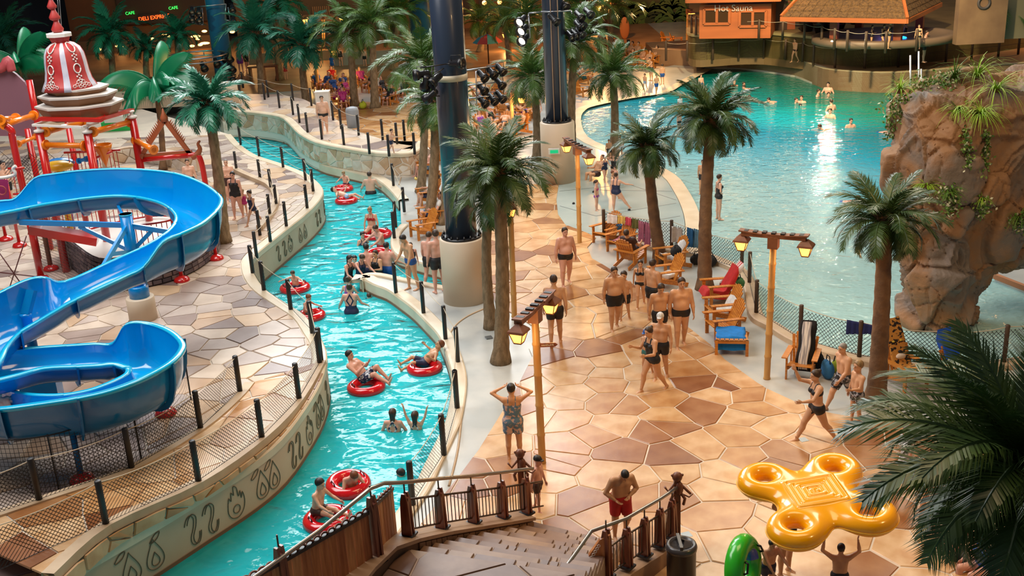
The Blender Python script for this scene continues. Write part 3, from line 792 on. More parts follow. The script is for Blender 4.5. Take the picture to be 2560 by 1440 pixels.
back = [((655,262),(640,85), 2.9, 'cool', 'teal lit palm behind the bridge end with a green lit trunk'),((768,262),(756,115), 2.6, 'cool', 'teal lit palm behind the white cabinet on the walkway'),
        ((887,265),(874,82), 2.7, 'mid', 'green palm behind the sunbathers beyond the walkway'),((938,270),(930,62), 2.6, 'mid', 'palm right behind the sunbathers beyond the walkway'),
        ((985,175),(1000,30), 3.0, 'mid', 'palm in the far dark corner left of the columns'),((1200,130),(1200,55), 2.3, 'mid', 'small far palm right of the dark column top'),
        ((286,235),(275,88), 2.6, 'cool', 'teal lit palm behind the bell shaped roof'),((372,225),(366,118), 1.7, 'cool', 'low teal lit palm between the bell roof and the broad leaved palm'),
        ((452,235),(444,88), 1.95, 'cool', 'teal lit palm under the red neon sign'),((30,235),(10,100), 3.0, 'cool', 'teal lit palm cut by the left picture edge'),
        ((1530,150),(1532,15), 2.6, 'mid', 'palm before the painted jungle wall'),((1310,200),(1318,45), 2.9, 'mid', 'palm in the dusk behind the blue column'),
        ((1275,170),(1262,60), 2.4, 'mid', 'palm in the dusk between the columns'),((700,200),(690,15), 2.9, 'cool', 'dark palm behind the lit kiosk lamps'),((1445,200),(1452,12), 2.9, 'mid', 'palm beside the far blue pillar')]
for b, c, rd, k, lb in back: palm(lb, b, c, rd*0.82, k, 26,0.22)
palm('broad leaved artificial palm growing beside the blue slide top', (408,425),(388,215), 2.2, 'broad', r0=0.13, gz=TZ, cmat=m_trunk_d)
palm('broad leaved artificial palm at the left edge by the bell tower', (82,395),(46,158), 2.1, 'broad', r0=0.13, gz=TZ, cmat=m_trunk_d)

# ------------------------------------------------------------------ rope and net fences
m_post = mat('post_black', (0.018,0.018,0.02), 0.45, bump=0.02, bscale=40)
m_postb = mat('post_brown', (0.07,0.04,0.022), 0.6, bump=0.02, bscale=30)
m_rope = mat('rope', (0.55,0.46,0.33), 0.8)
m_net = mat('black_net', (0.012,0.012,0.013), 0.6)
def net_panel(a, b, zt0, zt1, zb0, zb1, sag, cell, w, m_, parent, name='net'):
    """diamond mesh between two posts as real strands"""
    a = Vector(a); b = Vector(b); L_ = (Vector((b.x, b.y))-Vector((a.x, a.y))).length; mb = MB()
    def top(u): return zt0+(zt1-zt0)*u-sag*4*u*(1-u)
    def bot(u): return zb0+(zb1-zb0)*u
    dx, dy = (b.x-a.x)/L_, (b.y-a.y)/L_
    def P(s, z): return Vector((a.x+dx*s, a.y+dy*s, z))
    H = max(zt0-zb0, zt1-zb1); K = int((L_+H)/cell)+1
    for sg in (1,-1):
        for k in range(K):
            s0 = k*cell-(H if sg > 0 else 0)
            pts = []; m2 = 10
            for q in range(m2+1):
                f = q/m2; s = s0+H*f; zrel = f*H if sg > 0 else H*(1-f)
                if s < 0 or s > L_: continue
                u = s/L_; z = bot(u)+zrel
                if z > top(u): continue
                pts.append((s, z))
            if len(pts) > 1:
                p, q = pts[0], pts[-1]; A = P(*p); B = P(*q); d = (B-A)
                if d.length < 0.02: continue
                n = Vector((0,0,1)) if abs(d.z) < 0.1 else Vector((dx*-(1 if sg > 0 else -1), dy*-(1 if sg > 0 else -1), 1)).normalized()
                mb.add([A-n*w/2, B-n*w/2, B+n*w/2, A+n*w/2], [(0,1,2,3)])
    for zf, ww in ((bot, 0.012),):
        mb.tube([P(0, zf(0)), P(L_, zf(1))], ww*0.6,4)
    o = mb.build(name, m_, parent); o['kind'] = 'stuff'; return o
def fence(name, label, posts, h, net=True, two_ropes=False, pr=0.055, m_p=None, sag=0.07, cell=0.085, w=0.008, ropes=(0.95,), group=None, square=False, rope_m=None, z_net=1.0):
    """posts: list of ground points"""
    t = thing(name, label, 'fence', posts[0], 0, group); m_p = m_p or m_post
    for p in posts:
        mb = MB()
        if square: mb.box((0,0, h/2),(pr*2, pr*2, h))
        else: mb.lathe((0,0,0), [(pr, 0),(pr, h-0.015),(pr*0.8, h)], 8)
        mb.put('post', m_p, t, p-Vector(posts[0]))
    for a, b in zip(posts[:-1], posts[1:]):
        for rz in ropes:
            P = [a.lerp(b, i/8)+Vector((0,0, h*rz-sag*4*(i/8)*(1-i/8))) for i in range(9)]
            mb = MB(); mb.tube(P, 0.010,4); mb.build('rope', rope_m or m_rope, t)
        if net: net_panel(a, b, a.z+h*ropes[0]*z_net, b.z+h*ropes[0]*z_net, a.z+0.05, b.z+0.05, sag, cell, w, m_net, t)
    return t
def onoff(P, px, py, z):   # snap a pixel's ground point to a path
    g = G(px, py, z); k = min(range(len(P)), key=lambda i: math.hypot(P[i].x-g.x, P[i].y-g.y)); return Vector((P[k].x, P[k].y, z))
fp = [G(1510,592,0.12)]+[onoff(FENCE, x, y, 0.12) for x, y in ((1655,634),(1843,678),(1874,712),(1887,785),(1980,852),(2147,905),(2353,930),(2545,912),(2740,884))]
fence('net_fence', 'net fence on dark posts along the wave pool with towels hung on it', fp, 0.92, m_p=m_postb, cell=0.10, w=0.012)
p1 = [G(*p, z) for p, z in [((-20,1440), 1.10),((266,1314), 1.06),((497,1207), 0.95),((655,1097), 0.86),((748,1000), 0.76),((803,905), 0.71)]]
fence('net_fence', 'black net fence on the carved wall nearest the camera beside the river', p1,0.86, cell=0.08, w=0.011, pr=0.06)
p2 = [G(*p, z) for p, z in [((-130,1330), 1.12),((99,1254), 1.06),((330,1174), 0.95),((502,1074), 0.86),((600,980), 0.76)]]
fence('net_fence', 'black net fence between the ramp and the blue slide', p2,0.86, cell=0.08, w=0.011, pr=0.06)
p3 = [G(*p, TZ) for p in [(800,912),(781,832),(727,773),(660,725),(632,682)]]
fence('net_fence', 'black net fence following the middle bend of the river terrace', p3,0.84, cell=0.09, w=0.010, pr=0.06)
p4 = [G(*p, TZ) for p in [(642,645),(676,604),(716,565),(768,520),(783,478),(764,450),(708,418),(648,390),(602,362)]]
fence('rope_fence', 'rope fence on black posts along the far carved wall bend', p4,0.84, net=False, ropes=(0.95,0.45))
p5 = [G(*p, TZ) for p in [(650,588),(676,545),(692,520),(678,478),(651,452),(592,430)]]
fence('rope_fence', 'rope fence on black posts along the inner kerb behind the bathers', p5,0.84, net=False, ropes=(0.95,0.45))
p6 = [G(*p, UZ) for p in [(560,246),(602,246),(662,249),(699,270),(733,287),(749,307),(769,330),(805,348),(860,363),(924,385),(973,391),(1037,386)]]
fence('rope_fence', 'rope fence on black posts above the stone faced wall beyond the river', p6,0.88, net=False, ropes=(0.95,))
p7 = [G(*p, UZ) for p in [(574,232),(608,220),(671,243),(733,252),(779,265),(833,300),(853,322),(897,338),(957,350),(993,360),(1012,352)]]
fence('rope_fence', 'rope fence on black posts at the back edge of the raised walkway', p7,0.9, net=False, ropes=(0.95,))
p8 = [G(*p, 0.06) for p in [(984,466),(1011,530),(990,568),(986,596)]]
fence('rope_fence', 'short rope fence on black posts along the right river kerb by the loungers', p8,0.92, net=False, ropes=(0.92,))
p9 = [G(*p, 0.06) for p in [(990,732),(1059,783),(1114,848),(1145,905),(1143,1020),(1110,1137),(1032,1262)]]
fence('rope_fence', 'rope and net fence on black posts along the right river kerb', p9[:5], 0.92, net=False, ropes=(0.95,))
fence('net_fence', 'net fence on black posts at the river bend by the stair railing', p9[4:], 0.92, cell=0.09, w=0.010, pr=0.06)
p10 = [G(*p, 0) for p in [(1016,600),(1018,612)]]
# far terrace ropes
p11 = [G(*p, 0.95) for p in [(1665,152),(1718,153),(1782,150),(1847,145),(1909,143),(1963,149),(2006,155),(2033,163),(2087,169),(2161,171),(2245,168)]]
fence('rope_fence', 'rope fence above the back wall of the wave pool', p11,1.15, net=False, ropes=(0.9,), m_p=m_postb, pr=0.07)
p10b = [G(*p, 0) for p in [(1014,570),(1040,560)]]
# ------------------------------------------------------------------ figures grown as one implicit surface
def surface_nets(F, org, h):
    """smooth zero surface of the grid F -> verts, quads"""
    S = F < 0; nx, ny, nz = F.shape
    c = np.zeros((nx-1, ny-1, nz-1), int)
    for i in (0,1):
        for j in (0,1):
            for k in (0,1): c += S[i:nx-1+i, j:ny-1+j, k:nz-1+k]
    act = (c > 0) & (c < 8); idx = -np.ones(act.shape, int); I = np.argwhere(act); idx[act] = np.arange(len(I))
    acc = np.zeros((len(I), 3)); cnt = np.zeros(len(I))
    corners = [(i, j, k) for i in (0,1) for j in (0,1) for k in (0,1)]
    for a in corners:
        for ax in range(3):
            if a[ax]: continue
            b = list(a); b[ax] = 1
            fa = F[I[:, 0]+a[0], I[:, 1]+a[1], I[:, 2]+a[2]]; fb = F[I[:, 0]+b[0], I[:, 1]+b[1], I[:, 2]+b[2]]
            m = (fa < 0) != (fb < 0); d = np.where(m, fa-fb, 1.0); t = fa/d
            p = np.tile(np.array(a, float),(len(I), 1)); p[:, ax] = t
            acc[m] += p[m]; cnt[m] += 1
    V = org+h*(I+acc/cnt[:, None])
    Q = []
    for ax in range(3):
        sl0 = [slice(None)]*3; sl1 = [slice(None)]*3
        sl0[ax] = slice(0,-1); sl1[ax] = slice(1, None)
        A = S[tuple(sl0)]; B = S[tuple(sl1)]; E_ = np.argwhere(A != B)
        u, v = (ax+1) % 3,(ax+2) % 3
        ok = (E_[:, u] > 0) & (E_[:, v] > 0) & (E_[:, u] < F.shape[u]-1) & (E_[:, v] < F.shape[v]-1); E_ = E_[ok]
        q = []
        for du, dv in ((-1,-1),(0,-1),(0,0),(-1,0)):
            e = E_.copy(); e[:, u] += du; e[:, v] += dv; q.append(idx[e[:, 0], e[:, 1], e[:, 2]])
        q = np.stack(q, 1); fl = ~A[E_[:, 0], E_[:, 1], E_[:, 2]]; q[fl] = q[fl][:, ::-1]; Q.append(q)
    return V, np.concatenate(Q)
def sdf_caps(P, a, b, ra, rb):
    a = np.array(a, float); b = np.array(b, float); d = b-a; l = max(1e-9, d@d)
    t = np.clip(((P-a)@d)/l, 0,1); return np.linalg.norm(P-a-t[..., None]*d, axis=-1)-(ra+(rb-ra)*t)
def sdf_ell(P, c, r):
    q = (P-np.array(c))/np.array(r); k = np.linalg.norm(q, axis=-1); return (k-1)*min(r)
def smin(a, b, k):
    if k <= 0: return np.minimum(a, b)
    h = np.clip(0.5+0.5*(b-a)/k, 0,1); return b+(a-b)*h-k*h*(1-h)
def field(prims, h, pad=0.03, mg=0.055):
    """prims: ('c',a,b,ra,rb,k) capsule, ('e',c,r,k) ellipsoid, ('s',c,r,k) carve a sphere"""
    lo = []; hi = []
    for p in prims:
        if p[0] == 'c':
            r = max(p[3], p[4]); lo += [np.minimum(p[1], p[2])-r]; hi += [np.maximum(p[1], p[2])+r]
        elif p[0] == 'e': lo += [np.array(p[1])-p[2]]; hi += [np.array(p[1])+p[2]]
    lo = np.min(lo, 0)-pad; hi = np.max(hi, 0)+pad; n = np.ceil((hi-lo)/h).astype(int)+1
    F = np.full(n, mg*1.09)
    ax = [lo[i]+h*np.arange(n[i]) for i in range(3)]
    for p in prims:
        if p[0] == 'c': r = max(p[3], p[4])+mg; l = np.minimum(p[1], p[2])-r; u = np.maximum(p[1], p[2])+r
        else: r = mg; l = np.array(p[1])-np.array(p[2])-r; u = np.array(p[1])+np.array(p[2])+r
        i0 = np.maximum(0, np.floor((l-lo)/h).astype(int)); i1 = np.minimum(n, np.ceil((u-lo)/h).astype(int)+1)
        if (i1 <= i0).any(): continue
        sl = tuple(slice(i0[i], i1[i]) for i in range(3))
        P = np.stack(np.meshgrid(*[ax[i][i0[i]:i1[i]] for i in range(3)], indexing='ij'), -1)
        if p[0] == 'c': d = sdf_caps(P, p[1], p[2], p[3], p[4]); F[sl] = smin(F[sl], d, p[5])
        elif p[0] == 'e': d = sdf_ell(P, p[1], p[2]); F[sl] = smin(F[sl], d, p[3])
        elif p[0] == 's': d = sdf_ell(P, p[1], p[2]); F[sl] = -smin(-F[sl], d, p[3])
    return F, lo, ax
def grow(prims, h, pad=0.03, mg=0.055):
    F, lo, ax = field(prims, h, pad, mg); return surface_nets(F, lo, h)

# head (unit body height, Y forward, origin at the middle of the head)
def head_tpl(h):
    P = [('e', (0,-0.010,0.018),(0.043,0.053,0.050), 0.0),('c', (0,0.004,-0.012),(0,0.014,-0.034), 0.038,0.030,0.02),('e', (0,0.030,-0.052),(0.017,0.014,0.012), 0.014),
         ('c', (0.024,0.0,-0.03),(-0.024,0.0,-0.03), 0.022,0.022,0.012),('s', (0.018,0.052,0.002),(0.011,0.010,0.008), 0.008),('s', (-0.018,0.052,0.002),(0.011,0.010,0.008), 0.008),
         ('e', (0.017,0.040,0.002),(0.009,0.007,0.006), 0.001),('e', (-0.017,0.040,0.002),(0.009,0.007,0.006), 0.001),
         ('c', (0,0.044,0.004),(0,0.058,-0.017), 0.005,0.008,0.006),('c', (0.012,0.044,-0.035),(-0.012,0.044,-0.035), 0.0055,0.0055,0.003),
         ('e', (0.044,-0.006,-0.003),(0.005,0.011,0.016), 0.004),('e', (-0.044,-0.006,-0.003),(0.005,0.011,0.016), 0.004),
         ('c', (0.026,0.040,0.014),(-0.026,0.040,0.014), 0.005,0.005,0.012),('c', (0,-0.012,-0.03),(0,-0.012,-0.10), 0.031,0.030,0.015)]
    V, Q = grow(P, h, 0.02); mi = np.zeros(len(Q), int); C_ = V[Q].mean(1)
    for s in (-1,1):
        mi[(np.linalg.norm((C_-np.array([s*0.017,0.045,0.002]))/np.array([0.0085,0.02,0.0048]), axis=1) < 1) & (C_[:, 1] > 0.035)] = 1
        mi[(np.abs(C_[:, 0]-s*0.018) < 0.010) & (np.abs(C_[:, 2]-0.0145) < 0.003) & (C_[:, 1] > 0.035)] = 1
    mi[(np.abs(C_[:, 0]) < 0.014) & (np.abs(C_[:, 2]+0.0355) < 0.0045) & (C_[:, 1] > 0.040)] = 2
    return V, Q, mi
def hair_tpl(kind, h):
    inf = {'buzz': 0.003, 'cap': 0.008}.get(kind, 0.010)
    P = [('e', (0,-0.011,0.019),(0.043+inf, 0.053+inf, 0.050+inf), 0.0)]
    F, lo, ax = field(P+[('c', (0,-0.03,-0.19),(0,-0.08,0.08), 0.02,0.02,0)] if kind in ('long', 'pony') else P+[('c', (0,-0.08,-0.06),(0,0.10,0.09), 0.005,0.005,0)], h, 0.02)
    G_ = np.stack(np.meshgrid(*ax, indexing='ij'), -1)
    d = sdf_ell(G_, P[0][1], P[0][2]); x, y, z = G_[..., 0], G_[..., 1], G_[..., 2]
    if kind == 'cap': pl = (0.012-z)
    else: pl = (0.004+0.75*y-z+0.010*np.cos(x*60))*0.8
    if kind in ('short', 'buzz'): pl = np.maximum(pl, (0.002+0.9*y-z)*0.75)
    d = np.maximum(d, pl)
    if kind == 'bald': d = np.maximum(d, z-0.03)
    if kind in ('long',):
        e = smin(sdf_caps(G_, (0.016,-0.040,0.02),(0.018,-0.040,-0.125), 0.028,0.014), sdf_caps(G_, (-0.016,-0.040,0.02),(-0.018,-0.040,-0.125), 0.028,0.014), 0.02); d = smin(d, e, 0.015)
    if kind == 'pony': d = smin(d, smin(sdf_ell(G_, (0,-0.072,0.025),(0.016,0.016,0.016)), sdf_caps(G_, (0,-0.08,0.015),(0,-0.075,-0.09), 0.015,0.005), 0.01), 0.008)
    if kind == 'bun': d = smin(d, sdf_ell(G_, (0,-0.060,0.055),(0.024,0.022,0.022)), 0.006)
    if kind == 'cap': d = np.minimum(d, np.maximum(sdf_ell(G_, (0,0.045,0.016),(0.040,0.048,0.006)), -y))
    return surface_nets(d, lo, h)
def hand_tpl(h, curl=0.5):
    P = [('c', (0,0,0.004),(0,0,-0.02), 0.013,0.014,0),('c', (0,0.011,-0.022),(0,0.013,-0.046), 0.010,0.008,0.008),('c', (0,-0.009,-0.022),(0,-0.012,-0.044), 0.010,0.008,0.008)]
    for i, (y, l) in enumerate(((0.0165,0.040),(0.0062,0.045),(-0.0045,0.041),(-0.0145,0.032))):
        a = np.array([0, y, -0.047]); b = a+np.array([-math.sin(curl*0.5)*l*0.5,(1.5-i)*0.0012,-math.cos(curl*0.5)*l*0.5]); c = b+np.array([-math.sin(curl*1.6)*l*0.5,(1.5-i)*0.0008,-math.cos(curl*1.6)*l*0.5])
        P += [('c', a, b, 0.0052,0.0048,0.002),('c', b, c, 0.0048,0.0038,0.001)]
    P += [('c', (0,0.012,-0.014),(-0.004,0.026,-0.032), 0.0075,0.0058,0.006),('c', (-0.004,0.026,-0.032),(-0.009,0.030,-0.050), 0.0056,0.0044,0.001)]
    return grow(P, h, 0.012)
def foot_tpl(h):
    P = [('c', (0,0,0.03),(0,-0.008,-0.01), 0.019,0.020,0),('e', (0,-0.022,-0.022),(0.017,0.018,0.018), 0.01),('c', (0,0.0,-0.012),(0,0.06,-0.026), 0.020,0.012,0.012),
         ('c', (0.010,0.03,-0.025),(0.012,0.085,-0.029), 0.013,0.010,0.01),('c', (-0.010,0.03,-0.027),(-0.014,0.075,-0.030), 0.011,0.009,0.01)]
    for i, (x, y) in enumerate(((0.016,0.104),(0.006,0.103),(-0.002,0.099),(-0.010,0.093),(-0.017,0.086))): P.append(('c', (x*0.8, y-0.03,-0.031),(x, y, -0.033), 0.007 if i == 0 else 0.0052,0.0072 if i == 0 else 0.0048,0.002))
    return grow(P, h, 0.012)
TPL = {}
def tpl(kind, h, *a):
    k = (kind, h)+a
    if k not in TPL:
        TPL[k] = head_tpl(h) if kind == 'head' else hair_tpl(a[0], h) if kind == 'hair' else hand_tpl(h, *a) if kind == 'hand' else foot_tpl(h)
    return TPL[k]
def npv(v): return np.array(v, float)
def nrm(v): v = npv(v); return v/np.linalg.norm(v)
def rx(a): c, s = math.cos(a), math.sin(a); return np.array([[1,0,0], [0, c, -s], [0, s, c]])
def rz_(a): c, s = math.cos(a), math.sin(a); return np.array([[c, -s, 0], [s, c, 0], [0,0,1]])
def ry_(a): c, s = math.cos(a), math.sin(a); return np.array([[c, 0, s], [0,1,0], [-s, 0, c]])
A_DN = ((0.20,0.0,-1),(0.12,0.18,-1)); L_ST = ((0.06,0.02,-1),(0.02,-0.03,-1))
POSE = {
 'stand': dict(),
 'stand_wide': dict(legR=((0.16,0.02,-1),(0.08,-0.03,-1)), legL=((0.16,0.02,-1),(0.08,-0.03,-1)), armR=((0.34,0.0,-1),(0.10,0.1,-1)), armL=((0.34,0.0,-1),(0.10,0.1,-1))),
 'walk': dict(legR=((0.03,0.42,-1),(0.02,0.12,-1)), legL=((0.03,-0.12,-1),(0.02,-0.62,-1)), armR=((0.20,-0.30,-1),(0.05,-0.02,-1)), armL=((0.20,0.30,-1),(0.05,0.5,-1)), lean=5),
 'walk_soft': dict(legR=((0.04,0.22,-1),(0.02,0.03,-1)), legL=((0.04,-0.08,-1),(0.02,-0.35,-1)), armR=((0.24,-0.15,-1),(0.05,0.05,-1)), armL=((0.24,0.15,-1),(0.05,0.35,-1)), lean=3),
 'stride': dict(legR=((0.03,0.62,-1),(0.02,0.40,-1)), legL=((0.03,-0.45,-1),(0.02,-0.75,-1)), armR=((0.2,-0.5,-1),(0.0,0.0,-1)), armL=((0.2,0.5,-1),(0.0,0.9,-0.7)), lean=6),
 'hands_head': dict(armR=((1,0.35,0.55),(-1,0.15,0.45)), armL=((1,0.35,0.55),(-1,0.15,0.45))),
 'phone': dict(legR=((0.03,0.60,-1),(0.02,0.40,-1)), legL=((0.03,-0.40,-1),(0.02,-0.7,-1)), armR=((0.25,0.85,0.25),(0.0,0.35,1.0)), armL=((0.30,0.65,-0.6),(0.05,1.0,0.1)), lean=4),
 'armsbent': dict(legR=((0.03,0.50,-1),(0.02,0.20,-1)), legL=((0.03,-0.25,-1),(0.02,-0.65,-1)), armR=((0.30,0.45,-0.8),(0.0,0.9,0.55)), armL=((0.30,0.5,-0.8),(-0.1,1.0,0.25)), lean=8),
 'lookdown': dict(armR=((0.55,0.15,-1),(-0.75,0.75,-0.45)), armL=((0.45,0.2,-1),(-0.95,0.65,-0.25)), lean=14, head=38, legL=((0.05,0.30,-1),(0.02,-0.5,-1))),
 'carry': dict(armR=((1.0,0.1,0.75),(-0.15,0.1,1)), armL=((1.0,0.1,0.75),(-0.15,0.1,1))),
 'reach': dict(armR=((0.2,1,-0.3),(0.0,1,-0.35)), armL=((0.2,0.9,-0.5),(0.0,1,-0.2)), lean=10),
 'point': dict(armR=((0.9,0.5,-0.2),(0.8,0.6,0.0)), legR=((0.1,0.55,-1),(0.05,0.50,-1))),
 'hip': dict(armR=((0.7,-0.25,-0.9),(-0.75,0.45,-0.5)), armL=((0.3,-0.05,-1),(0.0,0.1,-1))),
 'sit': dict(legR=((0.12,1,0.12),(0.02,0.22,-1)), legL=((0.12,1,0.12),(0.02,0.10,-1)), lean=-28, armR=((0.35,0.1,-1),(0.0,0.9,-0.35)), armL=((0.35,0.1,-1),(0.0,0.9,-0.35))),
 'lounge': dict(legR=((0.08,1,0.10),(0.02,1,-0.25)), legL=((0.08,1,0.32),(0.02,1,-0.65)), lean=-48, armR=((0.3,0.2,-0.9),(-0.3,0.9,-0.1)), armL=((0.3,0.1,-1),(0,0.9,-0.3))),
 'tube': dict(legR=((0.22,1,0.45),(0.10,1,-0.55)), legL=((0.22,1,0.30),(0.05,1,-0.50)), lean=-52, armR=((0.9,-0.1,-0.5),(0.3,0.8,-0.1)), armL=((0.9,-0.1,-0.5),(0.3,0.8,-0.1)), head=20),
 'tube_prone': dict(legR=((0.1,-1,-0.2),(0.1,-1,-0.1)), legL=((0.1,-1,-0.2),(0.1,-1,-0.1)), lean=62, armR=((0.9,0.6,-0.1),(-0.4,0.9,0.0)), armL=((0.9,0.6,-0.1),(-0.4,0.9,0.0)), head=-25),
 'tube_upright': dict(lean=12, legR=((0.12,1,-0.1),(0.02,0.3,-1)), legL=((0.12,1,-0.1),(0.02,0.3,-1)), armR=((0.7,0.7,-0.6),(0.1,1,-0.1)), armL=((0.7,0.7,-0.6),(0.1,1,-0.1)), head=12),
 'swim': dict(lean=78, head=-60, legR=((0.1,-1,0.02),(0.05,-1,-0.12)), legL=((0.1,-1,-0.2),(0.05,-1,0.1)), armR=((0.35,0.3,1),(-0.1,0.2,1)), armL=((0.7,0.1,0.5),(0.1,0.2,1))),
 'cheer': dict(armR=((0.5,0.15,1),(0.25,0.1,1)), armL=((0.5,0.15,1),(0.25,0.1,1))),
 'wade': dict(armR=((0.55,0.25,-1),(0.4,0.7,-0.4)), armL=((0.55,0.15,-1),(0.3,0.7,-0.5)), lean=4),
 'fold': dict(armR=((0.25,0.3,-1),(-0.8,0.8,0.1)), armL=((0.25,0.3,-1),(-0.8,0.8,0.1))),
 'bend': dict(lean=55, head=-10, armR=((0.2,1,0.1),(0,1,0)), armL=((0.2,1,0.1),(0,1,0.2))),
}
SKINS = {'fair': (0.72,0.42,0.29), 'pink': (0.72,0.38,0.28), 'tan': (0.66,0.36,0.20), 'olive': (0.56,0.30,0.16)}
m_skin = {k: mat('skin_'+k, c, 0.42, col2=tuple(x*0.86 for x in c), scale=7, contrast=(0.3,0.8), spec=0.4) for k, c in SKINS.items()}
m_eye = mat('eye_dark', (0.03,0.02,0.015), 0.3); m_lip = mat('lip', (0.50,0.16,0.12), 0.4)
HAIRS = {'brown': (0.055,0.028,0.014), 'black': (0.015,0.011,0.010), 'blond': (0.36,0.22,0.09), 'grey': (0.32,0.29,0.26), 'red': (0.20,0.06,0.02), 'white': (0.75,0.74,0.72), 'blue': (0.02,0.12,0.5)}
m_hair = {k: mat('hair_'+k, c, 0.5, col2=tuple(x*0.55 for x in c), scale=30, stretch=(1,1,0.2)) for k, c in HAIRS.items()}
CLOTH = {'black': ((0.012,0.012,0.015), None), 'navy': ((0.01,0.02,0.075), None), 'blue': ((0.012,0.09,0.36), None), 'red': ((0.50,0.008,0.012), None), 'purple': ((0.30,0.06,0.42), None), 'magenta': ((0.55,0.03,0.22), None),
         'floral': ((0.10,0.20,0.30),(0.60,0.42,0.36)), 'dotted': ((0.012,0.012,0.015),(0.35,0.35,0.38)), 'white': ((0.75,0.75,0.74), None), 'teal': ((0.04,0.22,0.22), None), 'yellow': ((0.75,0.45,0.02), None), 'brown': ((0.06,0.025,0.02), None), 'navywhite': ((0.01,0.02,0.07),(0.6,0.65,0.7)), 'lightblue': ((0.15,0.32,0.55),(0.5,0.6,0.7))}
m_cloth = {k: mat('cloth_'+k, c, 0.55, col2=(d if d else tuple(x*0.7 for x in c)), scale=(14 if d else 6), contrast=((0.5,0.56) if d else (0.3,0.7)), bump=0.03, bscale=22) for k, (c, d) in CLOTH.items()}

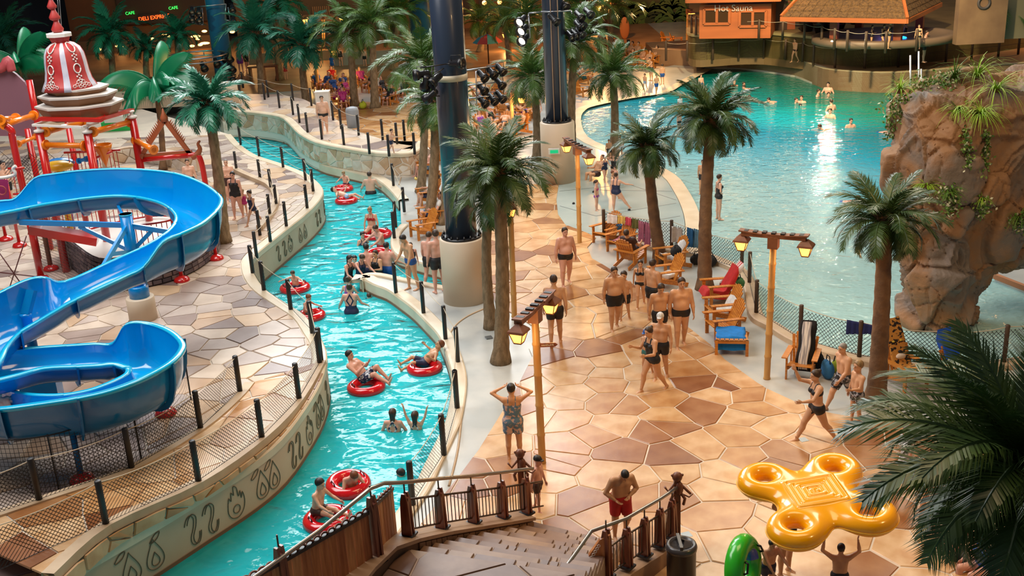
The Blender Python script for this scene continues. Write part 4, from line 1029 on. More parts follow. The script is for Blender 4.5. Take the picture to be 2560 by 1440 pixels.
def figure(pose, H, build=1.0, fem=False, belly=0.0, res=0.011, child=False, wear=(), curl=0.5, hair='short', extra=None):
    """returns body mesh data (verts, faces, mats) and clothing pieces, in metres, pelvis at the origin"""
    p = dict(POSE[pose] if isinstance(pose, str) else pose)
    if extra: p.update(extra)
    Tm = rx(-R_(p.get('lean', 0)))@rz_(R_(p.get('twist', 0)))@ry_(R_(p.get('side', 0)))
    hs = 1.18 if child else 1.0
    w_ = build*(0.95 if fem else 1.0); P = []; pel = np.zeros(3)
    def T(x, y, z): return pel+Tm@np.array([x, y, z])
    hw = 0.050 if not fem else 0.055
    P += [('c', (-hw, 0,-0.012),(hw, 0,-0.012), 0.062*w_, 0.062*w_, 0),('e', (-0.042,-0.030,-0.030),(0.048*w_, 0.045*w_, 0.045*w_), 0.02),('e', (0.042,-0.030,-0.030),(0.048*w_, 0.045*w_, 0.045*w_), 0.02)]
    wa = 0.050 if fem else 0.056
    for s in (-1,1):
        P += [('c', T(s*0.035,0,-0.01), T(s*0.034,0.004,0.09), 0.056*w_, wa*w_, 0.03),('c', T(s*0.034,0.004,0.09), T(s*0.050,0.004,0.20), wa*w_, 0.058*w_, 0.03)]
        P += [('c', T(s*0.02,0.0,0.262), T(s*0.092,-0.002,0.262), 0.036,0.034*w_, 0.03)]
        if fem: P.append(('e', T(s*0.044,0.050,0.192),(0.034,0.034,0.034), 0.015))
        elif not child: P.append(('e', T(s*0.042,0.034,0.215),(0.046,0.032,0.030), 0.02))
    if belly: P.append(('e', T(0,0.030+0.02*belly, 0.075),(0.080*w_, (0.055+0.03*belly), 0.085), 0.03))
    nb = T(0,-0.004,0.285); Hm = Tm@rx(-R_(p.get('head', 0)*0.5)); Hm2 = Tm@rx(-R_(p.get('head', 0)))@rz_(R_(p.get('look', 0)))
    hc = nb+Hm@np.array([0,0.012,0.045])+Hm2@np.array([0,0.008,0.065*hs])
    P.append(('c', T(0,-0.006,0.26), nb+Hm@np.array([0,0.006,0.05]), 0.036,0.030,0.03))
    seg = {}; up_, fo_, th_, sh_ = 0.165,0.140,0.245,0.240
    if child: th_, sh_, up_, fo_ = 0.225,0.22,0.155,0.135
    hands = []; feet = []
    for nm, s in (('R', 1),('L', -1)):
        a = p.get('arm'+nm, A_DN); d1 = Tm@nrm((a[0][0]*s, a[0][1], a[0][2])); d2 = Tm@nrm((a[1][0]*s, a[1][1], a[1][2]))
        sh = T(s*0.108*(0.94 if fem else 1.0)*(0.9+0.1*w_), -0.002,0.258); el = sh+d1*up_; wr = el+d2*fo_; aw = w_*(0.86 if fem or child else 1.0)
        P += [('c', sh, el, 0.037*aw, 0.024*aw, 0.022),('c', el, el+d2*fo_*0.35,0.024*aw, 0.0255*aw, 0.008),('c', el+d2*fo_*0.35, wr, 0.0255*aw, 0.0155,0.006)]
        seg['arm'+nm] = (sh, el, wr); hands.append((wr, d2, s, d1))
        l = p.get('leg'+nm, L_ST); e1 = nrm((l[0][0]*s, l[0][1], l[0][2])); e2 = nrm((l[1][0]*s, l[1][1], l[1][2]))
        hp = np.array([s*0.050,0,-0.018]); kn = hp+e1*th_; an = kn+e2*sh_; lw = w_*(1.06 if fem else 1.0)*(0.86 if child else 1)
        back = nrm(np.cross(np.cross(e2, [0,1,0]), e2)) if abs(e2[1]) < 0.95 else np.array([0,0,1.0])
        P += [('c', hp, kn, 0.062*lw, 0.035*lw, 0.02),('c', kn, kn+e2*sh_*0.34-back*0.010,0.034*lw, 0.034*lw, 0.012),('c', kn+e2*sh_*0.34-back*0.010, an, 0.033*lw, 0.019,0.008)]
        seg['leg'+nm] = (hp, kn, an)
        ft = p.get('foot'+nm)
        if ft is None:
            hz = np.array([0.12*s, 1.0,0.0]); pt = -math.atan2(-e2[1], -e2[2]) if e2[2] < -0.2 else 0.0
            lift = 0.0 if e2[1] > -0.3 else -0.65*min(1.0,-e2[1])
            if e2[1] > 0.6: hz = np.array([0,0.3,1.0]); lift = 0
            ft = hz+np.array([0,0, lift])
        feet.append((an, nrm(ft), s))
    V, Q = grow(P, res)
    # regional coordinates of every body vertex
    D_ = []; 
    u = ((V-pel)@Tm)[:, 2]; tx = ((V-pel)@Tm)[:, 0]; ty = ((V-pel)@Tm)[:, 1]
    dt = np.minimum(sdf_caps(V, T(-0.03,0,0), T(-0.045,0,0.24), 0.062,0.060), sdf_caps(V, T(0.03,0,0), T(0.045,0,0.24), 0.062,0.060)); dt = np.minimum(dt, sdf_caps(V, T(-0.05,0,-0.01), T(0.05,0,-0.01), 0.07,0.07))
    D_.append(dt); tt = {}
    for k in ('armR', 'armL', 'legR', 'legL'):
        a, b, c = seg[k]; r = (0.034,0.022,0.016) if k[0] == 'a' else (0.060,0.035,0.019)
        D_.append(np.minimum(sdf_caps(V, a, b, r[0], r[1]), sdf_caps(V, b, c, r[1], r[2])))
        tt[k] = np.clip(((V-a)@(b-a))/((b-a)@(b-a)), -0.5,3)
    reg = np.argmin(np.stack(D_), 0)
    tleg = np.where(V[:, 0] > 0, tt['legR'], tt['legL'])
    isleg = (reg >= 3)
    isarm = (reg == 1) | (reg == 2)
    # normals
    def normals(V, Q):
        n = np.cross(V[Q[:, 1]]-V[Q[:, 0]], V[Q[:, 3]]-V[Q[:, 0]]); N_ = np.zeros_like(V)
        for i in range(4): np.add.at(N_, Q[:, i], n)
        return N_/np.maximum(1e-12, np.linalg.norm(N_, axis=1))[:, None]
    N_ = normals(V, Q); pieces = []
    for wname, colr in wear:
        f = None; off = 0.004; loose = 0.0
        if wname == 'shorts': sl = 0.52-tleg; st = 0.045-u; off = 0.007; loose = 0.009
        elif wname == 'longshorts': sl = 0.80-tleg; st = 0.045-u; off = 0.008; loose = 0.012
        elif wname == 'trunks': sl = 0.24-tleg; st = 0.035-u
        elif wname == 'briefs': sl = 0.02-tleg+0.9*np.maximum(0,-V[:, 1]-0.0)*2; st = 0.020-u
        elif wname == 'suit':
            sl = 0.03-tleg; neck = np.where(ty > 0,0.235,0.16); st = np.maximum(neck-u, (0.010-np.abs(np.abs(tx)-0.048))*1.0)
        elif wname == 'xsuit':
            sl = 0.03-tleg; neck = np.where(ty > 0,0.235,0.10); ln = np.where(ty > 0,0.048,0.055-np.abs(u-0.19)*0.55); st = np.maximum(neck-u, (0.012-np.abs(np.abs(tx)-ln)))
        elif wname == 'bra': sl = tleg*0-1; st = np.maximum(np.minimum(u-0.165,0.222-u), np.minimum(u-0.2,0.008-np.abs(np.abs(tx)-0.05)))
        elif wname == 'dress': sl = 0.62-tleg; st = np.maximum(0.20-u, 0.006-np.abs(np.abs(tx)-0.045)); off = 0.012; loose = 0.018
        elif wname == 'tee': sl = -0.05-tleg; st = 0.30-u; off = 0.01; loose = 0.008
        f = np.where(isleg, sl*0.245, st)
        if wname == 'tee':
            ta = np.where(tx > 0, tt['armR'], tt['armL']); f = np.where(isarm, (0.55-ta)*0.165, f)
        elif wname not in (): f = np.where(isarm, -1.0, f)
        Qs = Q[(f[Q] > 0).any(1)]; used = {}; vs = []; fs = []
        Fv = f; ramp_ = np.clip(f/0.03,0,1)
        for q in Qs:
            fq = Fv[q]; poly = []
            for i in range(4):
                a, b = int(q[i]), int(q[(i+1) % 4]); fa, fb = fq[i], fq[(i+1) % 4]
                if fa > 0:
                    if a not in used: used[a] = len(vs); vs.append(V[a]+N_[a]*(off*0.45+off*0.55*ramp_[a]+(loose*max(0, tleg[a]) if isleg[a] else 0)))
                    poly.append(used[a])
                if (fa > 0) != (fb > 0) and abs(fa-fb) > 1e-9:
                    e = (min(a, b), max(a, b))
                    if e not in used:
                        t = fa/(fa-fb) if fa-fb else 0.5; t = min(1, max(0, t)); used[e] = len(vs); nn = N_[a]*(1-t)+N_[b]*t
                        vs.append(V[a]*(1-t)+V[b]*t+nn*(off*0.35+(loose*max(0, tleg[a]) if isleg[a] else 0)))
                    poly.append(used[e])
            if len(poly) >= 3: fs.append(tuple(poly))
        if fs: pieces.append((wname, colr, np.array(vs)*H, fs))
    # skirt of a dress closes between the legs
    parts = [(V, Q, np.zeros(len(Q), int))]
    hv, hq, hm = tpl('head', 0.0062 if res < 0.014 else 0.011)
    parts.append((hc+(hv*hs)@Hm2.T, hq, hm))
    for wr, d, s, d1 in hands:
        zx = -d; y = np.array([0,1.0,0])@Tm.T if abs((Tm@np.array([0,1.0,0]))@zx) < 0.9 else Tm@np.array([0,0,1.0]); y = nrm(y-zx*(y@zx)); x = np.cross(y, zx)
        a, b = tpl('hand', 0.0040 if res < 0.014 else 0.0058, curl); a = a.copy(); a[:, 0] *= s
        if s < 0: b = b[:, ::-1]
        parts.append((wr+a@np.stack([x, y, zx]), b, np.zeros(len(b), int)))
    for an, f, s in feet:
        y = f; z = np.array([0,0,1.0]); z = z if abs(y@z) < 0.9 else np.array([0,-1.0,0]); z = nrm(z-y*(z@y)); x = np.cross(y, z)
        a, b = tpl('foot', 0.0055 if res < 0.014 else 0.008); a = a.copy(); a[:, 0] *= -s
        if -s < 0: b = b[:, ::-1]
        parts.append((an+a@np.stack([x, y, z]), b, np.zeros(len(b), int)))
    n0 = 0; VV = []; QQ = []; MM = []
    for v, q, m in parts: VV.append(v); QQ.append(q+n0); MM.append(m); n0 += len(v)
    hr = None
    if hair:
        a, b = tpl('hair', 0.0075 if res < 0.014 else 0.011, hair); hr = ((hc+(a*hs)@Hm2.T)*H, b)
    low = min(min(seg['legR'][2][2], seg['legL'][2][2])-0.038,9)
    return np.concatenate(VV)*H, np.concatenate(QQ), np.concatenate(MM), pieces, hr, low*H, dict(hc=hc*H, hands=[w[0]*H for w in hands])
def np_mesh(name, V, Q, mats, mi=None, sm=True):
    me = bpy.data.meshes.new(name)
    if isinstance(Q, np.ndarray):
        n = len(Q); me.vertices.add(len(V)); me.vertices.foreach_set('co', np.asarray(V, dtype=np.float32).ravel())
        me.loops.add(n*4); me.loops.foreach_set('vertex_index', Q.astype(np.int32).ravel())
        me.polygons.add(n); me.polygons.foreach_set('loop_start', np.arange(0, n*4,4, dtype=np.int32))
    else: me.from_pydata([tuple(v) for v in V], [], Q)
    for m in mats: me.materials.append(m)
    if mi is not None: me.polygons.foreach_set('material_index', mi.astype(np.int32))
    me.polygons.foreach_set('use_smooth', [sm]*len(me.polygons)); me.update(calc_edges=True); return me
WN = {'shorts': 'swim_shorts', 'longshorts': 'swim_shorts', 'trunks': 'swim_trunks', 'briefs': 'swim_briefs', 'suit': 'swimsuit', 'xsuit': 'swimsuit', 'bra': 'bikini_top', 'dress': 'dress', 'tee': 'shirt'}
def person(label, at, face, pose='stand', H=1.72, wear=(('shorts', 'black'),), hair='short', hc='brown', skin='fair', fem=False, build=1.0, belly=0.0, child=False, res=None, zp=None, group=None, extra=None, tilt=None, curl=0.5):
    """at: ground point (Vector) under the figure; face: degrees, 0 looks to the camera, 90 to the picture's right; zp: height of the pelvis, else feet on the ground"""
    d = Vector(at)-Vector((0,0, HC))
    if res is None: res = 0.0105 if d.length < 33 else (0.016 if d.length < 50 else 0.022)
    V, Q, MI, pieces, hr, low, info = figure(pose, H, build, fem, belly, res, child, wear, curl, hair, extra)
    z = at[2]-low if zp is None else zp
    off = np.array([0,0, z-at[2]])
    V = V+off; rot = R_(face+180)
    o = link('person', np_mesh('person', V, Q, [m_skin[skin], m_eye, m_lip], MI), None, at, (tilt[0] if tilt else 0, tilt[1] if tilt else 0, rot))
    tag(o, label, 'person', group)
    for wname, c, vs, fs in pieces:
        me = np_mesh(WN[wname], vs+off, fs, [m_cloth[c]]); link(WN[wname], me, o)
    if hr is not None:
        link('cap' if hair == 'cap' else 'hair', np_mesh('hair', hr[0]+off, hr[1], [m_hair[hc]]), o)
    return o, z
def hgt(px, py, hpy, z):
    g = G(px, py, z); lo, hi = 0.2,3.0
    for _ in range(30):
        m = (lo+hi)/2; q = g+Vector((0,0, m-HC)); c = RC.T@np.array(q)
        if 720+FOC*c[1]/c[2] > hpy: lo = m
        else: hi = m
    return min(1.95, max(0.9, lo/0.985))
# ------------------------------------------------------------------ the people on the floor
def W(*a): return tuple(a)
SH = ('shorts', 'black'); TR = ('trunks', 'black')
def cast(label, fx, fy, head, face, pose='stand', z=0.0, wear=(SH,), **k):
    H0 = k.pop('H', 1.7); H = hgt(fx, fy, head, z) if head else H0
    return person(label, G(fx, fy, z), face, pose, H=H, wear=wear, **k)
cast('pot-bellied man in small black trunks walking alone on the orange paving', 1416,712,570,22, 'stand_wide', wear=(TR,), build=1.22, belly=1.0, hc='brown', skin='pink', extra=dict(legR=((0.14,0.25,-1),(0.06,0.1,-1)), legL=((0.14,-0.12,-1),(0.06,-0.35,-1))))
cast('man seen from behind in black shorts beside the near bamboo lamp head', 1390,862,692,178, 'walk_soft', skin='tan', build=1.05)
cast('heavy man in black shorts walking toward the stairs, left of the group', 1537,824,668,12, 'walk_soft', build=1.18, belly=0.5, skin='tan')
cast('boy in dark shorts walking just behind the heavy man of the group', 1562,802,676,-20, 'walk_soft', child=True, skin='tan')
cast('slim girl in a dark bikini walking behind the group of men', 1602,768,648,-8, 'walk', wear=(('bra', 'black'),('briefs', 'black')), hair='long', fem=True, skin='tan', build=0.9)
cast('tattooed man in black shorts with his back half turned, by the empty deck chair', 1632,805,652,130, 'stand', skin='tan', build=1.08)
cast('young man in black shorts looking down at the floor, middle of the group', 1650,868,706,8, 'walk_soft', skin='tan', extra=dict(head=22))
cast('broad man in tight black trunks, rightmost of the walking group', 1702,868,695,5, 'walk_soft', wear=(TR,), build=1.14, belly=0.35, skin='tan', hc='brown')
cast('woman in black cross-back swimsuit striding with both forearms raised', 1632,978,812,-58, 'armsbent', wear=(('xsuit', 'black'),), fem=True, skin='tan', build=1.05, hair='bun')
cast('man in a grey bathing cap walking behind the striding woman', 1652,948,782,-20, 'walk_soft', hair='cap', hc='white', skin='tan')
cast('child in a blue cap partly hidden behind the striding woman', 1618,935,822,-50, 'walk_soft', hair='cap', hc='blue', child=True, wear=(('shorts', 'teal'),), skin='tan')
cast('woman in a blue floral dress holding her hands to her head, seen from behind', 1287,1148,964,178, 'hands_head', wear=(('dress', 'floral'),), fem=True, hair='bun', hc='black', skin='tan')
cast('boy in black cap and dark shorts at the head of the stair railing', 1346,1277,1138,60, 'walk_soft', hair='cap', hc='black', child=True, wear=(('shorts', 'brown'),), skin='pink')
cast('muscular man in long red shorts looking down at his hands near the stairs', 1552,1345,1152,15, 'lookdown', wear=(('longshorts', 'red'),), hair='buzz', hc='black', skin='olive', build=1.12)
cast('woman in black bikini striding left with a phone held up', 2038,1104,918,-82, 'phone', wear=(('bra', 'black'),('trunks', 'black')), fem=True, hair='bun', hc='brown', skin='tan', build=1.1)
cast('older man in dotted black shorts striding left by the pool fence', 2106,1022,850,-70, 'stride', wear=(('longshorts', 'dotted'),), hc='grey', hair='buzz', skin='tan', build=1.1)
cast('fair boy in dark patterned shorts standing before the older man', 2138,1062,902,-72, 'stand', wear=(('shorts', 'dotted'),), child=True, hc='blond', skin='tan', extra=dict(armL=((0.2,0.5,-1),(0.0,1,0.1)), legR=((0.05,0.1,-1),(0.02,0.0,-1))))
cast('man seen from behind carrying the yellow raft above his head', 2094,1520,1364,172, 'carry', hc='black', skin='olive', extra=dict(look=-15))
cast('second carrier hidden under the left edge of the yellow raft', 1962,1436, None, 40, 'carry', H=1.60, skin='olive', hc='black')
cast('person holding up the green and blue swim ring', 1918,1490,1345,20, 'reach', skin='tan', hc='black', wear=(('shorts', 'navy'),))
cast('woman in white shirt walking left behind the near palm fronds', 2262,1236,1062,-80, 'walk', wear=(('tee', 'white'),('shorts', 'white')), fem=True, hc='grey', skin='pink')
cast('person in dark speckled swimsuit walking right behind the near palm fronds', 2322,1300,1126,-40, 'armsbent', wear=(('suit', 'dotted'),), fem=True, hair='long', hc='brown', skin='tan')
cast('woman in a blue swimsuit sitting on the floor below the near palm', 2460,1432, None, -70, 'sit', H=1.6, wear=(('suit', 'blue'),), fem=True, hair='bun', hc='brown', skin='pink', zp=0.12, extra=dict(lean=10))
cast('person lying in the sun under the near palm fronds', 2390,1395, None, 60, 'lounge', H=1.5, zp=0.10, skin='pink', hc='grey')
# right river bank
cast('young man in bright blue trunks holding the fence post on the river tongue', 1032,724,583,-52, 'reach', wear=(('trunks', 'blue'),), hc='black', skin='tan', extra=dict(lean=10, head=20, armR=((0.2,0.5,-1),(0.0,0.7,-0.6)), armL=((0.2,0.5,-1),(0,0.5,-0.8)), legR=((0.05,0.15,-1),(0.02,-0.05,-1)), legL=((0.05,-0.10,-1),(0.02,-0.2,-1))))
cast('boy in loose black shorts stepping down into the side inlet', 1078,720,583,150, 'walk_soft', z=-0.35, hc='brown', skin='pink', extra=dict(head=15))
cast('man in black shorts half hidden by the white pillar base', 1100,732,578,200, 'stand', skin='pink', hc='brown')
cast('woman in black swimsuit behind the young man in blue trunks', 1034,706,608,10, 'stand', z=-0.35, wear=(('suit', 'black'), ), fem=True, hc='brown', skin='pink')
# splash pad and beach
cast('little girl in purple bikini bottom on the splash pad', 1492,527,450,70, 'stand', child=True, wear=(('bra', 'magenta'),('briefs', 'purple')), hair='pony', hc='brown', skin='fair', H=1.2)
cast('woman in black swimsuit kicking one leg on the splash pad', 1541,530,434,150, 'stand', wear=(('suit', 'navy'),), fem=True, hc='brown', hair='bun', skin='fair', build=1.15, extra=dict(legR=((0.65,0.25,-1),(0.65,0.3,-1)), armR=((0.9,0.4,-0.5),(0.8,0.7,-0.2))))
cast('person with arm stretched out beside the kicking woman', 1532,500,428,75, 'point', fem=True, hc='red', wear=(('suit', 'black'),), skin='tan')
cast('woman in dark swimsuit with a purple head scarf by the lamp', 1512,455,388,20, 'armsbent', fem=True, hair='cap', hc='white', wear=(('suit', 'navy'),), skin='fair')
cast('woman wringing her hair in a dark swimsuit near the bathers', 1535,452,388,-20, 'hands_head', fem=True, hair='long', wear=(('suit', 'black'),), skin='fair')
cast('adult crouching beside a low chair behind the little girl', 1492,448, None, -60, 'sit', H=1.6, zp=0.25, wear=(('shorts', 'brown'),), skin='tan')
cast('man in dark trunks on the beach behind the palm trunk', 1523,402,352,10, 'stand', skin='tan')
cast('person in a white shirt at the beach edge behind the palm trunk', 1551,392,338,-20, 'stand', wear=(('tee', 'white'),('shorts', 'navy')), skin='tan')
cast('slim woman in black swimsuit standing in shallow water, hand on hip', 1796,549,438,100, 'hip', wear=(('suit', 'black'),), fem=True, hc='brown', skin='fair', build=0.92, z=PZW)
cast('man in dark shorts wading, half hidden by the tallest palm trunk', 1757,482,398,-20, 'walk', skin='tan', z=PZW)
cast('person standing in the shallows seen through the palm fronds', 1698,330,292,30, 'stand', skin='fair', wear=(TR,), z=PZW)
cast('person in white shirt wading beneath the tallest palm crown', 1700,288,240,30, 'stand', skin='fair', wear=(('tee', 'white'),), z=PZW)
cast('small boy in blue shorts running along the beach strip', 1613,224,183,-40, 'walk', child=True, wear=(('shorts', 'lightblue'),), skin='tan')
cast('boy in blue shorts stepping into the pool at the strip', 1641,236,184,30, 'walk_soft', child=True, wear=(('shorts', 'blue'),), skin='tan')
cast('boy in blue shorts facing the loungers at the beach', 1656,211,160,200, 'stand', child=True, wear=(('shorts', 'blue'),), skin='tan')
cast('man in dark trunks bending at the lounger row by the beach', 1628,202,143,-60, 'reach', skin='tan')
cast('man in blue trunks wading at the far left of the pool', 1752,236,187,20, 'stand', wear=(('shorts', 'blue'),), skin='pink', z=PZW-0.4)
cast('man walking on the upper path behind the pool rope fence', 1987,155,96,-60, 'walk', skin='tan', wear=(('briefs', 'brown'),), z=0.95, hc='brown', H=1.7)
# walkway, left terrace
cast('fat man in black briefs walking down the raised walkway', 813,335,240,10, 'walk_soft', z=UZ, wear=(('briefs', 'black'),), build=1.2, belly=1.0, skin='fair')
cast('boy in navy shorts carrying an orange toy on the raised walkway', 980,382,320,60, 'armsbent', z=UZ, child=True, wear=(('shorts', 'navy'),), skin='fair')
cast('woman in black swimsuit walking with children on the left terrace', 597,545,430,-5, 'walk_soft', z=TZ, wear=(('suit', 'black'),), fem=True, hair='bun', hc='black', skin='pink', build=1.1)
cast('small child in magenta swimsuit beside the woman in black', 614,541,472,15, 'walk_soft', z=TZ, wear=(('suit', 'magenta'),), child=True, fem=True, hc='blond', hair='pony', skin='fair')
cast('girl in navy swimsuit running behind the small child', 637,562,470,-35, 'stride', z=TZ, wear=(('suit', 'navy'),), child=True, fem=True, hc='brown', hair='bun', skin='fair')
cast('person in black trunks hidden behind the small dark palm trunk', 558,545,445,20, 'stand', z=TZ, wear=(TR,), skin='pink')
cast('bald man standing with folded arms behind the woman in black', 578,505,400,10, 'fold', z=TZ, hc='grey', hair='buzz', skin='fair', wear=(('shorts', 'brown'),))
cast('bare-chested man standing by the low stone wall behind the slide', 482,500,400,15, 'stand', z=TZ, hc='brown', skin='fair')
cast('boy with dark hair by the play tower railing at left', 28,520,402,60, 'stand', z=TZ, child=True, hc='black', skin='fair')
cast('broad-backed man leaning over in the play structure', 245,470,350,100, 'reach', z=TZ, build=1.2, skin='pink', hc='grey', wear=(('shorts', 'blue'),))
# ------------------------------------------------------------------ river bathers
def wet(label, px, py, face, pose='wade', H=1.65, dz=-0.02, z=None, **k):
    z = WZ if z is None else z
    return person(label, G(px, py, z), face, pose, H=H, zp=z+dz, **k)
wet('man in dark trunks wading up the river, seen from behind', 927,484,178, 'wade', 1.78,0.05, wear=(('shorts', 'black'),), skin='fair', hc='brown', build=1.1)
wet('wet-haired woman in a dark suit beside the group tube', 906,610,40, 'wade', 1.5,-0.26, wear=(('suit', 'navy'),), fem=True, skin='fair', hc='black')
wet('man in navy shorts with his back turned, centre of the river group', 921,690,176, 'reach', 1.75,0.22, wear=(('shorts', 'navy'),), skin='pink', hc='black', extra=dict(lean=6))
wet('dark-haired man in blue shorts seen from behind beside the kerb', 970,686,160, 'wade', 1.75,0.22, wear=(('shorts', 'blue'),), skin='pink', hc='black', build=1.1)
wet('woman in black swimsuit laughing in the river group', 944,692,-30, 'fold', 1.62,0.12, wear=(('suit', 'black'),), fem=True, skin='tan', hc='brown', build=1.05)
wet('woman in navy swimsuit leaning on the kerb tip', 902,700,40, 'reach', 1.64,0.16, wear=(('suit', 'navy'),), fem=True, skin='pink', hc='brown', extra=dict(lean=12, head=25))
wet('woman with long dark hair and black swimsuit at the group edge', 872,705,60, 'reach', 1.62,0.14, wear=(('suit', 'black'),), fem=True, skin='pink', hc='black', hair='long', extra=dict(armR=((0.3,0.6,-0.8),(0,1,-0.3)), armL=((0.3,0.6,-0.8),(0,1,-0.3))))
wet('child face peeking between the women of the river group', 889,672,10, 'wade', 1.35,-0.2, skin='fair', hc='black', child=True)
wet('girl with tied hair holding the kerb tip, seen from behind', 872,735,170, 'wade', 1.42,-0.16, wear=(('suit', 'purple'),), fem=True, skin='fair', hair='bun', hc='brown', child=True)
wet('woman in navy cross-back swimsuit wading away in the middle of the river', 879,782,176, 'wade', 1.70,0.06, wear=(('xsuit', 'navy'),), fem=True, skin='pink', hc='brown', hair='bun', build=1.08)
wet('child swimming with green armbands along the kerb', 936,752,-150, 'swim', 1.1,-0.14, wear=(('shorts', 'navy'),), skin='fair', hc='brown', child=True)
wet('woman in dark floral swimsuit wading, seen from behind', 984,1078,172, 'wade', 1.60,-0.22, wear=(('xsuit', 'navywhite'),), fem=True, skin='pink', hc='brown', hair='long', extra=dict(armL=((0.5,0.1,-1),(0.3,0.3,-1))))
wet('girl in flowered swimsuit throwing both arms up in the water', 1040,1072,165, 'cheer', 1.32,-0.22, wear=(('xsuit', 'navywhite'),), fem=True, skin='fair', hc='brown', hair='long', child=True)
wet('dark-haired child swimming along the net fence', 1058,1190,-100, 'swim', 1.35,-0.18, wear=(('suit', 'purple'),), skin='pink', hc='black', child=True, fem=True)
# wave pool swimmers
sw = [(1835,214, 'wade', -0.45, 'fair-haired head and shoulders, first of three bathers by the pool back wall', 0),(1858,217, 'wade', -0.5, 'grey-haired head, second of three bathers by the pool back wall', 20),(1884,221, 'swim', -0.12, 'swimmer stretched out, third of three bathers by the back wall', -80),(1872,248, 'wade', -0.55, 'lone head behind the tallest palm tip in the pool', 20),
      (1942,253, 'swim', -0.1, 'dark-haired swimmer far left of the glittering water', -60),(1988,257, 'wade', -0.5, 'left head of the trio in the wave pool', 30),(2004,256, 'wade', -0.4, 'bather in red top, right of the trio', -30),(2000,262, 'wade', -0.7, 'low dark head in front of the trio', 0),
      (2043,240, 'wade', -0.4, 'broad bather just left of the standing adult near the back wall', 60),(2070,232, 'wade', -0.2, 'dark-haired adult standing upright near the pool back wall', -30),(2070,243, 'wade', -0.5, 'child head below the standing adult', 0),(2079,275, 'wade', -0.25, 'upper adult of the pair in the glitter', 200),
      (2076,295, 'wade', -0.3, 'lower adult of the pair in the glitter with blue trunks', -40),(2078,322, 'swim', -0.1, 'swimmer moving left under the glitter', -80),(2125,318, 'wade', -0.35, 'dark-haired bather right of the glitter', 10),(2194,330, 'swim', -0.1, 'blond swimmer nearest the rock', 60),(2103,503, 'swim', -0.1, 'swimmer diving with feet up at the palm crown in front of the rock', 60)]
for x, y, ps, dz, lb, fc in sw:
    wet(lb, x, y, fc, ps, 1.65, dz, z=PZW, skin='pink', wear=(('shorts', 'blue'),), hc='black' if 'dark' in lb else ('blond' if 'fair' in lb or 'blond' in lb else 'brown'))

# ------------------------------------------------------------------ swim tubes and their riders
m_tube = mat('tube_red', (0.62,0.006,0.012), 0.16, coat=0.6); m_hand = mat('handle_dark', (0.10,0.01,0.02), 0.4)
def ring(label, px, py, R=0.47, r=0.135, tilt=(0,0), z=WZ, rz=0.0, group='red swim tubes on the river', mt=None, zc=0.05, sz=0.9):
    g = G(px, py, z); t = thing('swim_tube', label, 'tube', g, rz, group)
    e = Euler((tilt[0], tilt[1], 0))
    mb = MB(); mb.torus((0,0, zc), R-r, r, 40,14, rot=e, sz=sz); mb.put('ring', mt or m_tube, t)
    for a in (0.6,3.7):
        mb = MB(); p = Vector((math.cos(a)*(R-r), math.sin(a)*(R-r), r*sz)); d = Vector((-math.sin(a), math.cos(a), 0))
        mb.tube([e.to_matrix()@(p-d*0.09)+Vector((0,0, zc-0.01)), e.to_matrix()@(p-d*0.06)+Vector((0,0, zc+0.045)), e.to_matrix()@(p+d*0.06)+Vector((0,0, zc+0.045)), e.to_matrix()@(p+d*0.09)+Vector((0,0, zc-0.01))], 0.016,6)
        mb.put('handle', m_hand, t)
    return t
def rider(label, px, py, face, pose='tube', H=1.5, dz=0.0, **k): return wet(label, px, py, face, pose, H, dz, **k)
ring('red tube with a seated toddler, farthest of the river tubes', 858,475,0.42); rider('toddler sitting upright in the farthest red tube', 866,468,-20, 'tube_upright', 1.15,0.16, child=True, hc='blond', wear=(('shorts', 'navy'),))
ring('red tube under the boy lying on his back, second from the top of the river', 866,505,0.45); rider('boy lying back across the second red tube with legs out', 868,499,75, 'tube', 1.45,0.13, child=True, hc='black', wear=(('shorts', 'lightblue'),), extra=dict(lean=-70))
ring('red tube under the blonde woman in the bathing group', 942,590,0.55); rider('woman in red bikini sitting high on a red tube', 932,582,-10, 'tube_upright', 1.62,0.22, fem=True, hc='blond', hair='bun', wear=(('bra', 'red'),('briefs', 'red')), skin='fair', extra=dict(lean=5, armR=((0.3,0.3,-1),(0,0.4,-1)), armL=((0.3,0.3,-1),(0,0.4,-1))))
wet('young man with wet back leaning against the group tube', 955,622,-50, 'reach', 1.68,0.12, wear=(('shorts', 'red'),), skin='pink', hc='brown', extra=dict(head=20))
ring('red tube in the middle of the standing group', 945,648,0.52, zc=0.12, tilt=(0.12,0))
ring('red tube with a small child at the left river fence', 738,724,0.47); rider('small child sitting deep in the tube at the left fence', 742,722,-20, 'tube_upright', 1.12,0.10, child=True, hc='brown', wear=(('shorts', 'navy'),), extra=dict(armR=((0.9,0.4,-0.2),(0.6,0.6,0.0)), armL=((0.9,0.4,-0.2),(0.6,0.6,0.0))))
ring('red tube half hidden behind the left net fence', 778,793,0.42); rider('red-haired child in the tube behind the left net fence', 766,788,70, 'tube_upright', 1.2,0.08, child=True, hc='red', skin='pink')
ring('red tube with a reclining child near the right kerb', 1062,924,0.45); rider('child reclining in the red tube near the right kerb', 1062,915,-80, 'tube', 1.45,0.12, child=True, hc='red', skin='tan', wear=(('longshorts', 'navy'),))
ring('red tube with the young man lounging across it in mid river', 916,972,0.47); rider('young man in striped shorts lounging across a red tube in mid river', 912,958,68, 'tube', 1.66,0.18, hc='black', skin='pink', wear=(('longshorts', 'navywhite'),), extra=dict(lean=-42, armR=((0.2,0.3,-1),(-0.5,1,0.1)), armL=((0.2,0.3,-1),(-0.5,1,0.1)), legR=((0.1,1,0.5),(0.0,1,-0.5)), legL=((0.15,1,0.9),(0.0,1,-1.0)), head=35))
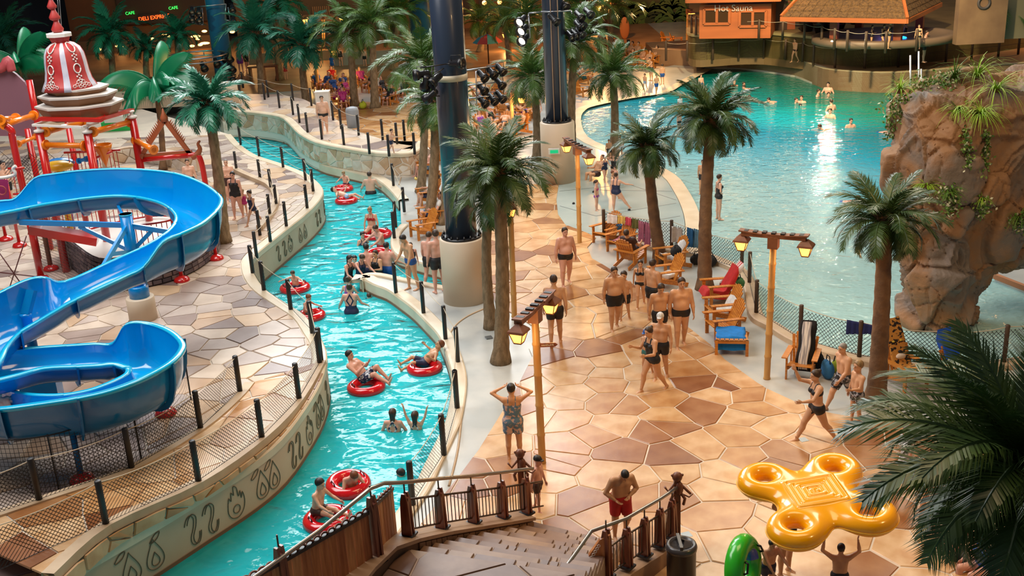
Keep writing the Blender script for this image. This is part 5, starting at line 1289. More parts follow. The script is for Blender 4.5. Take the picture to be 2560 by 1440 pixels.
ring('red tube with a child leaning over it at the stair railing', 872,1222,0.46,0.135, tilt=(0.10,0.05), zc=0.1); rider('child resting folded arms on the rim of a red tube', 874,1222,30, 'tube_upright', 1.35,0.02, child=True, hc='red', skin='pink', extra=dict(lean=30, armR=((0.5,1,-0.6),(-0.9,0.7,0)), armL=((0.5,1,-0.6),(-0.9,0.7,0)), head=25))
ring('red tube carrying the boy in yellow and black trunks', 820,1305,0.48); rider('boy in yellow and black trunks sitting on the nearest red tube', 797,1300,65, 'sit', 1.38,0.26, child=True, hc='black', skin='fair', wear=(('shorts', 'brown'), ), extra=dict(lean=12, armR=((0.3,0.9,-0.6),(0,1,-0.2)), armL=((0.3,0.9,-0.6),(0,1,-0.2)), legR=((0.1,1,0),(0,1,-0.3)), legL=((0.1,1,0),(0,1,-0.2))))
# ------------------------------------------------------------------ wooden deck chairs
m_wood = mat('orange_wood', (0.62,0.24,0.035), 0.38, col2=(0.46,0.15,0.02), scale=3, stretch=(1,8,8), bump=0.01, bscale=30)
m_woodd = mat('brown_wood', (0.20,0.065,0.03), 0.42, col2=(0.12,0.035,0.018), scale=3, stretch=(8,8,1), bump=0.01, bscale=30)
m_bamboo = mat('bamboo', (0.62,0.36,0.12), 0.38, col2=(0.46,0.24,0.07), scale=2.0, stretch=(2,2,0.5))
m_lampwood = mat('lamp_wood', (0.26,0.09,0.035), 0.5, col2=(0.18,0.06,0.02), scale=6)
def deck_chair(label, group=None, simple=False):
    """adirondack style chair facing -Y, origin on the ground"""
    t = thing('deck_chair', label, 'chair', (0,0,0), 0, group)
    def P(n, mb): return link(n, mb.mesh(n, m_wood), t)
    for s in (-1,1):
        mb = MB(); mb.box((s*0.29,-0.36,0.26),(0.035,0.09,0.52)); P('front_leg', mb)
        mb = MB(); mb.bar((s*0.26,-0.36,0.30),(s*0.26,0.52,0.05), 0.03,0.12); P('side_rail', mb)
        mb = MB(); mb.bar((s*0.33,-0.46,0.55),(s*0.31,0.36,0.52), 0.13,0.025); P('armrest', mb)
        mb = MB(); mb.box((s*0.29,0.26,0.32),(0.035,0.07,0.40)); P('rear_leg', mb)
    n = 4 if simple else 7
    for i in range(n):
        f = i/(n-1); y = -0.40+0.50*f; mb = MB(); mb.bar((-0.28, y, 0.365-0.14*f),(0.28, y, 0.365-0.14*f), 0.50/n*0.85,0.022, up=(0,0.27,1)); P('seat_slat', mb)
    n = 5 if simple else 7
    for i in range(n):
        x = (i-(n-1)/2)*(0.56/n); top = 0.80-0.14*(abs(x)/0.25)**2
        d = Vector((0,0.42,0.90)).normalized(); a = Vector((x*0.82,0.12,0.20)); b = a+d*(top); b.x = x*1.12
        mb = MB(); mb.bar(a, b, 0.56/n*0.82,0.022, up=(0,-0.9,0.42)); P('back_slat', mb)
    mb = MB(); mb.bar((-0.30,0.335,0.52),(0.30,0.335,0.52), 0.05,0.05); P('back_rail', mb); mb = MB(); mb.bar((-0.22,0.40,0.76),(0.22,0.40,0.76), 0.03,0.05); P('back_rail', mb)
    index_kids(t); return t
_pc = deck_chair('proto'); _ps = deck_chair('proto', simple=True)
_used = set()
def place(proto, label, px, py, face, z=0.0, group=None, scale=1.0):
    """face: 0 = seat looks to the camera, 90 = to the picture's right"""
    rz = R_(face); g = G(px, py, z)
    if proto.name not in _used:
        _used.add(proto.name); proto.location = g; proto.rotation_euler = (0,0, rz); proto['label'] = label
        if group: proto['group'] = group
        return proto
    return dup(proto, g, rz, label, group)
GC = 'orange wooden deck chairs by the pool fence'
chairs = [(1520,604,-48, 'empty deck chair in the fence corner under the white towels', GC),(1556,626,-48, 'deck chair with a blue bucket and bundled clothes on the seat', GC),(1577,662,140, 'deck chair seen from behind with a person slumped in it', GC),
          (1680,668,-72, 'deck chair with a white towel and black bag by the palm', GC),(1668,716,-72, 'deck chair with a white cloth behind the walking group', GC),
          (1800,752,-80, 'long deck chair heaped with red and striped towels', GC),(1808,800,-80, 'deck chair with a white towel, middle of the row beside the lamp', GC),(1812,838,-78, 'deck chair at the end of the row behind the blue towel stool', GC),
          (2004,935,-24, 'pale deck chair with striped shirt and black jacket over its back', GC),(2262,960,18, 'deck chair draped with a tiger pattern towel by the net fence', GC),(2400,968,25, 'deck chair covered with a blue towel behind the near palm', GC)]
for x, y, f, lb, g in chairs: place(_pc, lb, x, y, f, 0, g)
GL = 'orange wooden chairs left of the big column'
for x, y, f, lb in [(1062,592,-60, 'empty deck chair beside the river tongue, left of the white pillar base'),(1080,560,-70, 'deck chair with blue towel right behind the empty one at the river'),(1075,510,-75, 'deck chair holding a man in dark shorts by the palm trunk'),(1070,440,-80, 'deck chair with reclining sunbather below the stone wall end'),(1085,405,-80, 'deck chair at the corner of the stone wall')]:
    place(_pc, lb, x, y, f, 0, GL)
# sunbathers in and around them
def lie(label, px, py, face, z=0.0, **k):
    k.setdefault('H', 1.65); k.setdefault('pose', 'sit'); zp = k.pop('zp', 0.40)
    return person(label, G(px, py, z), face, k.pop('pose'), zp=z+zp, **k)
lie('man in dark trousers reclining with bent knees beside the palm trunk', 1078,512,-72, wear=(('longshorts', 'navy'),), skin='fair', hc='brown', zp=0.42)
lie('person in blue clothes sunk in a deck chair left of the column', 1086,560,-72, wear=(('tee', 'white'),('longshorts', 'blue')), skin='pink', hc='brown', zp=0.42)
lie('bare-chested sunbather with legs stretched under the wall', 1070,440,-78, wear=(('shorts', 'lightblue'),), skin='pink', zp=0.42)
lie('sunbather with knees drawn up at the stone wall corner', 1082,406,-78, wear=(('suit', 'black'),), fem=True, skin='tan', zp=0.42)
lie('sleeper slumped in the deck chair seen from behind', 1577,655,150, wear=(('tee', 'brown'),('shorts', 'navy')), skin='tan', hc='brown', zp=0.42)
# rows of far sun chairs with people
r = random.Random(3)
far = [(1225,262,60),(1255,285,70),(1232,322,40),(1262,330,-20),(1290,318,110),(1300,335,-60),(1215,300,130),(1242,240,200),(1278,262,-80),(1310,300,80),(1205,335,20),(1320,275,-40),(1195,250,90),(1268,300,150),(1238,355,30),(1300,262,20)]
for i, (x, y, f) in enumerate(far):
    where = ['under the spotlight cluster', 'beside the far bamboo lamp pole', 'between the two big columns', 'at the back of the crowd'][i % 4]
    place(_ps, 'wooden sun chair of the far crowd %s, %s' % (where, ['leftmost', 'second', 'third', 'last'][i//4]), x, y, f, 0, 'sun chairs of the far crowd between the columns')
    fem = i % 2 == 0
    lie('%s %s %s' % (['sunbather in dark swimwear', 'sunbather in navy swimwear', 'sunbather in purple swimwear', 'sunbather in white shirt'][i//4], 'seated in the crowd', where), x, y-1, f, wear=((('suit', ['black', 'navy', 'purple', 'white'][i//4]),) if fem else ((('tee', 'white'),('shorts', 'navy')) if i//4 == 3 else (('shorts', ['black', 'navy', 'purple', 'white'][i//4]),))), fem=fem, hc=['brown', 'black', 'blond', 'grey'][i % 4], hair=['short', 'long'][fem], skin=['pink', 'tan'][i % 2], pose=['sit', 'lounge'][i % 3 == 0])
far2 = [(795,225,20),(818,228,-30),(838,238,30),(858,232,-10),(872,245,60),(845,262,-70),(860,270,10),(905,215,20),(925,230,-40),(975,262,-30),(960,240,30),(1010,250,-20),(830,212,0)]
for i, (x, y, f) in enumerate(far2):
    wh = ['behind the white cabinet', 'between the green palms', 'beyond the walkway ropes', 'at the long grey wall'][i % 4]
    place(_ps, 'wooden chair %s, %s of its cluster' % (wh, ['nearest', 'second', 'third', 'farthest'][i//4]), x, y, f, 0, 'chairs beyond the raised walkway')
    lie('seated guest %s in %s' % (wh, ['blue robe', 'pink clothes', 'black swimsuit', 'red swimwear'][i//4]), x, y-1, f, wear=(('tee', ['blue', 'magenta', 'black', 'red'][i//4]),('longshorts', ['blue', 'magenta', 'black', 'red'][i//4])), fem=i % 2 == 0, hc=['brown', 'blond', 'black'][i % 3], skin='pink')
far3 = [(1572,148,-60),(1590,150,-40),(1602,165,-60),(1618,172,-50),(1632,160,-70),(1575,168,-50),(1462,210,60),(1452,240,50),(1500,105,-30),(1520,115,10),(1668,112,60),(1690,115,80)]
for i, (x, y, f) in enumerate(far3):
    wh = ['at the far beach corner', 'by the far steps', 'on the orange lit floor'][i % 3]
    place(_ps, 'wooden lounger chair %s, %s one' % (wh, ['first', 'second', 'third', 'fourth'][i//3]), x, y, f, 0, 'sun chairs at the far beach')
    if i < 7: lie('sunbather resting %s, %s one' % (wh, ['first', 'second', 'third'][i//3]), x, y-1, f, wear=(('shorts', ['teal', 'navy', 'black'][i % 3]),), skin='tan')
for x, y, h, fc, lb, wr, fem in [(853,165,118,10, 'woman in black swimsuit standing in the far dusk', (('suit', 'black'),), True),(913,165,122,-20, 'man in black shorts standing in the far dusk by the lamp', (SH,), False),(1345,308,240,10, 'woman in white bikini standing between the two columns', (('bra', 'white'),('briefs', 'white')), True),(1425,310,258,-10, 'woman in purple swimsuit standing right of the blue column', (('suit', 'purple'),), True),
                       (832,180,138,160, 'person wrapped in a long blue robe', (('tee', 'blue'),('dress', 'blue')), True),(945,240,188,30, 'person in white shirt behind the green palms', (('tee', 'white'), SH), False),(716,198,158,20, 'woman in red swimsuit walking past the far counter', (('suit', 'red'),), True),(695,200,160,-60, 'woman leaning at the far counter', (('dress', 'white'),), True),(604,182,120,30, 'person in a pale dress under the blue column', (('dress', 'purple'),), True),(620,178,118,-30, 'person in black under the blue column', (('tee', 'black'), SH), False),
                       (360,275,225,20, 'person in dark dress behind the bell roof', (('dress', 'black'),), True),(400,262,205,-30, 'person in black seen under the broad palm fronds', (('tee', 'black'), SH), False),(345,255,195,10, 'person in red behind the broad palm', (('tee', 'red'), SH), False),(430,270,215,50, 'person with pink bag behind the broad palm', (('dress', 'magenta'),), True),(317,290,235,-40, 'person in navy by the rope posts left', (('tee', 'navy'), SH), False),
                       (1555,150,100,30, 'man by the far stair handrail', (SH,), False),(1538,475,420,-40, 'child behind the kicking woman', (('shorts', 'purple'),), False)]:
    cast(lb, x, y, h, fc, 'stand', wear=wr, fem=fem, hc='brown', skin='pink', hair='long' if fem else 'short')

# ------------------------------------------------------------------ towels and small things
def towel(name, label, a, b, drop0, drop1, m, folds=5, thick=0.012, amp=0.03, group='towels on the pool fence', back=None, cat='towel'):
    """cloth hung over a line from a to b, falling drop0..drop1 in front and a little behind"""
    a = Vector(a); b = Vector(b); n = 16; mb = MB(); d = (b-a); dl = Vector((d.x, d.y, 0)).normalized(); nr = Vector((dl.y, -dl.x, 0))
    rows = 7; vs = []; back = back if back is not None else drop0*0.6
    for j in range(-3, rows):
        for i in range(n+1):
            u = i/n; p = a.lerp(b, u); dr = (drop0+(drop1-drop0)*u)
            f = (max(0, j)/(rows-1)); fo = math.sin(u*math.pi*2*folds)*amp*(0.3+f)
            if j >= 0: q = p+nr*(0.02+0.02*f+fo*0.8)-Vector((0,0, dr*f-0.015))+dl*(math.sin(u*9)*0.01*f)
            else: g = -j/3; q = p-nr*(0.02+fo*0.4)-Vector((0,0, back*g-0.015))
            vs.append(q)
    w_ = n+1
    R0 = [vs[(k)*w_:(k+1)*w_] for k in (2,1,0)][::-1]; R1 = [vs[(3+k)*w_:(4+k)*w_] for k in range(rows)]
    rows_ = R0+R1; vv = [p for r_ in rows_ for p in r_]
    mb.add(vv, [(k*w_+i, k*w_+i+1,(k+1)*w_+i+1,(k+1)*w_+i) for k in range(len(rows_)-1) for i in range(n)], 0, True)
    return solo(name, mb, m, label, cat, group)
def cl(name, c, c2=None, scale=8, stretch=None): return mat('towel_'+name, c, 0.85, col2=c2 or tuple(x*0.75 for x in c), scale=scale, stretch=stretch, contrast=(0.45,0.55) if c2 else (0.3,0.7), bump=0.05, bscale=60)
T_W = cl('white', (0.78,0.77,0.75)); T_Y = cl('yellow', (0.72,0.50,0.12)); T_P = cl('pink', (0.62,0.08,0.12)); T_O = cl('olive', (0.13,0.13,0.03)); T_M = cl('mauve', (0.42,0.13,0.20)); T_B = cl('blue', (0.03,0.18,0.42)); T_BW = cl('bluewhite', (0.08,0.22,0.5),(0.7,0.72,0.75), 2,(8,8,0.1)); T_N = cl('navy', (0.008,0.015,0.10)); T_R = cl('red', (0.55,0.02,0.02)); T_C = cl('cyan', (0.0,0.20,0.62)); T_LB = cl('paleblue', (0.16,0.34,0.46)); T_K = cl('black', (0.012,0.012,0.014)); T_RW = cl('redwhite', (0.5,0.04,0.05),(0.75,0.7,0.68), 3,(6,1,1)); T_G = cl('green', (0.06,0.22,0.08))
def fpt(px, py, h=1.0):
    return onoff(FENCE, px, py, 0.12+h*0.87)
# fence base pixel positions are found under each towel
for nm, lb, x0, x1, yb, dr, m in [('towel', 'white towel bundled over the fence at the corner post', 1520,1545,600,0.30, T_W),('towel', 'yellow towel on the fence beside the white one', 1546,1565,604,0.25, T_Y),('towel', 'pink towel between the yellow and olive ones', 1566,1580,608,0.26, T_P),('towel', 'olive green towel right of the pink one', 1581,1600,612,0.32, T_O),
                                  ('towel', 'mauve towel hanging long over the fence', 1598,1612,618,0.68, T_M),('towel', 'wine red towel hanging longest over the fence', 1613,1628,622,0.78, T_M),('towel', 'blue and white striped towel just left of the palm', 1632,1650,627,0.72, T_BW),('towel', 'white towel hung alone right of the palm trunk', 1680,1705,634,0.50, T_W),
                                  ('towel', 'dark blue towel right of the lone white towel', 1718,1733,637,0.62, T_B),('towel', 'pale blue towel beside the dark blue one', 1734,1748,640,0.60, T_LB),('towel', 'navy towel hanging against the tallest palm trunk', 1750,1760,642,0.55, T_N)]:
    a = onoff(FENCE, x0, yb, 0.99); b = onoff(FENCE, x1, yb+4,0.99)
    g0 = G(x0, yb, 0.12); g1 = G(x1, yb+5,0.12); towel(nm, lb, (g0.x, g0.y-0.02,0.99),(g1.x, g1.y-0.02,0.99), dr, dr*0.92, m, folds=3 if dr > 0.5 else 2)
a = onoff(FENCE, 2040,876,0.99); b = onoff(FENCE, 2108,898,0.97)
towel('towel', 'large navy towel folded over the fence right of the tall lamp', a, b, 0.36,0.20, T_N, 5)
def drape(name, label, loc, rz, sx, sy, m, cat='towel', amp=0.03, slope=0.0, fall=0.25, group=None, seed=1, lean=None):
    """cloth lying over something: a rumpled sheet with hanging edges"""
    n, k = 14,14; mb = MB(); r = random.Random(seed); vs = []
    for i in range(n+1):
        for j in range(k+1):
            u, v = i/n*2-1, j/k*2-1; x = u*sx/2; y = v*sy/2; e = max(0, abs(u)-0.72)/0.28; e2 = max(0,-v-0.80)/0.20
            z = slope*y+amp*(math.sin(x*13+seed)*math.cos(y*11+seed*2))*0.5-fall*max(e, e2 if fall > 0.2 else 0)+(lean(y) if lean else 0)
            x2 = x*(1-0.22*e); vs.append((x2+amp*0.5*math.sin(y*17+seed), y, z))
    w_ = k+1; mb.add(vs, [(i*w_+j, (i+1)*w_+j, (i+1)*w_+j+1, i*w_+j+1) for i in range(n) for j in range(k)], 0, True)
    o = link(name, mb.mesh(name, m), None, loc, (0,0, rz)); tag(o, label, cat, group); return o
def on(px, py, h, z=0.0):
    g = G(px, py, z); return g+Vector((0,0, h))
seatlean = lambda y: (-0.27*(y+0.15)) if y < 0.12 else (-0.07+(y-0.12)*1.9)
drape('towel', 'cyan blue towel spread over the low stool at the end of the chair row', on(1826,872,0.43), R_(-10), 0.95,0.80, T_C, fall=0.30)
t = thing('footstool', 'low wooden stool under the cyan blue towel', 'stool', G(1828,878), R_(-10))
for sx in (-1,1):
    for sy in (-1,1): mb = MB(); mb.box((sx*0.36, sy*0.28,0.2),(0.07,0.07,0.40)); mb.put('leg', m_wood, t)
    mb = MB(); mb.box((0, sx*0.28,0.36),(0.80,0.04,0.08)); mb.put('side_rail', m_wood, t)
for i in range(7): mb = MB(); mb.box((-0.33+0.11*i, 0,0.39),(0.09,0.60,0.02)); mb.put('slat', m_wood, t)
drape('towel', 'red towel spread on the long deck chair', on(1795,754,0.40), R_(-80), 0.62,0.95, T_R, fall=0.22, lean=seatlean)
drape('towel', 'red and white striped towel on the back of the long deck chair', on(1828,740,0.66), R_(-80), 0.45,0.55, T_RW, slope=1.1, fall=0.15, seed=4)
drape('towel', 'white towel on the middle deck chair of the row', on(1806,800,0.36), R_(-80), 0.55,0.60, T_W, amp=0.08, lean=seatlean, fall=0.15)
drape('towel', 'white towel over the arm of the deck chair by the palm', on(1680,668,0.42), R_(-72), 0.5,0.7, T_W, amp=0.10, lean=seatlean, fall=0.15)
drape('towel', 'white cloth on the seat behind the walking group', on(1664,716,0.40), R_(-72), 0.4,0.5, T_W, amp=0.06, fall=0.12)
drape('clothes', 'bundle of mauve clothes on the deck chair seat', on(1552,626,0.36), R_(-48), 0.5,0.5, T_M, 'clothes', amp=0.10, fall=0.12)
drape('towel', 'blue towel over the deck chair behind the near palm', on(2400,966,0.46), R_(25), 0.62,1.1, cl('royal', (0.01,0.10,0.62)), fall=0.25, lean=seatlean)
tig = mat('towel_tiger', (0.62,0.28,0.05), 0.85, col2=(0.02,0.012,0.01), scale=11, detail=3, stretch=(0.9,1.6,1), contrast=(0.54,0.57))
t_o = drape('towel', 'orange tiger pattern towel over the deck chair by the fence', on(2262,958,0.46), R_(18), 0.60,1.25, tig, fall=0.2, lean=seatlean)
mb = MB()
for s in (-1,1): mb.sphere((s*0.10,0.36,0.425),(0.04,0.02,0.022), 8,6)
mb.put('printed_eye', mat('amber', (0.7,0.5,0.05), 0.5), t_o)
mb = MB(); mb.sphere((0,0.20,0.12),(0.13,0.07,0.05), 12,8, rot=Euler((1.0,0,0))); mb.put('printed_muzzle', mat('muzzle', (0.75,0.62,0.48), 0.8), t_o)
mb = MB(); mb.sphere((0,0.25,0.215),(0.045,0.03,0.03), 8,6); mb.put('printed_nose', m_dark, t_o)
drape('jacket', 'black jacket and striped shirt over the pale deck chair back', on(2012,926,0.62), R_(-24), 0.5,0.6, T_K, 'jacket', slope=1.7, fall=0.2)
drape('shirt', 'white striped shirt hanging inside the black jacket', on(2010,930,0.66), R_(-24), 0.26,0.56, cl('stripe', (0.75,0.74,0.70),(0.3,0.3,0.32), 3,(10,0.5,0.5)), 'shirt', slope=1.7, fall=0.05)
def bag(label, px, py, m, s=(0.22,0.16,0.16), z=0.0, cat='bag', name='beach_bag'):
    g = G(px, py, z); t = thing(name, label, cat, g, rnd.random()*3)
    mb = MB(); mb.sphere((0,0, s[2]*0.92), s, 12,8); mb.sphere((s[0]*0.3,0.02, s[2]*1.3),(s[0]*0.6, s[1]*0.7, s[2]*0.7), 10,6); mb.put('body', m, t)
    mb = MB(); mb.tube([(-s[0]*0.5,0, s[2]*1.7),(-s[0]*0.3,0, s[2]*2.5),(s[0]*0.3,0, s[2]*2.5),(s[0]*0.5,0, s[2]*1.7)], 0.014,6); mb.put('strap', T_K, t); return t
bag('black beach bag at the left foot of the tallest palm', 1742,660, T_K); bag('black bag right of the tallest palm, against the kerb', 1778,665, T_K)
bag('green swim bag heaped on the far end of the chair row', 1845,722, T_G, z=0.2); bag('dark bag beside the green swim bag on the kerb', 1830,712, cl('darkgreen', (0.02,0.05,0.04)), z=0.3)
bag('blue carrier bag next to the pale deck chair', 2068,945, T_B, (0.20,0.14,0.22)); bag('green and yellow bag behind the blue carrier bag', 2090,930, cl('lime', (0.35,0.45,0.03)),(0.14,0.1,0.16)); bag('black rucksack leaning on the pale deck chair', 2045,925, T_K, (0.17,0.13,0.20))
bag('black bag on the back of the chair by the palm', 1690,640, T_K, z=0.5)
bag('yellow and green bag under the chairs beyond the walkway', 908,272, cl('lime2', (0.45,0.5,0.02)),(0.3,0.2,0.2)); bag('bright yellow cap lying on a lounger by the wall', 1042,450, T_Y, (0.12,0.1,0.06), z=0.42, cat='cap', name='sun_hat')
g = on(1549,606,0.40); mb = MB(); mb.lathe(g, [(0.07,0),(0.10,0.17),(0.105,0.18),(0.095,0.17),(0.065,0.02)], 14); solo('toy_bucket', mb, mat('bucket_blue', (0.02,0.2,0.5), 0.3), 'small blue bucket standing on a deck chair seat', 'bucket')
for x, y in [(1434,511),(1573,527),(1484,482)]:
    mb = MB(); mb.lathe(G(x, y, 0.0), [(0.05,0),(0.05,0.05),(0.03,0.08),(0,0.08)], 10); solo('spray_nozzle', mb, m_dark, 'small black spray nozzle in the grey splash pad', 'nozzle', 'spray nozzles of the splash pad')

# ------------------------------------------------------------------ bamboo street lamps
m_glow = mat('lamp_glass', (1.0,0.6,0.2), 0.4, emis=(1.0,0.42,0.07), estr=3.2)
def lamp_post(label, base, top, dirv, arm=0.62, single=False, energy=28, gz=0.0, sc=1.0):
    b = G(base[0], base[1], gz); c = D(top[0], top[1], b.y); h = c.z-b.z
    t = thing('lamp_post', label, 'street lamp', b, 0, 'bamboo lamp posts')
    mb = MB(); n = max(5, int(h/0.55)); prof = []
    for i in range(n):
        z0 = h*i/n; z1 = h*(i+1)/n; prof += [(0.085*sc, z0),(0.085*sc, z0+0.02),(0.074*sc, z0+0.05),(0.074*sc, z1-0.04)]
    prof.append((0.07, h)); vs = []
    mb.lathe((0,0,0), prof, 12); 
    dx = c.x-b.x; mb.v = [(x+dx*z/h, y, z) for x, y, z in mb.v]; mb.put('pole', m_bamboo, t)
    u = Vector(dirv).normalized(); top_ = Vector((dx, 0, h))
    mb = MB(); mb.box(top_+Vector((0,0,-0.05)),(0.22,0.22,0.26), math.atan2(u.y, u.x)); mb.put('head_block', m_lampwood, t)
    A = arm*sc; ends = [A] if single else [-A, A]
    mb = MB(); mb.bar(top_-u*(0.12 if single else A)+Vector((0,0,0.10)), top_+u*A+Vector((0,0,0.10)), 0.16*sc, 0.09*sc)
    for e in ends:
        mb.bar(top_+u*e*0.35+Vector((0,0,0.13)), top_+u*e*1.08+Vector((0,0,0.17)), 0.20*sc, 0.03)
    arm_o = mb.put('arm', m_lampwood, t)
    k = 7
    for i in range(k):
        if single and i < 3: continue
        f = (i/(k-1)*2-1)*A*0.86; mb = MB(); mb.box(top_+u*f+Vector((0,0,0.165)),(0.09,0.15,0.03), math.atan2(u.y, u.x)); mb.put('arm_inlay', m_dark, arm_o)
    for e in ends:
        q = top_+u*e+Vector((0,0,-0.02)); mb = MB(); a0 = math.atan2(u.y, u.x)+math.pi/4
        mb.lathe(q, [(0.05*sc, 0.10),(0.22*sc, -0.02),(0.24*sc, -0.06),(0.20*sc, -0.07)][::-1], 4, smooth=False, rot=a0)
        hd = mb.put('lantern_hood', m_lampwood, t)
        mb = MB(); mb.lathe(q, [(0.10*sc, -0.26*sc),(0.185*sc, -0.07*sc)], 4, smooth=False, rot=a0); mb.put('lantern_glass', m_glow, t)
        mb = MB()
        for j in range(4):
            a = a0+j*math.pi/2; ca, sa = math.cos(a), math.sin(a)
            mb.bar(q+Vector((ca*0.105*sc, sa*0.105*sc, -0.27*sc)), q+Vector((ca*0.19*sc, sa*0.19*sc, -0.06*sc)), 0.014,0.014)
        mb.lathe(q+Vector((0,0,-0.285*sc)), [(0.108*sc, 0),(0.108*sc, 0.02)], 4, smooth=False, rot=a0); mb.put('lantern_frame', m_lampwood, t)
        if energy:
            l = bpy.data.lights.new('lantern_light', 'POINT'); l.energy = energy; l.color = (1.0,0.5,0.16); l.shadow_soft_size = 0.10
            o = bpy.data.objects.new('lantern_light', l); COL.objects.link(o); o.parent = t; o.location = q+Vector((0,0,-0.45*sc))
    return t
lamp_post('near double lamp with the direction arrow sign on its bamboo pole', (1356,1160),(1337,782),(0.42,0.90,0), 0.78)
lamp_post('tall double lamp standing at the pool fence right of the chair row', (1917,947),(1934,600),(1.0,-0.50,0), 0.70)
lamp_post('double lamp on the splash pad edge near the white column base', (1449,608),(1443,372),(0.30,-0.95,0), 0.95, energy=40)
lamp_post('bamboo lamp pole behind the twin palms left of the near lamp', (1286,792),(1275,500),(0,1,0), 0.5, energy=0)
lamp_post('far bamboo lamp with a glowing lantern between the columns', (1282,345),(1278,232),(0.5,-0.85,0), 0.75, True, energy=120, sc=1.2)
lamp_post('far bamboo lamp beside the sunbathers behind the walkway', (796,225),(786,125),(1,0.1,0), 0.85, True, energy=140, sc=1.35)
lamp_post('far double lamp in the dark at the upper left', (810,150),(808,42),(1,0.1,0), 0.9, energy=160, sc=1.4)
lamp_post('lamp with one lantern beside the wooden hut', (1718,122),(1720,28),(0.4,-1,0), 0.35, True, energy=160, sc=1.3)
lamp_post('far lamp behind the blue column at upper right', (1302,125),(1296,78),(-0.9,-0.3,0), 0.7, True, energy=100, sc=1.4)
# arrow sign on the near lamp
def text(body, size, m, loc, rot, ext=0.004, name='lettering', parent=None, align='CENTER'):
    c = bpy.data.curves.new(name, 'FONT'); c.body = body; c.size = size; c.extrude = ext; c.align_x = align; c.align_y = 'CENTER'
    o = bpy.data.objects.new('tmp', c); COL.objects.link(o)
    dg = bpy.context.evaluated_depsgraph_get(); me = bpy.data.meshes.new_from_object(o.evaluated_get(dg)); me.name = name
    bpy.data.objects.remove(o); me.materials.clear(); me.materials.append(m)
    q = link(name, me, parent, loc, rot); return q
gy = G(1356,1160).y; s0 = D(1350,864, gy); s1 = D(1394,862, gy)
t = thing('direction_sign', 'small dark arrow sign fixed to the near lamp pole', 'sign', (s0.x, s0.y-0.08, s0.z))
L_ = s1.x-s0.x; mb = MB(); mb.prism([(0,0),(L_*0.85,0),(L_, 0.04),(L_*0.85,0.08),(0,0.08)], -0.01,0.01)
o = mb.put('board', m_woodd, t, (0,0,0),(R_(90), 0,0)); text('HANDLAVE', 0.045, mat('sign_white', (0.7,0.68,0.62), 0.6),(L_*0.42,-0.015,0.04),(R_(90), 0,0), parent=t)

m_white0 = mat('box_white', (0.7,0.7,0.68), 0.5)
# ------------------------------------------------------------------ structural columns with stage lights
m_col = mat('column_blue_grey', (0.022,0.034,0.06), 0.3, coat=0.2); m_col2 = mat('column_blue', (0.015,0.14,0.30), 0.4); m_black = mat('black_paint', (0.008,0.008,0.01), 0.35); m_steel = mat('steel', (0.45,0.47,0.50), 0.28,0.9); m_ped = mat('pedestal_cream', (0.68,0.56,0.42), 0.5, col2=(0.60,0.48,0.34), scale=0.6)
m_lens = mat('lamp_lens', (0.6,0.5,0.35), 0.1, coat=1.0)
def stage_light(label, loc, aim, s=1.0, glow=False, group=None):
    t = thing('stage_light', label, 'spotlight', loc, 0, group); d = Vector(aim).normalized(); q = d.to_track_quat('Z', 'Y').to_euler()
    mb = MB(); mb.lathe((0,0,-0.20*s), [(0.07*s, 0),(0.09*s, 0.03*s),(0.09*s, 0.25*s),(0.14*s, 0.30*s),(0.15*s, 0.42*s),(0.125*s, 0.42*s),(0.11*s, 0.33*s)], 14); mb.put('housing', m_black, t, (0,0,0), q)
    mb = MB(); mb.lathe((0,0,0.14*s), [(0.0,0.02),(0.11*s, 0.0)], 14)
    mb.put('lens', mat('lit_lens', (1,0.9,0.7), 0.2, emis=(1.0,0.85,0.6), estr=9.0) if glow else m_lens, t, (0,0,0), q)
    mb = MB(); mb.tube([(-0.12*s, 0,0),(-0.12*s, 0,0.20*s),(0.12*s, 0,0.20*s),(0.12*s, 0,0)], 0.012,5); mb.put('yoke', m_black, t)
    return t
def column(label, base, r, h, ped_r, ped_h, m, cable=True):
    b = G(*base) if len(base) == 2 else Vector(base); t = thing('roof_column', label, 'column', b)
    mb = MB(); mb.lathe((0,0,0), [(ped_r, 0),(ped_r, ped_h-0.04),(ped_r-0.04, ped_h),(r*1.02, ped_h)], 40); mb.put('pedestal', m_ped, t)
    mb = MB(); mb.lathe((0,0, ped_h), [(r+0.14,0),(r+0.14,0.05),(r, 0.055)], 32)
    pl_ = mb.put('base_plate', m_black, t)
    for i in range(18):
        a = i*math.pi/9; mb = MB(); mb.lathe((math.cos(a)*(r+0.09), math.sin(a)*(r+0.09), ped_h+0.05), [(0.03,0),(0.03,0.05),(0.015,0.055),(0.015,0.09)], 6); mb.put('bolt', m_black, pl_)
    mb = MB(); mb.lathe((0,0, ped_h), [(r, 0),(r, h-ped_h)], 40); mb.put('shaft', m, t)
    return t, b
# big column: the pedestal front foot lies at (1165,770)
c1 = G(1163,768)+Vector((0.0,0.62,0)); t1, b1 = column('tall dark blue-grey roof column on a round cream base beside the river', tuple(c1), 0.425,11.6,0.62,1.85, m_col)
mb = MB(); mb.lathe((0,0,6.15), [(0.44,0),(0.44,0.16)], 32); mb.put('clamp_band', mat('band_cream', (0.62,0.56,0.42), 0.5), t1)
mb = MB(); mb.tube([(0.20,-0.30,1.8),(0.20,-0.30,11.6)], 0.03,8); mb.put('conduit', m_steel, t1)
c2 = G(1400,462) + Vector((0,0.6,0)); t2, b2 = column('grey-blue roof column on a round cream base by the splash pad', tuple(c2), 0.42,12.0,0.66,2.35, m_col)
for dx in (-0.12,0.14):
    mb = MB(); mb.tube([(dx, -0.43,2.4),(dx, -0.43,12)], 0.018,6); mb.put('steel_cable', mat('cable_brown', (0.45,0.30,0.2), 0.4), t2)
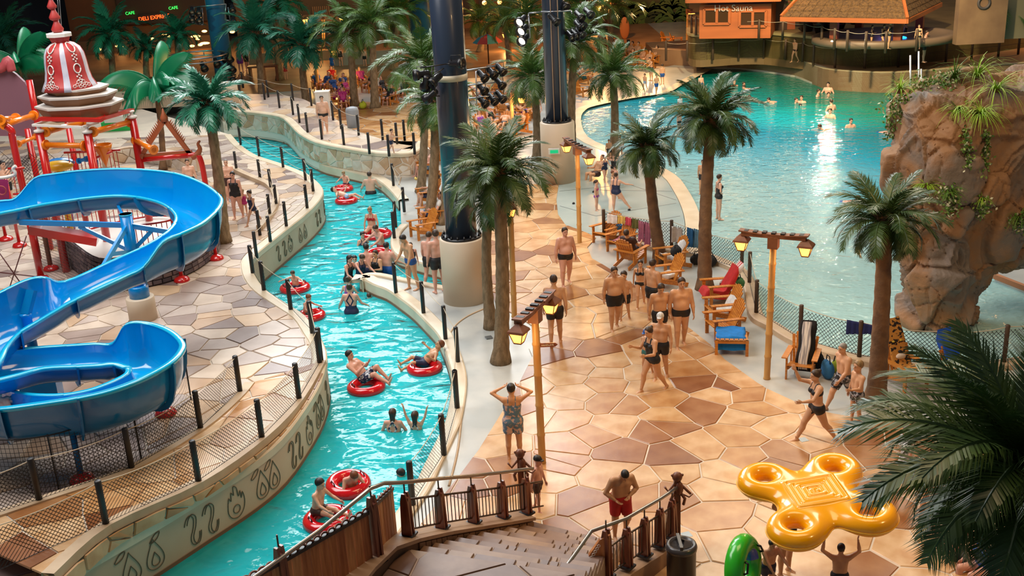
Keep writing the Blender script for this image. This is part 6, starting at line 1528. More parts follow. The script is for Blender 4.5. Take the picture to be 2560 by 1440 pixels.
mb = MB(); mb.lathe((0,0,7.05), [(0.44,0),(0.44,0.08)], 32); mb.put('clamp_band', m_steel, t2)
for (px, py, r, lb) in [((568), 235,0.55, 'blue roof column at the upper left behind the walkway'),(1058,165,0.7, 'blue roof column behind the dark one'),(1495,120,0.75, 'far dark blue column left of the jungle mural')]:
    b = G(px, py); column(lb, tuple(b), r, 13, r*1.15,1.0, m_col2 if px < 1200 else m_col)
# lamps on the big column (photo positions at the column's depth)
yb = b1.y
rig = thing('light_rig', 'black pipe rig clamped to the left of the dark column', 'lighting rig', D(1085,178, yb-0.62))
mb = MB()
for a, b in [((1050,170),(1115,160)),((1060,172),(1060,205)),((1060,205),(1110,170)),((1080,165),(1080,240)),((1080,240),(1100,240)),((1115,160),(1140,158)),((1075,240),(1070,210))]:
    mb.tube([D(a[0], a[1], yb-0.62), D(b[0], b[1], yb-0.62)], 0.018,6)
mb.build('pipe', m_black, rig)
for x, y, aim, lb, g in [(1055,186,(-1,-0.3,-0.05), 'black spotlight pointing left on the dark column rig', 0),(1090,198,(-0.7,-0.6,-0.55), 'black spotlight aimed down left on the dark column rig', 0),(1065,205,(-0.2,0.5,-0.8), 'small spotlight under the rig left of the dark column', 0),(1078,238,(-0.6,0.3,-0.5), 'lowest spotlight of the rig left of the dark column', 0),(1140,158,(0.9,-0.5,0.0), 'pale spotlight clamped on the front of the dark column', 0)]:
    stage_light(lb, D(x, y, yb-0.625), aim, 1.0)
rig = thing('light_rig', 'steel pole with spotlights right of the dark column', 'lighting rig', D(1190,200, yb+0.7))
mb = MB()
for a, b in [((1190,178),(1192,260)),((1150,178),(1240,165)),((1150,215),(1250,205)),((1150,248),(1250,238))]: mb.tube([D(a[0], a[1], yb+0.7), D(b[0], b[1], yb+0.7)], 0.02,6)
mb.build('pipe', m_steel, rig)
for i, (x, y) in enumerate([(1205,188),(1228,180),(1250,172),(1248,206),(1204,220),(1206,252),(1230,246),(1250,240)]):
    stage_light('%s in the cluster right of the dark column' % ['first top spotlight', 'second top spotlight', 'third top spotlight', 'right middle spotlight', 'left middle spotlight', 'left low spotlight', 'centre low spotlight', 'right low spotlight'][i], D(x, y, yb+0.7),(0.55,-0.6,-0.55), 0.85, group='spotlights right of the dark column')
yb2 = b2.y
rig = thing('light_rig', 'bracket arms with lit lamps on the blue-grey column', 'lighting rig', D(1340,40, yb2-0.4))
mb = MB()
for a, b in [((1322,33),(1320,50)),((1322,33),(1352,30)),((1352,30),(1428,27)),((1428,27),(1430,35)),((1322,40),(1325,95)),((1325,50),(1305,52)),((1328,72),(1308,74)),((1325,93),(1310,97))]: mb.tube([D(a[0], a[1], yb2-0.4), D(b[0], b[1], yb2-0.4)], 0.03,6)
mb.build('pipe', m_steel, rig)
for i, (x, y) in enumerate([(1305,50),(1309,73),(1311,97)]): stage_light('lit lamp at the left of the blue-grey column, %s' % ['top one', 'middle one', 'bottom one'][i], D(x, y, yb2-0.45),(-0.5,-0.9,-0.3), 1.3, True)
stage_light('small lamp fixed to the front of the blue-grey column', D(1383,47, yb2-0.7),(0.6,-0.6,-0.6), 1.2)
for i, (x, y) in enumerate([(1447,38),(1470,30),(1446,62),(1449,80),(1425,88),(1437,84),(1452,58),(1408,10)]): stage_light('dark lamp %s right of the blue-grey column' % ['on the high bar', 'at the far top', 'second of the ladder', 'lowest of the ladder', 'at lower left', 'beside the lowest', 'mid ladder', 'by the column top'][i], D(x, y, yb2-0.2),(0.5,-0.7,-0.5), 1.1, group='lamps right of the blue-grey column')
# ring rig of the left blue column
b3 = G(568,235); rig = thing('light_ring', 'white hoop truss with spotlights around the left blue column', 'lighting rig', D(490,140, b3.y-2))
mb = MB(); c = D(490,138, b3.y-2); mb.torus(c, 1.75,0.05,40,6); mb.torus(c+Vector((0,0,-0.25)), 1.75,0.04,40,6)
for k in range(8): a = k*0.785; mb.tube([c+Vector((math.cos(a)*1.75, math.sin(a)*1.75,0)), c+Vector((math.cos(a)*1.75, math.sin(a)*1.75,-0.25))], 0.03,5)
mb.build('hoop', m_steel, rig)
for i, (x, y) in enumerate([(540,155),(560,142),(572,142),(565,172),(578,168),(565,200),(580,195),(508,165)]): stage_light('spotlight %s below the hoop truss' % ['on the truss corner', 'in the upper pair left', 'in the upper pair right', 'in the middle pair left', 'in the middle pair right', 'in the low pair left', 'in the low pair right', 'under the hoop'][i], D(x, y, b3.y-2),(0.4,-0.7,-0.5), 1.5, group='spotlights below the hoop truss')
rig = thing('light_rig', 'white pipe arms with lamps high on the left blue column', 'lighting rig', D(530,20, b3.y-1)); mb = MB()
for a, b in [((485,18),(565,10)),((485,18),(488,60)),((488,60),(508,62)),((508,62),(505,20)),((565,10),(562,50)),((562,50),(576,52)),((576,52),(570,18))]: mb.tube([D(a[0], a[1], b3.y-1), D(b[0], b[1], b3.y-1)], 0.04,6)
mb.build('pipe', m_steel, rig)
for i, (x, y) in enumerate([(480,26),(497,28),(480,45),(498,48),(581,20),(583,50)]): stage_light('lamp %s on the left blue column top arms' % ['outer upper left', 'inner upper left', 'outer lower left', 'inner lower left', 'upper right', 'lower right'][i], D(x, y, b3.y-1.2),(0.2,-0.8,-0.5), 1.3, group='lamps on the left blue column top')

for lb, p, Y in [('small white and green exit box on the round base of the blue-grey column', (1385,378), b2.y-0.75), ('small lit exit box hanging before the teal lit palms', (716,142), 74)]:
    q = D(*p, Y); t = thing('exit_box', lb, 'sign', q); mb = MB(); mb.box((0,0,0), (0.42,0.14,0.2)); mb.put('box', m_white0, t); mb = MB(); mb.box((0,-0.08,0), (0.30,0.02,0.12)); mb.put('sign_face', mat('exit_green', (0.0,0.35,0.12), 0.4, emis=(0.0,0.6,0.25), estr=0.6), t)
# ------------------------------------------------------------------ blue water slide
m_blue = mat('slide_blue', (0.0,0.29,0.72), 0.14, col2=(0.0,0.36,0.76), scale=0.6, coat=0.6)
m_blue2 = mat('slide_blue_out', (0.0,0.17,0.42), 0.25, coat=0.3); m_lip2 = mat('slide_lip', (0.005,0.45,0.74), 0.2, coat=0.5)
m_pipeb = mat('pipe_blue', (0.0,0.22,0.60), 0.25, coat=0.3)
ST1 = [((-90,553,3.72),(-90,515,3.72)),((0,531,3.70),(0,504,3.70)),((42,523,3.68),(40,496,3.72)),((75,516,3.66),(84,448,4.10)),((120,507,3.62),(130,437,4.15)),((200,495,3.58),(215,427,4.12)),((290,487,3.54),(320,424,4.08)),((350,492,3.50),(430,434,4.03)),
       ((400,505,3.46),(500,458,3.98)),((430,522,3.42),(540,485,3.93)),((445,541,3.38),(549,503,3.89)),((440,560,3.34),(535,528,3.85)),((425,578,3.30),(500,558,3.8)),((405,592,3.27),(450,583,3.77)),((384,606,3.24),(405,603,3.70)),((350,624,3.20),(359,664,3.28)),
       ((280,655,3.12),(311,689,3.12)),((165,706,2.98),(190,746,2.98)),((118,697,3.35),(140,774,2.92)),((75,700,3.42),(92,803,2.86)),((15,727,3.35),(50,828,2.8)),((-60,770,3.2),(17,861,2.72)),((-140,850,3.1),(-5,895,2.65)),((-180,960,3.0),(-30,940,2.58))]
ST2 = [((-80,905,2.50),(-60,960,2.50)),((25,880,2.42),(45,935,2.42)),((92,872,2.38),(110,918,2.38)),((167,867,2.35),(190,914,2.35)),((235,863,2.33),(245,911,2.33)),((281,861,2.32),(272,908,2.32)),((312,815,2.76),(290,908,2.30)),((361,811,2.74),(305,911,2.28)),((410,826,2.72),(320,916,2.26)),
       ((442,850,2.70),(329,922,2.23)),((448,873,2.68),(325,934,2.19)),((417,908,2.65),(305,947,2.15)),((345,947,2.62),(265,965,2.12)),((270,975,2.58),(220,980,2.10)),((190,993,2.55),(160,990,2.08)),((83,1009,2.45),(83,990,2.05)),((0,1019,2.4),(28,980,2.02)),((-80,1018,2.3),(0,964,2.0)),((-160,985,2.3),(-60,925,2.0))]
def flume(name, label, ST, cuts, depth=0.42):
    A = smooth([G(*s[0]) for s in ST], 4); B = smooth([G(*s[1]) for s in ST], 4)
    root = thing(name, label, 'water slide', (A[0].x, A[0].y, TZ))
    prof = [(0.0,1.0),(0.012,0.75),(0.04,0.48),(0.10,0.24),(0.20,0.07),(0.32,0.0),(0.5,-0.02),(0.68,0.0),(0.80,0.07),(0.90,0.24),(0.96,0.48),(0.988,0.75),(1.0,1.0)]
    def ring_(i, th):
        a, b = A[i], B[i]; fz = min(a.z, b.z)-depth; out = []
        w_ = Vector((b.x-a.x, b.y-a.y, 0)); wl = w_.length; wn = w_/wl
        for s, f in prof:
            zl = a.z+(b.z-a.z)*(0 if s < 0.5 else 1); z = fz+f*(zl-fz)
            e = (s*2-1); out.append(Vector((a.x+w_.x*s, a.y+w_.y*s, z))+wn*(th*e)-Vector((0,0, th*(1-abs(e))**0.4 if th else 0)))
        return out, wn
    n = len(A); cuts = [0]+[c*4 for c in cuts]+[n-1]
    for c0, c1 in zip(cuts[:-1], cuts[1:]):
        mb = MB(); R1 = []; R2 = []
        for i in range(c0, c1+1): r_, wn = ring_(i, 0.0); R1.append(r_); R2.append(ring_(i, 0.045)[0])
        k = len(prof)
        vs = [p for r_ in R1 for p in r_]; mb.add(vs, [(q*k+j, q*k+j+1,(q+1)*k+j+1,(q+1)*k+j) for q in range(len(R1)-1) for j in range(k-1)], 0, True)
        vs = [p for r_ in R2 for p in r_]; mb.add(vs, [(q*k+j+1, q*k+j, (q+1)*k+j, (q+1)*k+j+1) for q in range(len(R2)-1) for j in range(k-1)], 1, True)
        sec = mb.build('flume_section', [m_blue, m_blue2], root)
        mb = MB()
        for E, sgn in ((0,-1),(-1,1)):                         # rolled lips
            P = []; mb = MB()
            for i in range(c0, c1+1):
                r_, wn = ring_(i, 0.0); P.append((r_[E], wn*sgn))
            prof2 = [(-0.012,0.0),(-0.012,0.02),(0.10,0.025),(0.125,0.0),(0.12,-0.05),(0.105,-0.05)]
            vs = [p+w_*a+Vector((0,0, b)) for p, w_ in P for a, b in prof2]; k2 = len(prof2)
            mb.add(vs, [(q*k2+j, q*k2+j+1,(q+1)*k2+j+1,(q+1)*k2+j) for q in range(len(P)-1) for j in range(k2-1)], 0, True)
            mb.build('lip', m_lip2, root)
        if c0:                                                     # bolted joint flange under the trough
            o1, _ = ring_(c0,0.05); o2, _ = ring_(c0,0.17); mb = MB(); d = (A[min(c0+1, n-1)]-A[c0]); d.z = 0; d.normalize(); d *= 0.02
            vs = [p-d for p in o1]+[p-d for p in o2]+[p+d for p in o1]+[p+d for p in o2]; k3 = len(o1); fs = []
            for j in range(k3-1): fs += [(j, j+1, k3+j+1, k3+j),(2*k3+j+1,2*k3+j, 3*k3+j, 3*k3+j+1),(k3+j, k3+j+1,3*k3+j+1,3*k3+j)]
            mb.add(vs, fs); mb.build('joint_flange', m_blue2, root)
    return root, A, B
s1, A1, B1 = flume('water_slide', 'upper blue water slide with a high outer wall looping around its column', ST1, [3,5,7,9,11,13,15,17,20])
s2, A2, B2 = flume('water_slide', 'lower blue water slide loop curving over the net in front', ST2, [3,6,9,11,14,16])
# column and arms of the upper slide
cb = G(352,806, TZ)+Vector((0,0.25,0)); t = thing('slide_column', 'blue support column with arms on a round cream base under the slide loop', 'column', cb)
mb = MB(); mb.lathe((0,0,0), [(0.36,0),(0.36,0.60),(0.34,0.62)], 28); mb.put('pedestal', m_ped, t)
mb = MB(); mb.lathe((0,0,0.60), [(0.255,0),(0.255,0.30),(0.23,0.33),(0.17,0.33)], 24); mb.put('collar', m_pipeb, t)
mb = MB(); mb.lathe((0,0,0.9), [(0.155,0),(0.155,1.95)], 24); mb.put('shaft', m_pipeb, t)
mb = MB(); mb.lathe((0,0,2.85), [(0.165,-0.04),(0.165,0.0)], 24); mb.put('cap_plate', m_lip2, t)
top = cb+Vector((0,0,2.55))
for tgt, dz in ((A1[8], -0.35),(A1[42], -0.35),(A1[24], -0.35),(A1[66], -0.35)):
    mb = MB(); q = Vector((tgt.x, tgt.y, tgt.z+dz)); mb.bar(top, q, 0.07,0.13); mb.bar(top-Vector((0,0,0.7)), top.lerp(q, 0.45)-Vector((0,0,0.06)), 0.05,0.10); mb.build('arm', m_pipeb, t)
m_red = mat('pipe_red', (0.52,0.012,0.010), 0.22, coat=0.5); m_or = mat('pipe_orange', (0.85,0.22,0.008), 0.25, coat=0.4); m_redd = mat('board_red', (0.32,0.08,0.025), 0.5)
def footed_leg(label, foot, topz, m=m_pipeb, r=0.06, gz=TZ, name='slide_leg', topxy=None):
    g = G(*foot, gz); t = thing(name, label, 'support leg', g)
    tp = Vector((0,0, topz-gz)) if topxy is None else Vector((topxy.x-g.x, topxy.y-g.y, topz-gz))
    mb = MB(); mb.tube([(0,0,0.03), tp], r, 12); mb.put('pipe', m, t)
    mb = MB(); mb.lathe((0,0,0), [(0.23,0),(0.23,0.03),(0.19,0.10),(0.10,0.13),(r, 0.16)], 20); mb.put('foot_cover', m_red, t); return t
footed_leg('blue slide leg with red foot behind the front net', (205,1200), 1.75)
footed_leg('blue slide leg with red foot at the right end of the net', (415,1035), 1.95)
pp = G(118,980, TZ); t = thing('slide_leg', 'thick blue pipe stand holding the slide inside the lower loop', 'support leg', G(112,1010, TZ)); b_ = Vector(t.location)
mb = MB(); mb.box(b_+Vector((0,0,0.55)),(0.75,0.6,1.1), 0.2); mb.build('plinth', m_pipeb, t); mb = MB(); mb.lathe(b_+Vector((0,0,1.1)), [(0.15,0),(0.11,0.02),(0.105,0.95),(0.125,0.96),(0.125,1.02)], 18); mb.build('pipe', m_pipeb, t)
mb = MB(); mb.bar(b_+Vector((0,0,2.1)), b_+Vector((0.12,0.25,2.55)), 0.22,0.10); mb.build('bracket', m_blue2, t)
footed_leg('red leg with round red foot under the slide loop, beside the stone block base', (455,702), 2.95, m_red, 0.055)
footed_leg('red leg with round red foot right of the slide loop', (541,648), 3.0, m_red, 0.055)
footed_leg('brown leg with red foot left of the hanging net', (128,674), 2.9, mat('pipe_brown', (0.20,0.09,0.05), 0.5), 0.07)
footed_leg('red leg with pink red foot at the far left floor', (50,616), 3.0, m_red, 0.055)
footed_leg('second red leg by the far left floor edge', (16,600), 3.0, m_red, 0.055)
footed_leg('thick red post reaching down behind the straight slide run', (104,700), 3.1, m_red, 0.10)
mb = MB(); g = G(415,1040, TZ)
# rider's head in the lower slide
person('boy sliding in the lower blue slide with only the head showing', Vector((G(22,1030,1.7).x, G(22,1030,1.7).y, 1.7)), 60, 'tube', H=1.35, zp=1.60, hair='buzz', hc='blond', skin='fair', child=True, wear=(('shorts', 'navy'),), extra=dict(lean=-30))
# safety net below the lower loop
def sq_net(P, zt, zb, cell, w_, parent, name='net'):
    mb = MB(); R = resample(P, cell)
    for i, p in enumerate(R):
        f = i/(len(R)-1); t_ = zt(f); b_ = zb(f); d = (R[min(i+1, len(R)-1)]-R[max(0, i-1)]).normalized()*w_/2
        q = Vector((p.x, p.y, 0)); mb.add([q-d+Vector((0,0, b_)), q+d+Vector((0,0, b_)), q+d+Vector((0,0, t_)), q-d+Vector((0,0, t_))], [(0,1,2,3)])
    K = int((zt(0)-zb(0))/cell)
    for k in range(K+1):
        L1 = [Vector((p.x, p.y, zb(i/(len(R)-1))+(zt(i/(len(R)-1))-zb(i/(len(R)-1)))*k/K)) for i, p in enumerate(R)]
        mb.ribbon([p-Vector((0,0, w_/2)) for p in L1], [p+Vector((0,0, w_/2)) for p in L1])
    o = mb.build(name, m_net, parent); o['kind'] = 'stuff'; return o
NP = smooth([G(*p, TZ) for p in [(-60,1225),(60,1235),(178,1222),(300,1180),(400,1115),(462,1050),(478,1000)]], 4)
t = thing('safety_net', 'black square mesh safety net hung along the front of the lower slide', 'net', (NP[0].x, NP[0].y, TZ))
sq_net(NP, lambda f: 1.78+0.25*f, lambda f: TZ+0.02,0.085,0.010, t)
for f in (0.30,0.62,1.0):
    p = NP[int(f*(len(NP)-1))]; mb = MB(); mb.tube([(p.x, p.y, TZ),(p.x, p.y, 1.80+0.25*f)], 0.018,6); mb.build('pole', m_net, t)
mb = MB(); mb.tube([Vector((p.x, p.y, 1.78+0.25*i/(len(NP)-1))) for i, p in enumerate(NP)], 0.014,5); mb.build('edge_cord', m_net, t)
t = thing('safety_net', 'black square mesh net hanging behind the straight slide run', 'net', G(135,700, TZ))
NQ = [G(105,690, TZ), G(170,720, TZ), G(215,742, TZ)]; sq_net(NQ, lambda f: 3.0, lambda f: TZ+0.05,0.09,0.010, t)
t = thing('safety_net', 'black square mesh net beside the blue pipe stand', 'net', G(60,985, TZ))
NQ = [G(-30,1030, TZ), G(40,1020, TZ), G(85,1000, TZ)]; sq_net(NQ, lambda f: 2.5, lambda f: TZ+0.05,0.085,0.010, t)
# dark cross braces at far left
t = thing('cross_brace', 'thin dark rods crossing under the slide at the far left', 'brace', G(38,720, TZ)); mb = MB(); y0 = G(38,720, TZ).y
for a, b in [((-10,620),(60,720)),((66,590),(22,725)),((-10,680),(120,695))]: mb.tube([D(a[0], a[1], y0), D(b[0], b[1], y0)], 0.016,6)
mb.build('rod', mat('rod_dark', (0.10,0.02,0.02), 0.5), t)

# ------------------------------------------------------------------ water play structure
m_white = mat('cream_white', (0.74,0.70,0.64), 0.4); m_bellred = mat('bell_red', (0.40,0.016,0.018), 0.45, col2=(0.46,0.05,0.045), scale=2.0); m_bellblue = mat('bell_grey', (0.45,0.46,0.56), 0.4, col2=(0.62,0.60,0.66), scale=3)
m_tier = mat('tier_tan', (0.20,0.075,0.02), 0.6, col2=(0.26,0.12,0.05), scale=1.5); m_tiertop = mat('tier_top', (0.55,0.50,0.45), 0.45)
YT = 32.0; SCL = 2766/36.2
def T_(px, py, Y=YT): return D(px, py, Y)
c = T_(205,292); bt = thing('bell_tower_roof', 'red and silver bell shaped roof with beaded spire on three cream tiers', 'roof ornament', c)
mpx = (D(306,270, YT)-D(206,270, YT)).length/100
def zat(py): return T_(205, py).z-c.z
for i, (y0, y1, r0, r1) in enumerate([(292,262,88,108),(262,238,75,97),(238,222,64,78)]):
    mb = MB(); mb.lathe((0,0,0), [(r0*mpx*0.98, zat(y0)),(r1*mpx*0.98, zat(y1)+0.02)], 8, smooth=False, rot=0.30, sy=0.85); mb.put('tier', m_tier, bt)
    mb = MB(); mb.lathe((0,0,0), [(r1*mpx, zat(y1)+0.02),(r1*mpx*1.0, zat(y1)+0.07),(r1*mpx*0.6, zat(y1)+0.09)], 8, smooth=False, rot=0.30, sy=0.85); mb.put('tier_rim', m_tiertop, bt)
pr_ = [(68,224),(62,212),(56,200),(52,180),(50,155),(47,135),(40,120),(28,110),(20,107)]
mb = MB(); n = 48; cx = -0.18
prof = [(r*mpx, zat(y)+0.05) for r, y in pr_]; mb.lathe((cx, 0,0), prof, n, rot=0.0)
for fi in range(len(mb.f)):
    a = (fi % n)/n*360; dd = min(abs((a-(282+72*k)+180) % 360-180) for k in range(5)); mb.m[fi] = 1 if dd < 10 else 0
mb.put('bell', [m_bellred, m_bellblue], bt)
def bell_r(z):
    for (r0, z0),(r1, z1) in zip(prof[:-1], prof[1:]):
        if z0 <= z <= z1: return r0+(r1-r0)*(z-z0)/(z1-z0)
    return prof[-1][0]
for a in (246,318):                                              # pendant ornaments on the bell
    a = R_(a)
    for zc in (0.95,0.45):
        mb = MB(); z = zat(222)+zc*1.15
        def B_(u, v, o=0.02): r_ = bell_r(z+v)+o; return Vector((cx+math.cos(a+u/r_)*r_, math.sin(a+u/r_)*r_, z+v))
        mb.tube([B_(0.10*math.cos(t_), 0.12+0.13*math.sin(t_)) for t_ in [k*0.524 for k in range(13)]], 0.018,6)
        for u, v in ((0,-0.06),(-0.06,-0.10),(0.06,-0.10),(0,-0.15),(-0.05,-0.20),(0.05,-0.20),(0,-0.26)): mb.sphere(B_(u, v), 0.027,6,4)
        o = mb.put('pendant', m_white, bt); o['kind'] = 'stuff'
    mb = MB(); z = zat(222)+0.22
    for u, v in [(-0.22,0),(-0.14,0.03),(-0.08,0.10),(0,0.12),(0.08,0.10),(0.14,0.03),(0.22,0),(0,0.02),(-0.06,-0.02),(0.06,-0.02)]:
        mb.torus(B_(u, v-0.05), 0.042,0.010,10,5, rot=Euler((R_(90), 0, a-R_(270))))
    o = mb.put('scrollwork', m_white, bt); o['kind'] = 'stuff'
mb = MB(); z = zat(107)+0.05; mb.lathe((cx-0.05,0, z), [(0.24,0),(0.30,0.14),(0.36,0.16)], 8, smooth=False); mb.put('neck', m_bellred, bt)
mb = MB(); mb.lathe((cx-0.05,0, z+0.16), [(0.36,0),(0.36,0.09),(0.25,0.11)], 8, smooth=False); mb.put('neck_rim', m_white, bt)
z0 = z+0.26
for i in range(7):
    r_ = 0.17*(1-0.11*i); h_ = 0.36*(1-0.08*i); mb = MB(); mb.lathe((cx-0.06-0.02*i, 0, z0), [(r_*0.45,0),(r_*0.9, h_*0.12),(r_, h_*0.30),(r_*0.5, h_*0.75),(r_*0.35, h_)], 14); mb.put('spire_bead', m_bellred, bt); z0 += h_*0.93
t = thing('hanging_cable', 'pair of thin grey cables hanging behind the spire', 'cable', T_(155,85, YT+1.5))
mb = MB(); mb.tube([T_(155,85, YT+1.5), T_(146,-40, YT+1.5)], 0.012,5); mb.build('strand', m_steel, t); mb = MB(); mb.tube([T_(150,85, YT+1.5), T_(141,-40, YT+1.5)], 0.012,5); mb.build('strand', m_steel, t)
# frame of red posts and orange pipes
fr = thing('water_play_tower', 'red post frame with orange pipes carrying the bell roof', 'play structure', Vector((c.x, YT, TZ)))
def post(px, py, foot_py_z, Y, r=0.115, m=m_red, cap=True, name='post'):
    a = T_(px, py, Y); mb = MB(); mb.tube([(a.x, Y, TZ), a], r, 14); mb.build(name, m, fr)
    if cap:
        mb = MB(); mb.lathe(a, [(r+0.03,-0.06),(r+0.03,0),(0.05,0.03),(0.05,0.10),(0.09,0.12),(0.09,0.16)], 12); mb.build('post_cap', m_white, fr)
post(97,325,0,31.4); post(218,327,0,31.0); post(330,290,0,33.0); post(168,300,0,34.5,0.09, cap=False); post(68,322,0,33.8,0.09, cap=False)
def pipe(a, b, Ya, Yb, r=0.085, m=m_or, flange=True):
    p, q = T_(*a, Ya), T_(*b, Yb); mb = MB(); mb.tube([p, q], r, 12); o = mb.build('pipe', m, fr); d = (q-p).normalized()
    if flange:
        for e, s in ((p, 1),(q, -1)): mb = MB(); mb.tube([e, e+d*s*0.06], r*1.75,14); mb.build('flange', m, fr)
pipe((112,362),(212,365), 31.4,31.0); pipe((232,330),(325,305), 31.0,33.0); pipe((113,330),(205,305), 31.4,33.5); pipe((10,312),(85,288), 31.5,33.5); pipe((338,350),(385,375), 33.0,32.2); pipe((45,360),(90,342), 32,33,0.06)
pipe((0,300),(40,295), 31,33); pipe((195,403),(218,397), 31.5,31.4,0.05, m_pipeb)
mb = MB(); mb.tube(smooth([T_(15,316,31.2), T_(30,330,31.2), T_(36,370,31.2),(T_(60,470,31.2).x, 31.2,1.2)], 5), 0.10,12); mb.build('bent_pipe', m_red, fr)
mb = MB(); mb.tube([T_(354,399,33.0), T_(470,388,33.0)], 0.085,12); mb.build('pipe', m_red, fr)
mb = MB(); mb.tube(smooth([T_(470,388,33.0), T_(492,388,33), T_(502,402,33), T_(512,450,33),(T_(516,470,33).x, 33, TZ)], 5), 0.085,12); mb.build('bent_pipe', m_red, fr)
for a, b, Y0, Y1 in [((100,297),(255,300), 31.2,30.8),((240,300),(330,275), 30.8,33.3),((255,288),(290,282), 31.5,32.5)]:
    mb = MB(); mb.bar(T_(*a, Y0), T_(*b, Y1), 0.16,0.10); mb.build('beam', m_red, fr)
for a, b, Y0, Y1 in [((82,313),(205,318), 30.9,30.6),((205,318),(245,306), 30.6,31.6),((82,313),(125,300), 30.9,32.4)]:
    mb = MB(); mb.bar(T_(*a, Y0), T_(*b, Y1), 0.06,0.06); mb.build('spray_bar', m_white, fr)
mb = MB(); mb.tube([T_(48,280,33), T_(38,150,33)], 0.0,4)
for p, Y in [((78,240), 34.5)]:
    a = T_(73,200,34.5); b = T_(92,298,34.5); mb = MB(); mb.tube([a, b, (b.x, b.y, TZ)], 0.10,12); mb.build('post', m_red, fr)
# railings and rope bridge seen through the frame
for x0, x1, yb, Y in [(160,255,430,32.2),(20,60,470,31.0),(262,300,425,32.5)]:
    a, b = T_(x0, yb-48, Y), T_(x1, yb-52, Y); a.z = b.z = a.z; mb = MB()
    mb.tube([a, b], 0.035,8); mb.tube([a-Vector((0,0,0.75)), b-Vector((0,0,0.75))], 0.03,8); mb.build('rail', m_red, fr)
    k = int((b-a).length/0.11)
    for i in range(1, k): q = a.lerp(b, i/k); mb = MB(); mb.tube([q, q-Vector((0,0,0.75))], 0.012,5); mb.build('baluster', m_red, fr)
for x0, x1, y_, Y, sg in [(115,160,378,33,0.15),(0,75,378,33.0,0.2),(70,118,380,33,0.12)]:
    a, b = T_(x0, y_, Y), T_(x1, y_, Y); net_panel(a, b, a.z, b.z, a.z-1.0, b.z-1.0, sg, 0.10,0.014, m_net, fr, 'rope_net')
mb = MB(); mb.lathe(T_(262,395,31.5), [(0.0,-0.28),(0.24,0.30),(0.27,0.40),(0.24,0.40),(0.02,-0.2)], 16); bk = solo('tipping_bucket', mb, m_or, 'orange cone shaped tipping bucket at the play frame', 'bucket')
mb = MB(); mb.tube([T_(232,398,31.4), T_(280,378,31.4)], 0.035,8); mb.build('bucket_arm', m_red, bk)
for lb, x, y, Y, m in [('blue pool toy heap behind the red frame', 150,408,32.5, m_pipeb),('yellow ribbed pool toy behind the red frame', 146,415,32.2, mat('toy_yellow', (0.75,0.45,0.02), 0.3))]:
    g = T_(x, y, Y); mb = MB(); mb.sphere((g.x, g.y, g.z),(0.45,0.3,0.16), 12,6); mb.lathe((g.x, g.y, TZ), [(0.1,0),(0.1, g.z-TZ)], 8); solo('pool_toy', mb, m, lb, 'toy')
# carved gable with flame points
gb = thing('carved_gable', 'brown carved gable with pointed crest teeth on a red pipe', 'gable', T_(420,395,33)); Yg = 33.0
def gp(px, py): q = T_(px, py, Yg); return q
for a, b, w_ in [((412,300),(352,392), 0.11),((412,300),(478,388), 0.11),((352,390),(480,380), 0.11)]:
    mb = MB(); mb.bar(gp(*a), gp(*b), w_*1.15,0.09, up=(0,1,0)); mb.build('board', m_redd, gb)
mb = MB(); mb.lathe(gp(411,300), [(0.10,-0.05),(0.12,0.08),(0.05,0.22),(0.02,0.34),(0,0.36)], 8); mb.build('finial', m_redd, gb)
for side in (0,1):
    A_, B_2 = gp(412,300), gp(352,392) if side == 0 else gp(478,388)
    d = (B_2-A_); nrm_ = Vector((-d.z, 0, d.x)).normalized()
    if nrm_.z < 0: nrm_ = -nrm_
    for i in range(1,12):
        q = A_.lerp(B_2,0.06+i*0.052)+nrm_*0.07; mb = MB(); e = d.normalized()
        mb.add([q-e*0.03+Vector((0,-0.02,0)), q+e*0.03+Vector((0,-0.02,0)), q+nrm_*0.13-e*0.06, q-e*0.03+Vector((0,0.02,0)), q+e*0.03+Vector((0,0.02,0))], [(0,1,2),(4,3,2),(1,4,2),(3,0,2)]); mb.build('crest_tooth', m_redd, gb)
for px, s in ((346,-1),(494,1)):
    P = smooth([gp(px-s*14,392), gp(px, 385), gp(px+s*6,372), gp(px+s*1,360), gp(px+s*6,352)], 3); mb = MB(); mb.tube(P, [0.09*(1-i/len(P))+0.02 for i in range(len(P))], 8); mb.build('curled_horn', m_redd, gb)
# purple wall panel, far left
m_mauve = mat('panel_mauve', (0.20,0.09,0.12), 0.5); m_pinkc = mat('panel_pink', (0.42,0.07,0.08), 0.5)
t = thing('scalloped_play_wall', 'tall mauve play wall with a pink scalloped top at the left edge', 'panel', T_(0,300,35)); mb = MB(); a = T_(-60,175,35); b = T_(86,185,35)
P = [(-60,340),(-60,165),(0,178),(20,172),(40,186),(60,205),(84,240),(84,340)]; mb.add([T_(x, y, 35) for x, y in P]+[T_(x, y, 35)+Vector((0,0.12,0)) for x, y in P], [tuple(range(8))[::-1], tuple(range(8,16))]+[(i, (i+1) % 8,8+(i+1) % 8,8+i) for i in range(8)]); mb.build('board', m_mauve, t)
mb = MB(); mb.tube(smooth([T_(-60,160,34.9), T_(0,172,34.9), T_(20,150,34.9), T_(30,178,34.9)], 4), 0.14,8); mb.build('scallop', m_pinkc, t)
t = thing('scalloped_play_wall', 'low magenta panel with round emblem under the rope at the left edge', 'panel', T_(0,470,29.5)); mb = MB(); mb.add([T_(x, y, 29.5) for x, y in [(-20,500),(-20,445),(20,450),(24,500)]]+[T_(x, y, 29.6) for x, y in [(-20,500),(-20,445),(20,450),(24,500)]], [(3,2,1,0),(4,5,6,7),(0,1,5,4),(1,2,6,5),(2,3,7,6),(3,0,4,7)]); mb.build('board', mat('magenta', (0.30,0.02,0.12), 0.4), t)
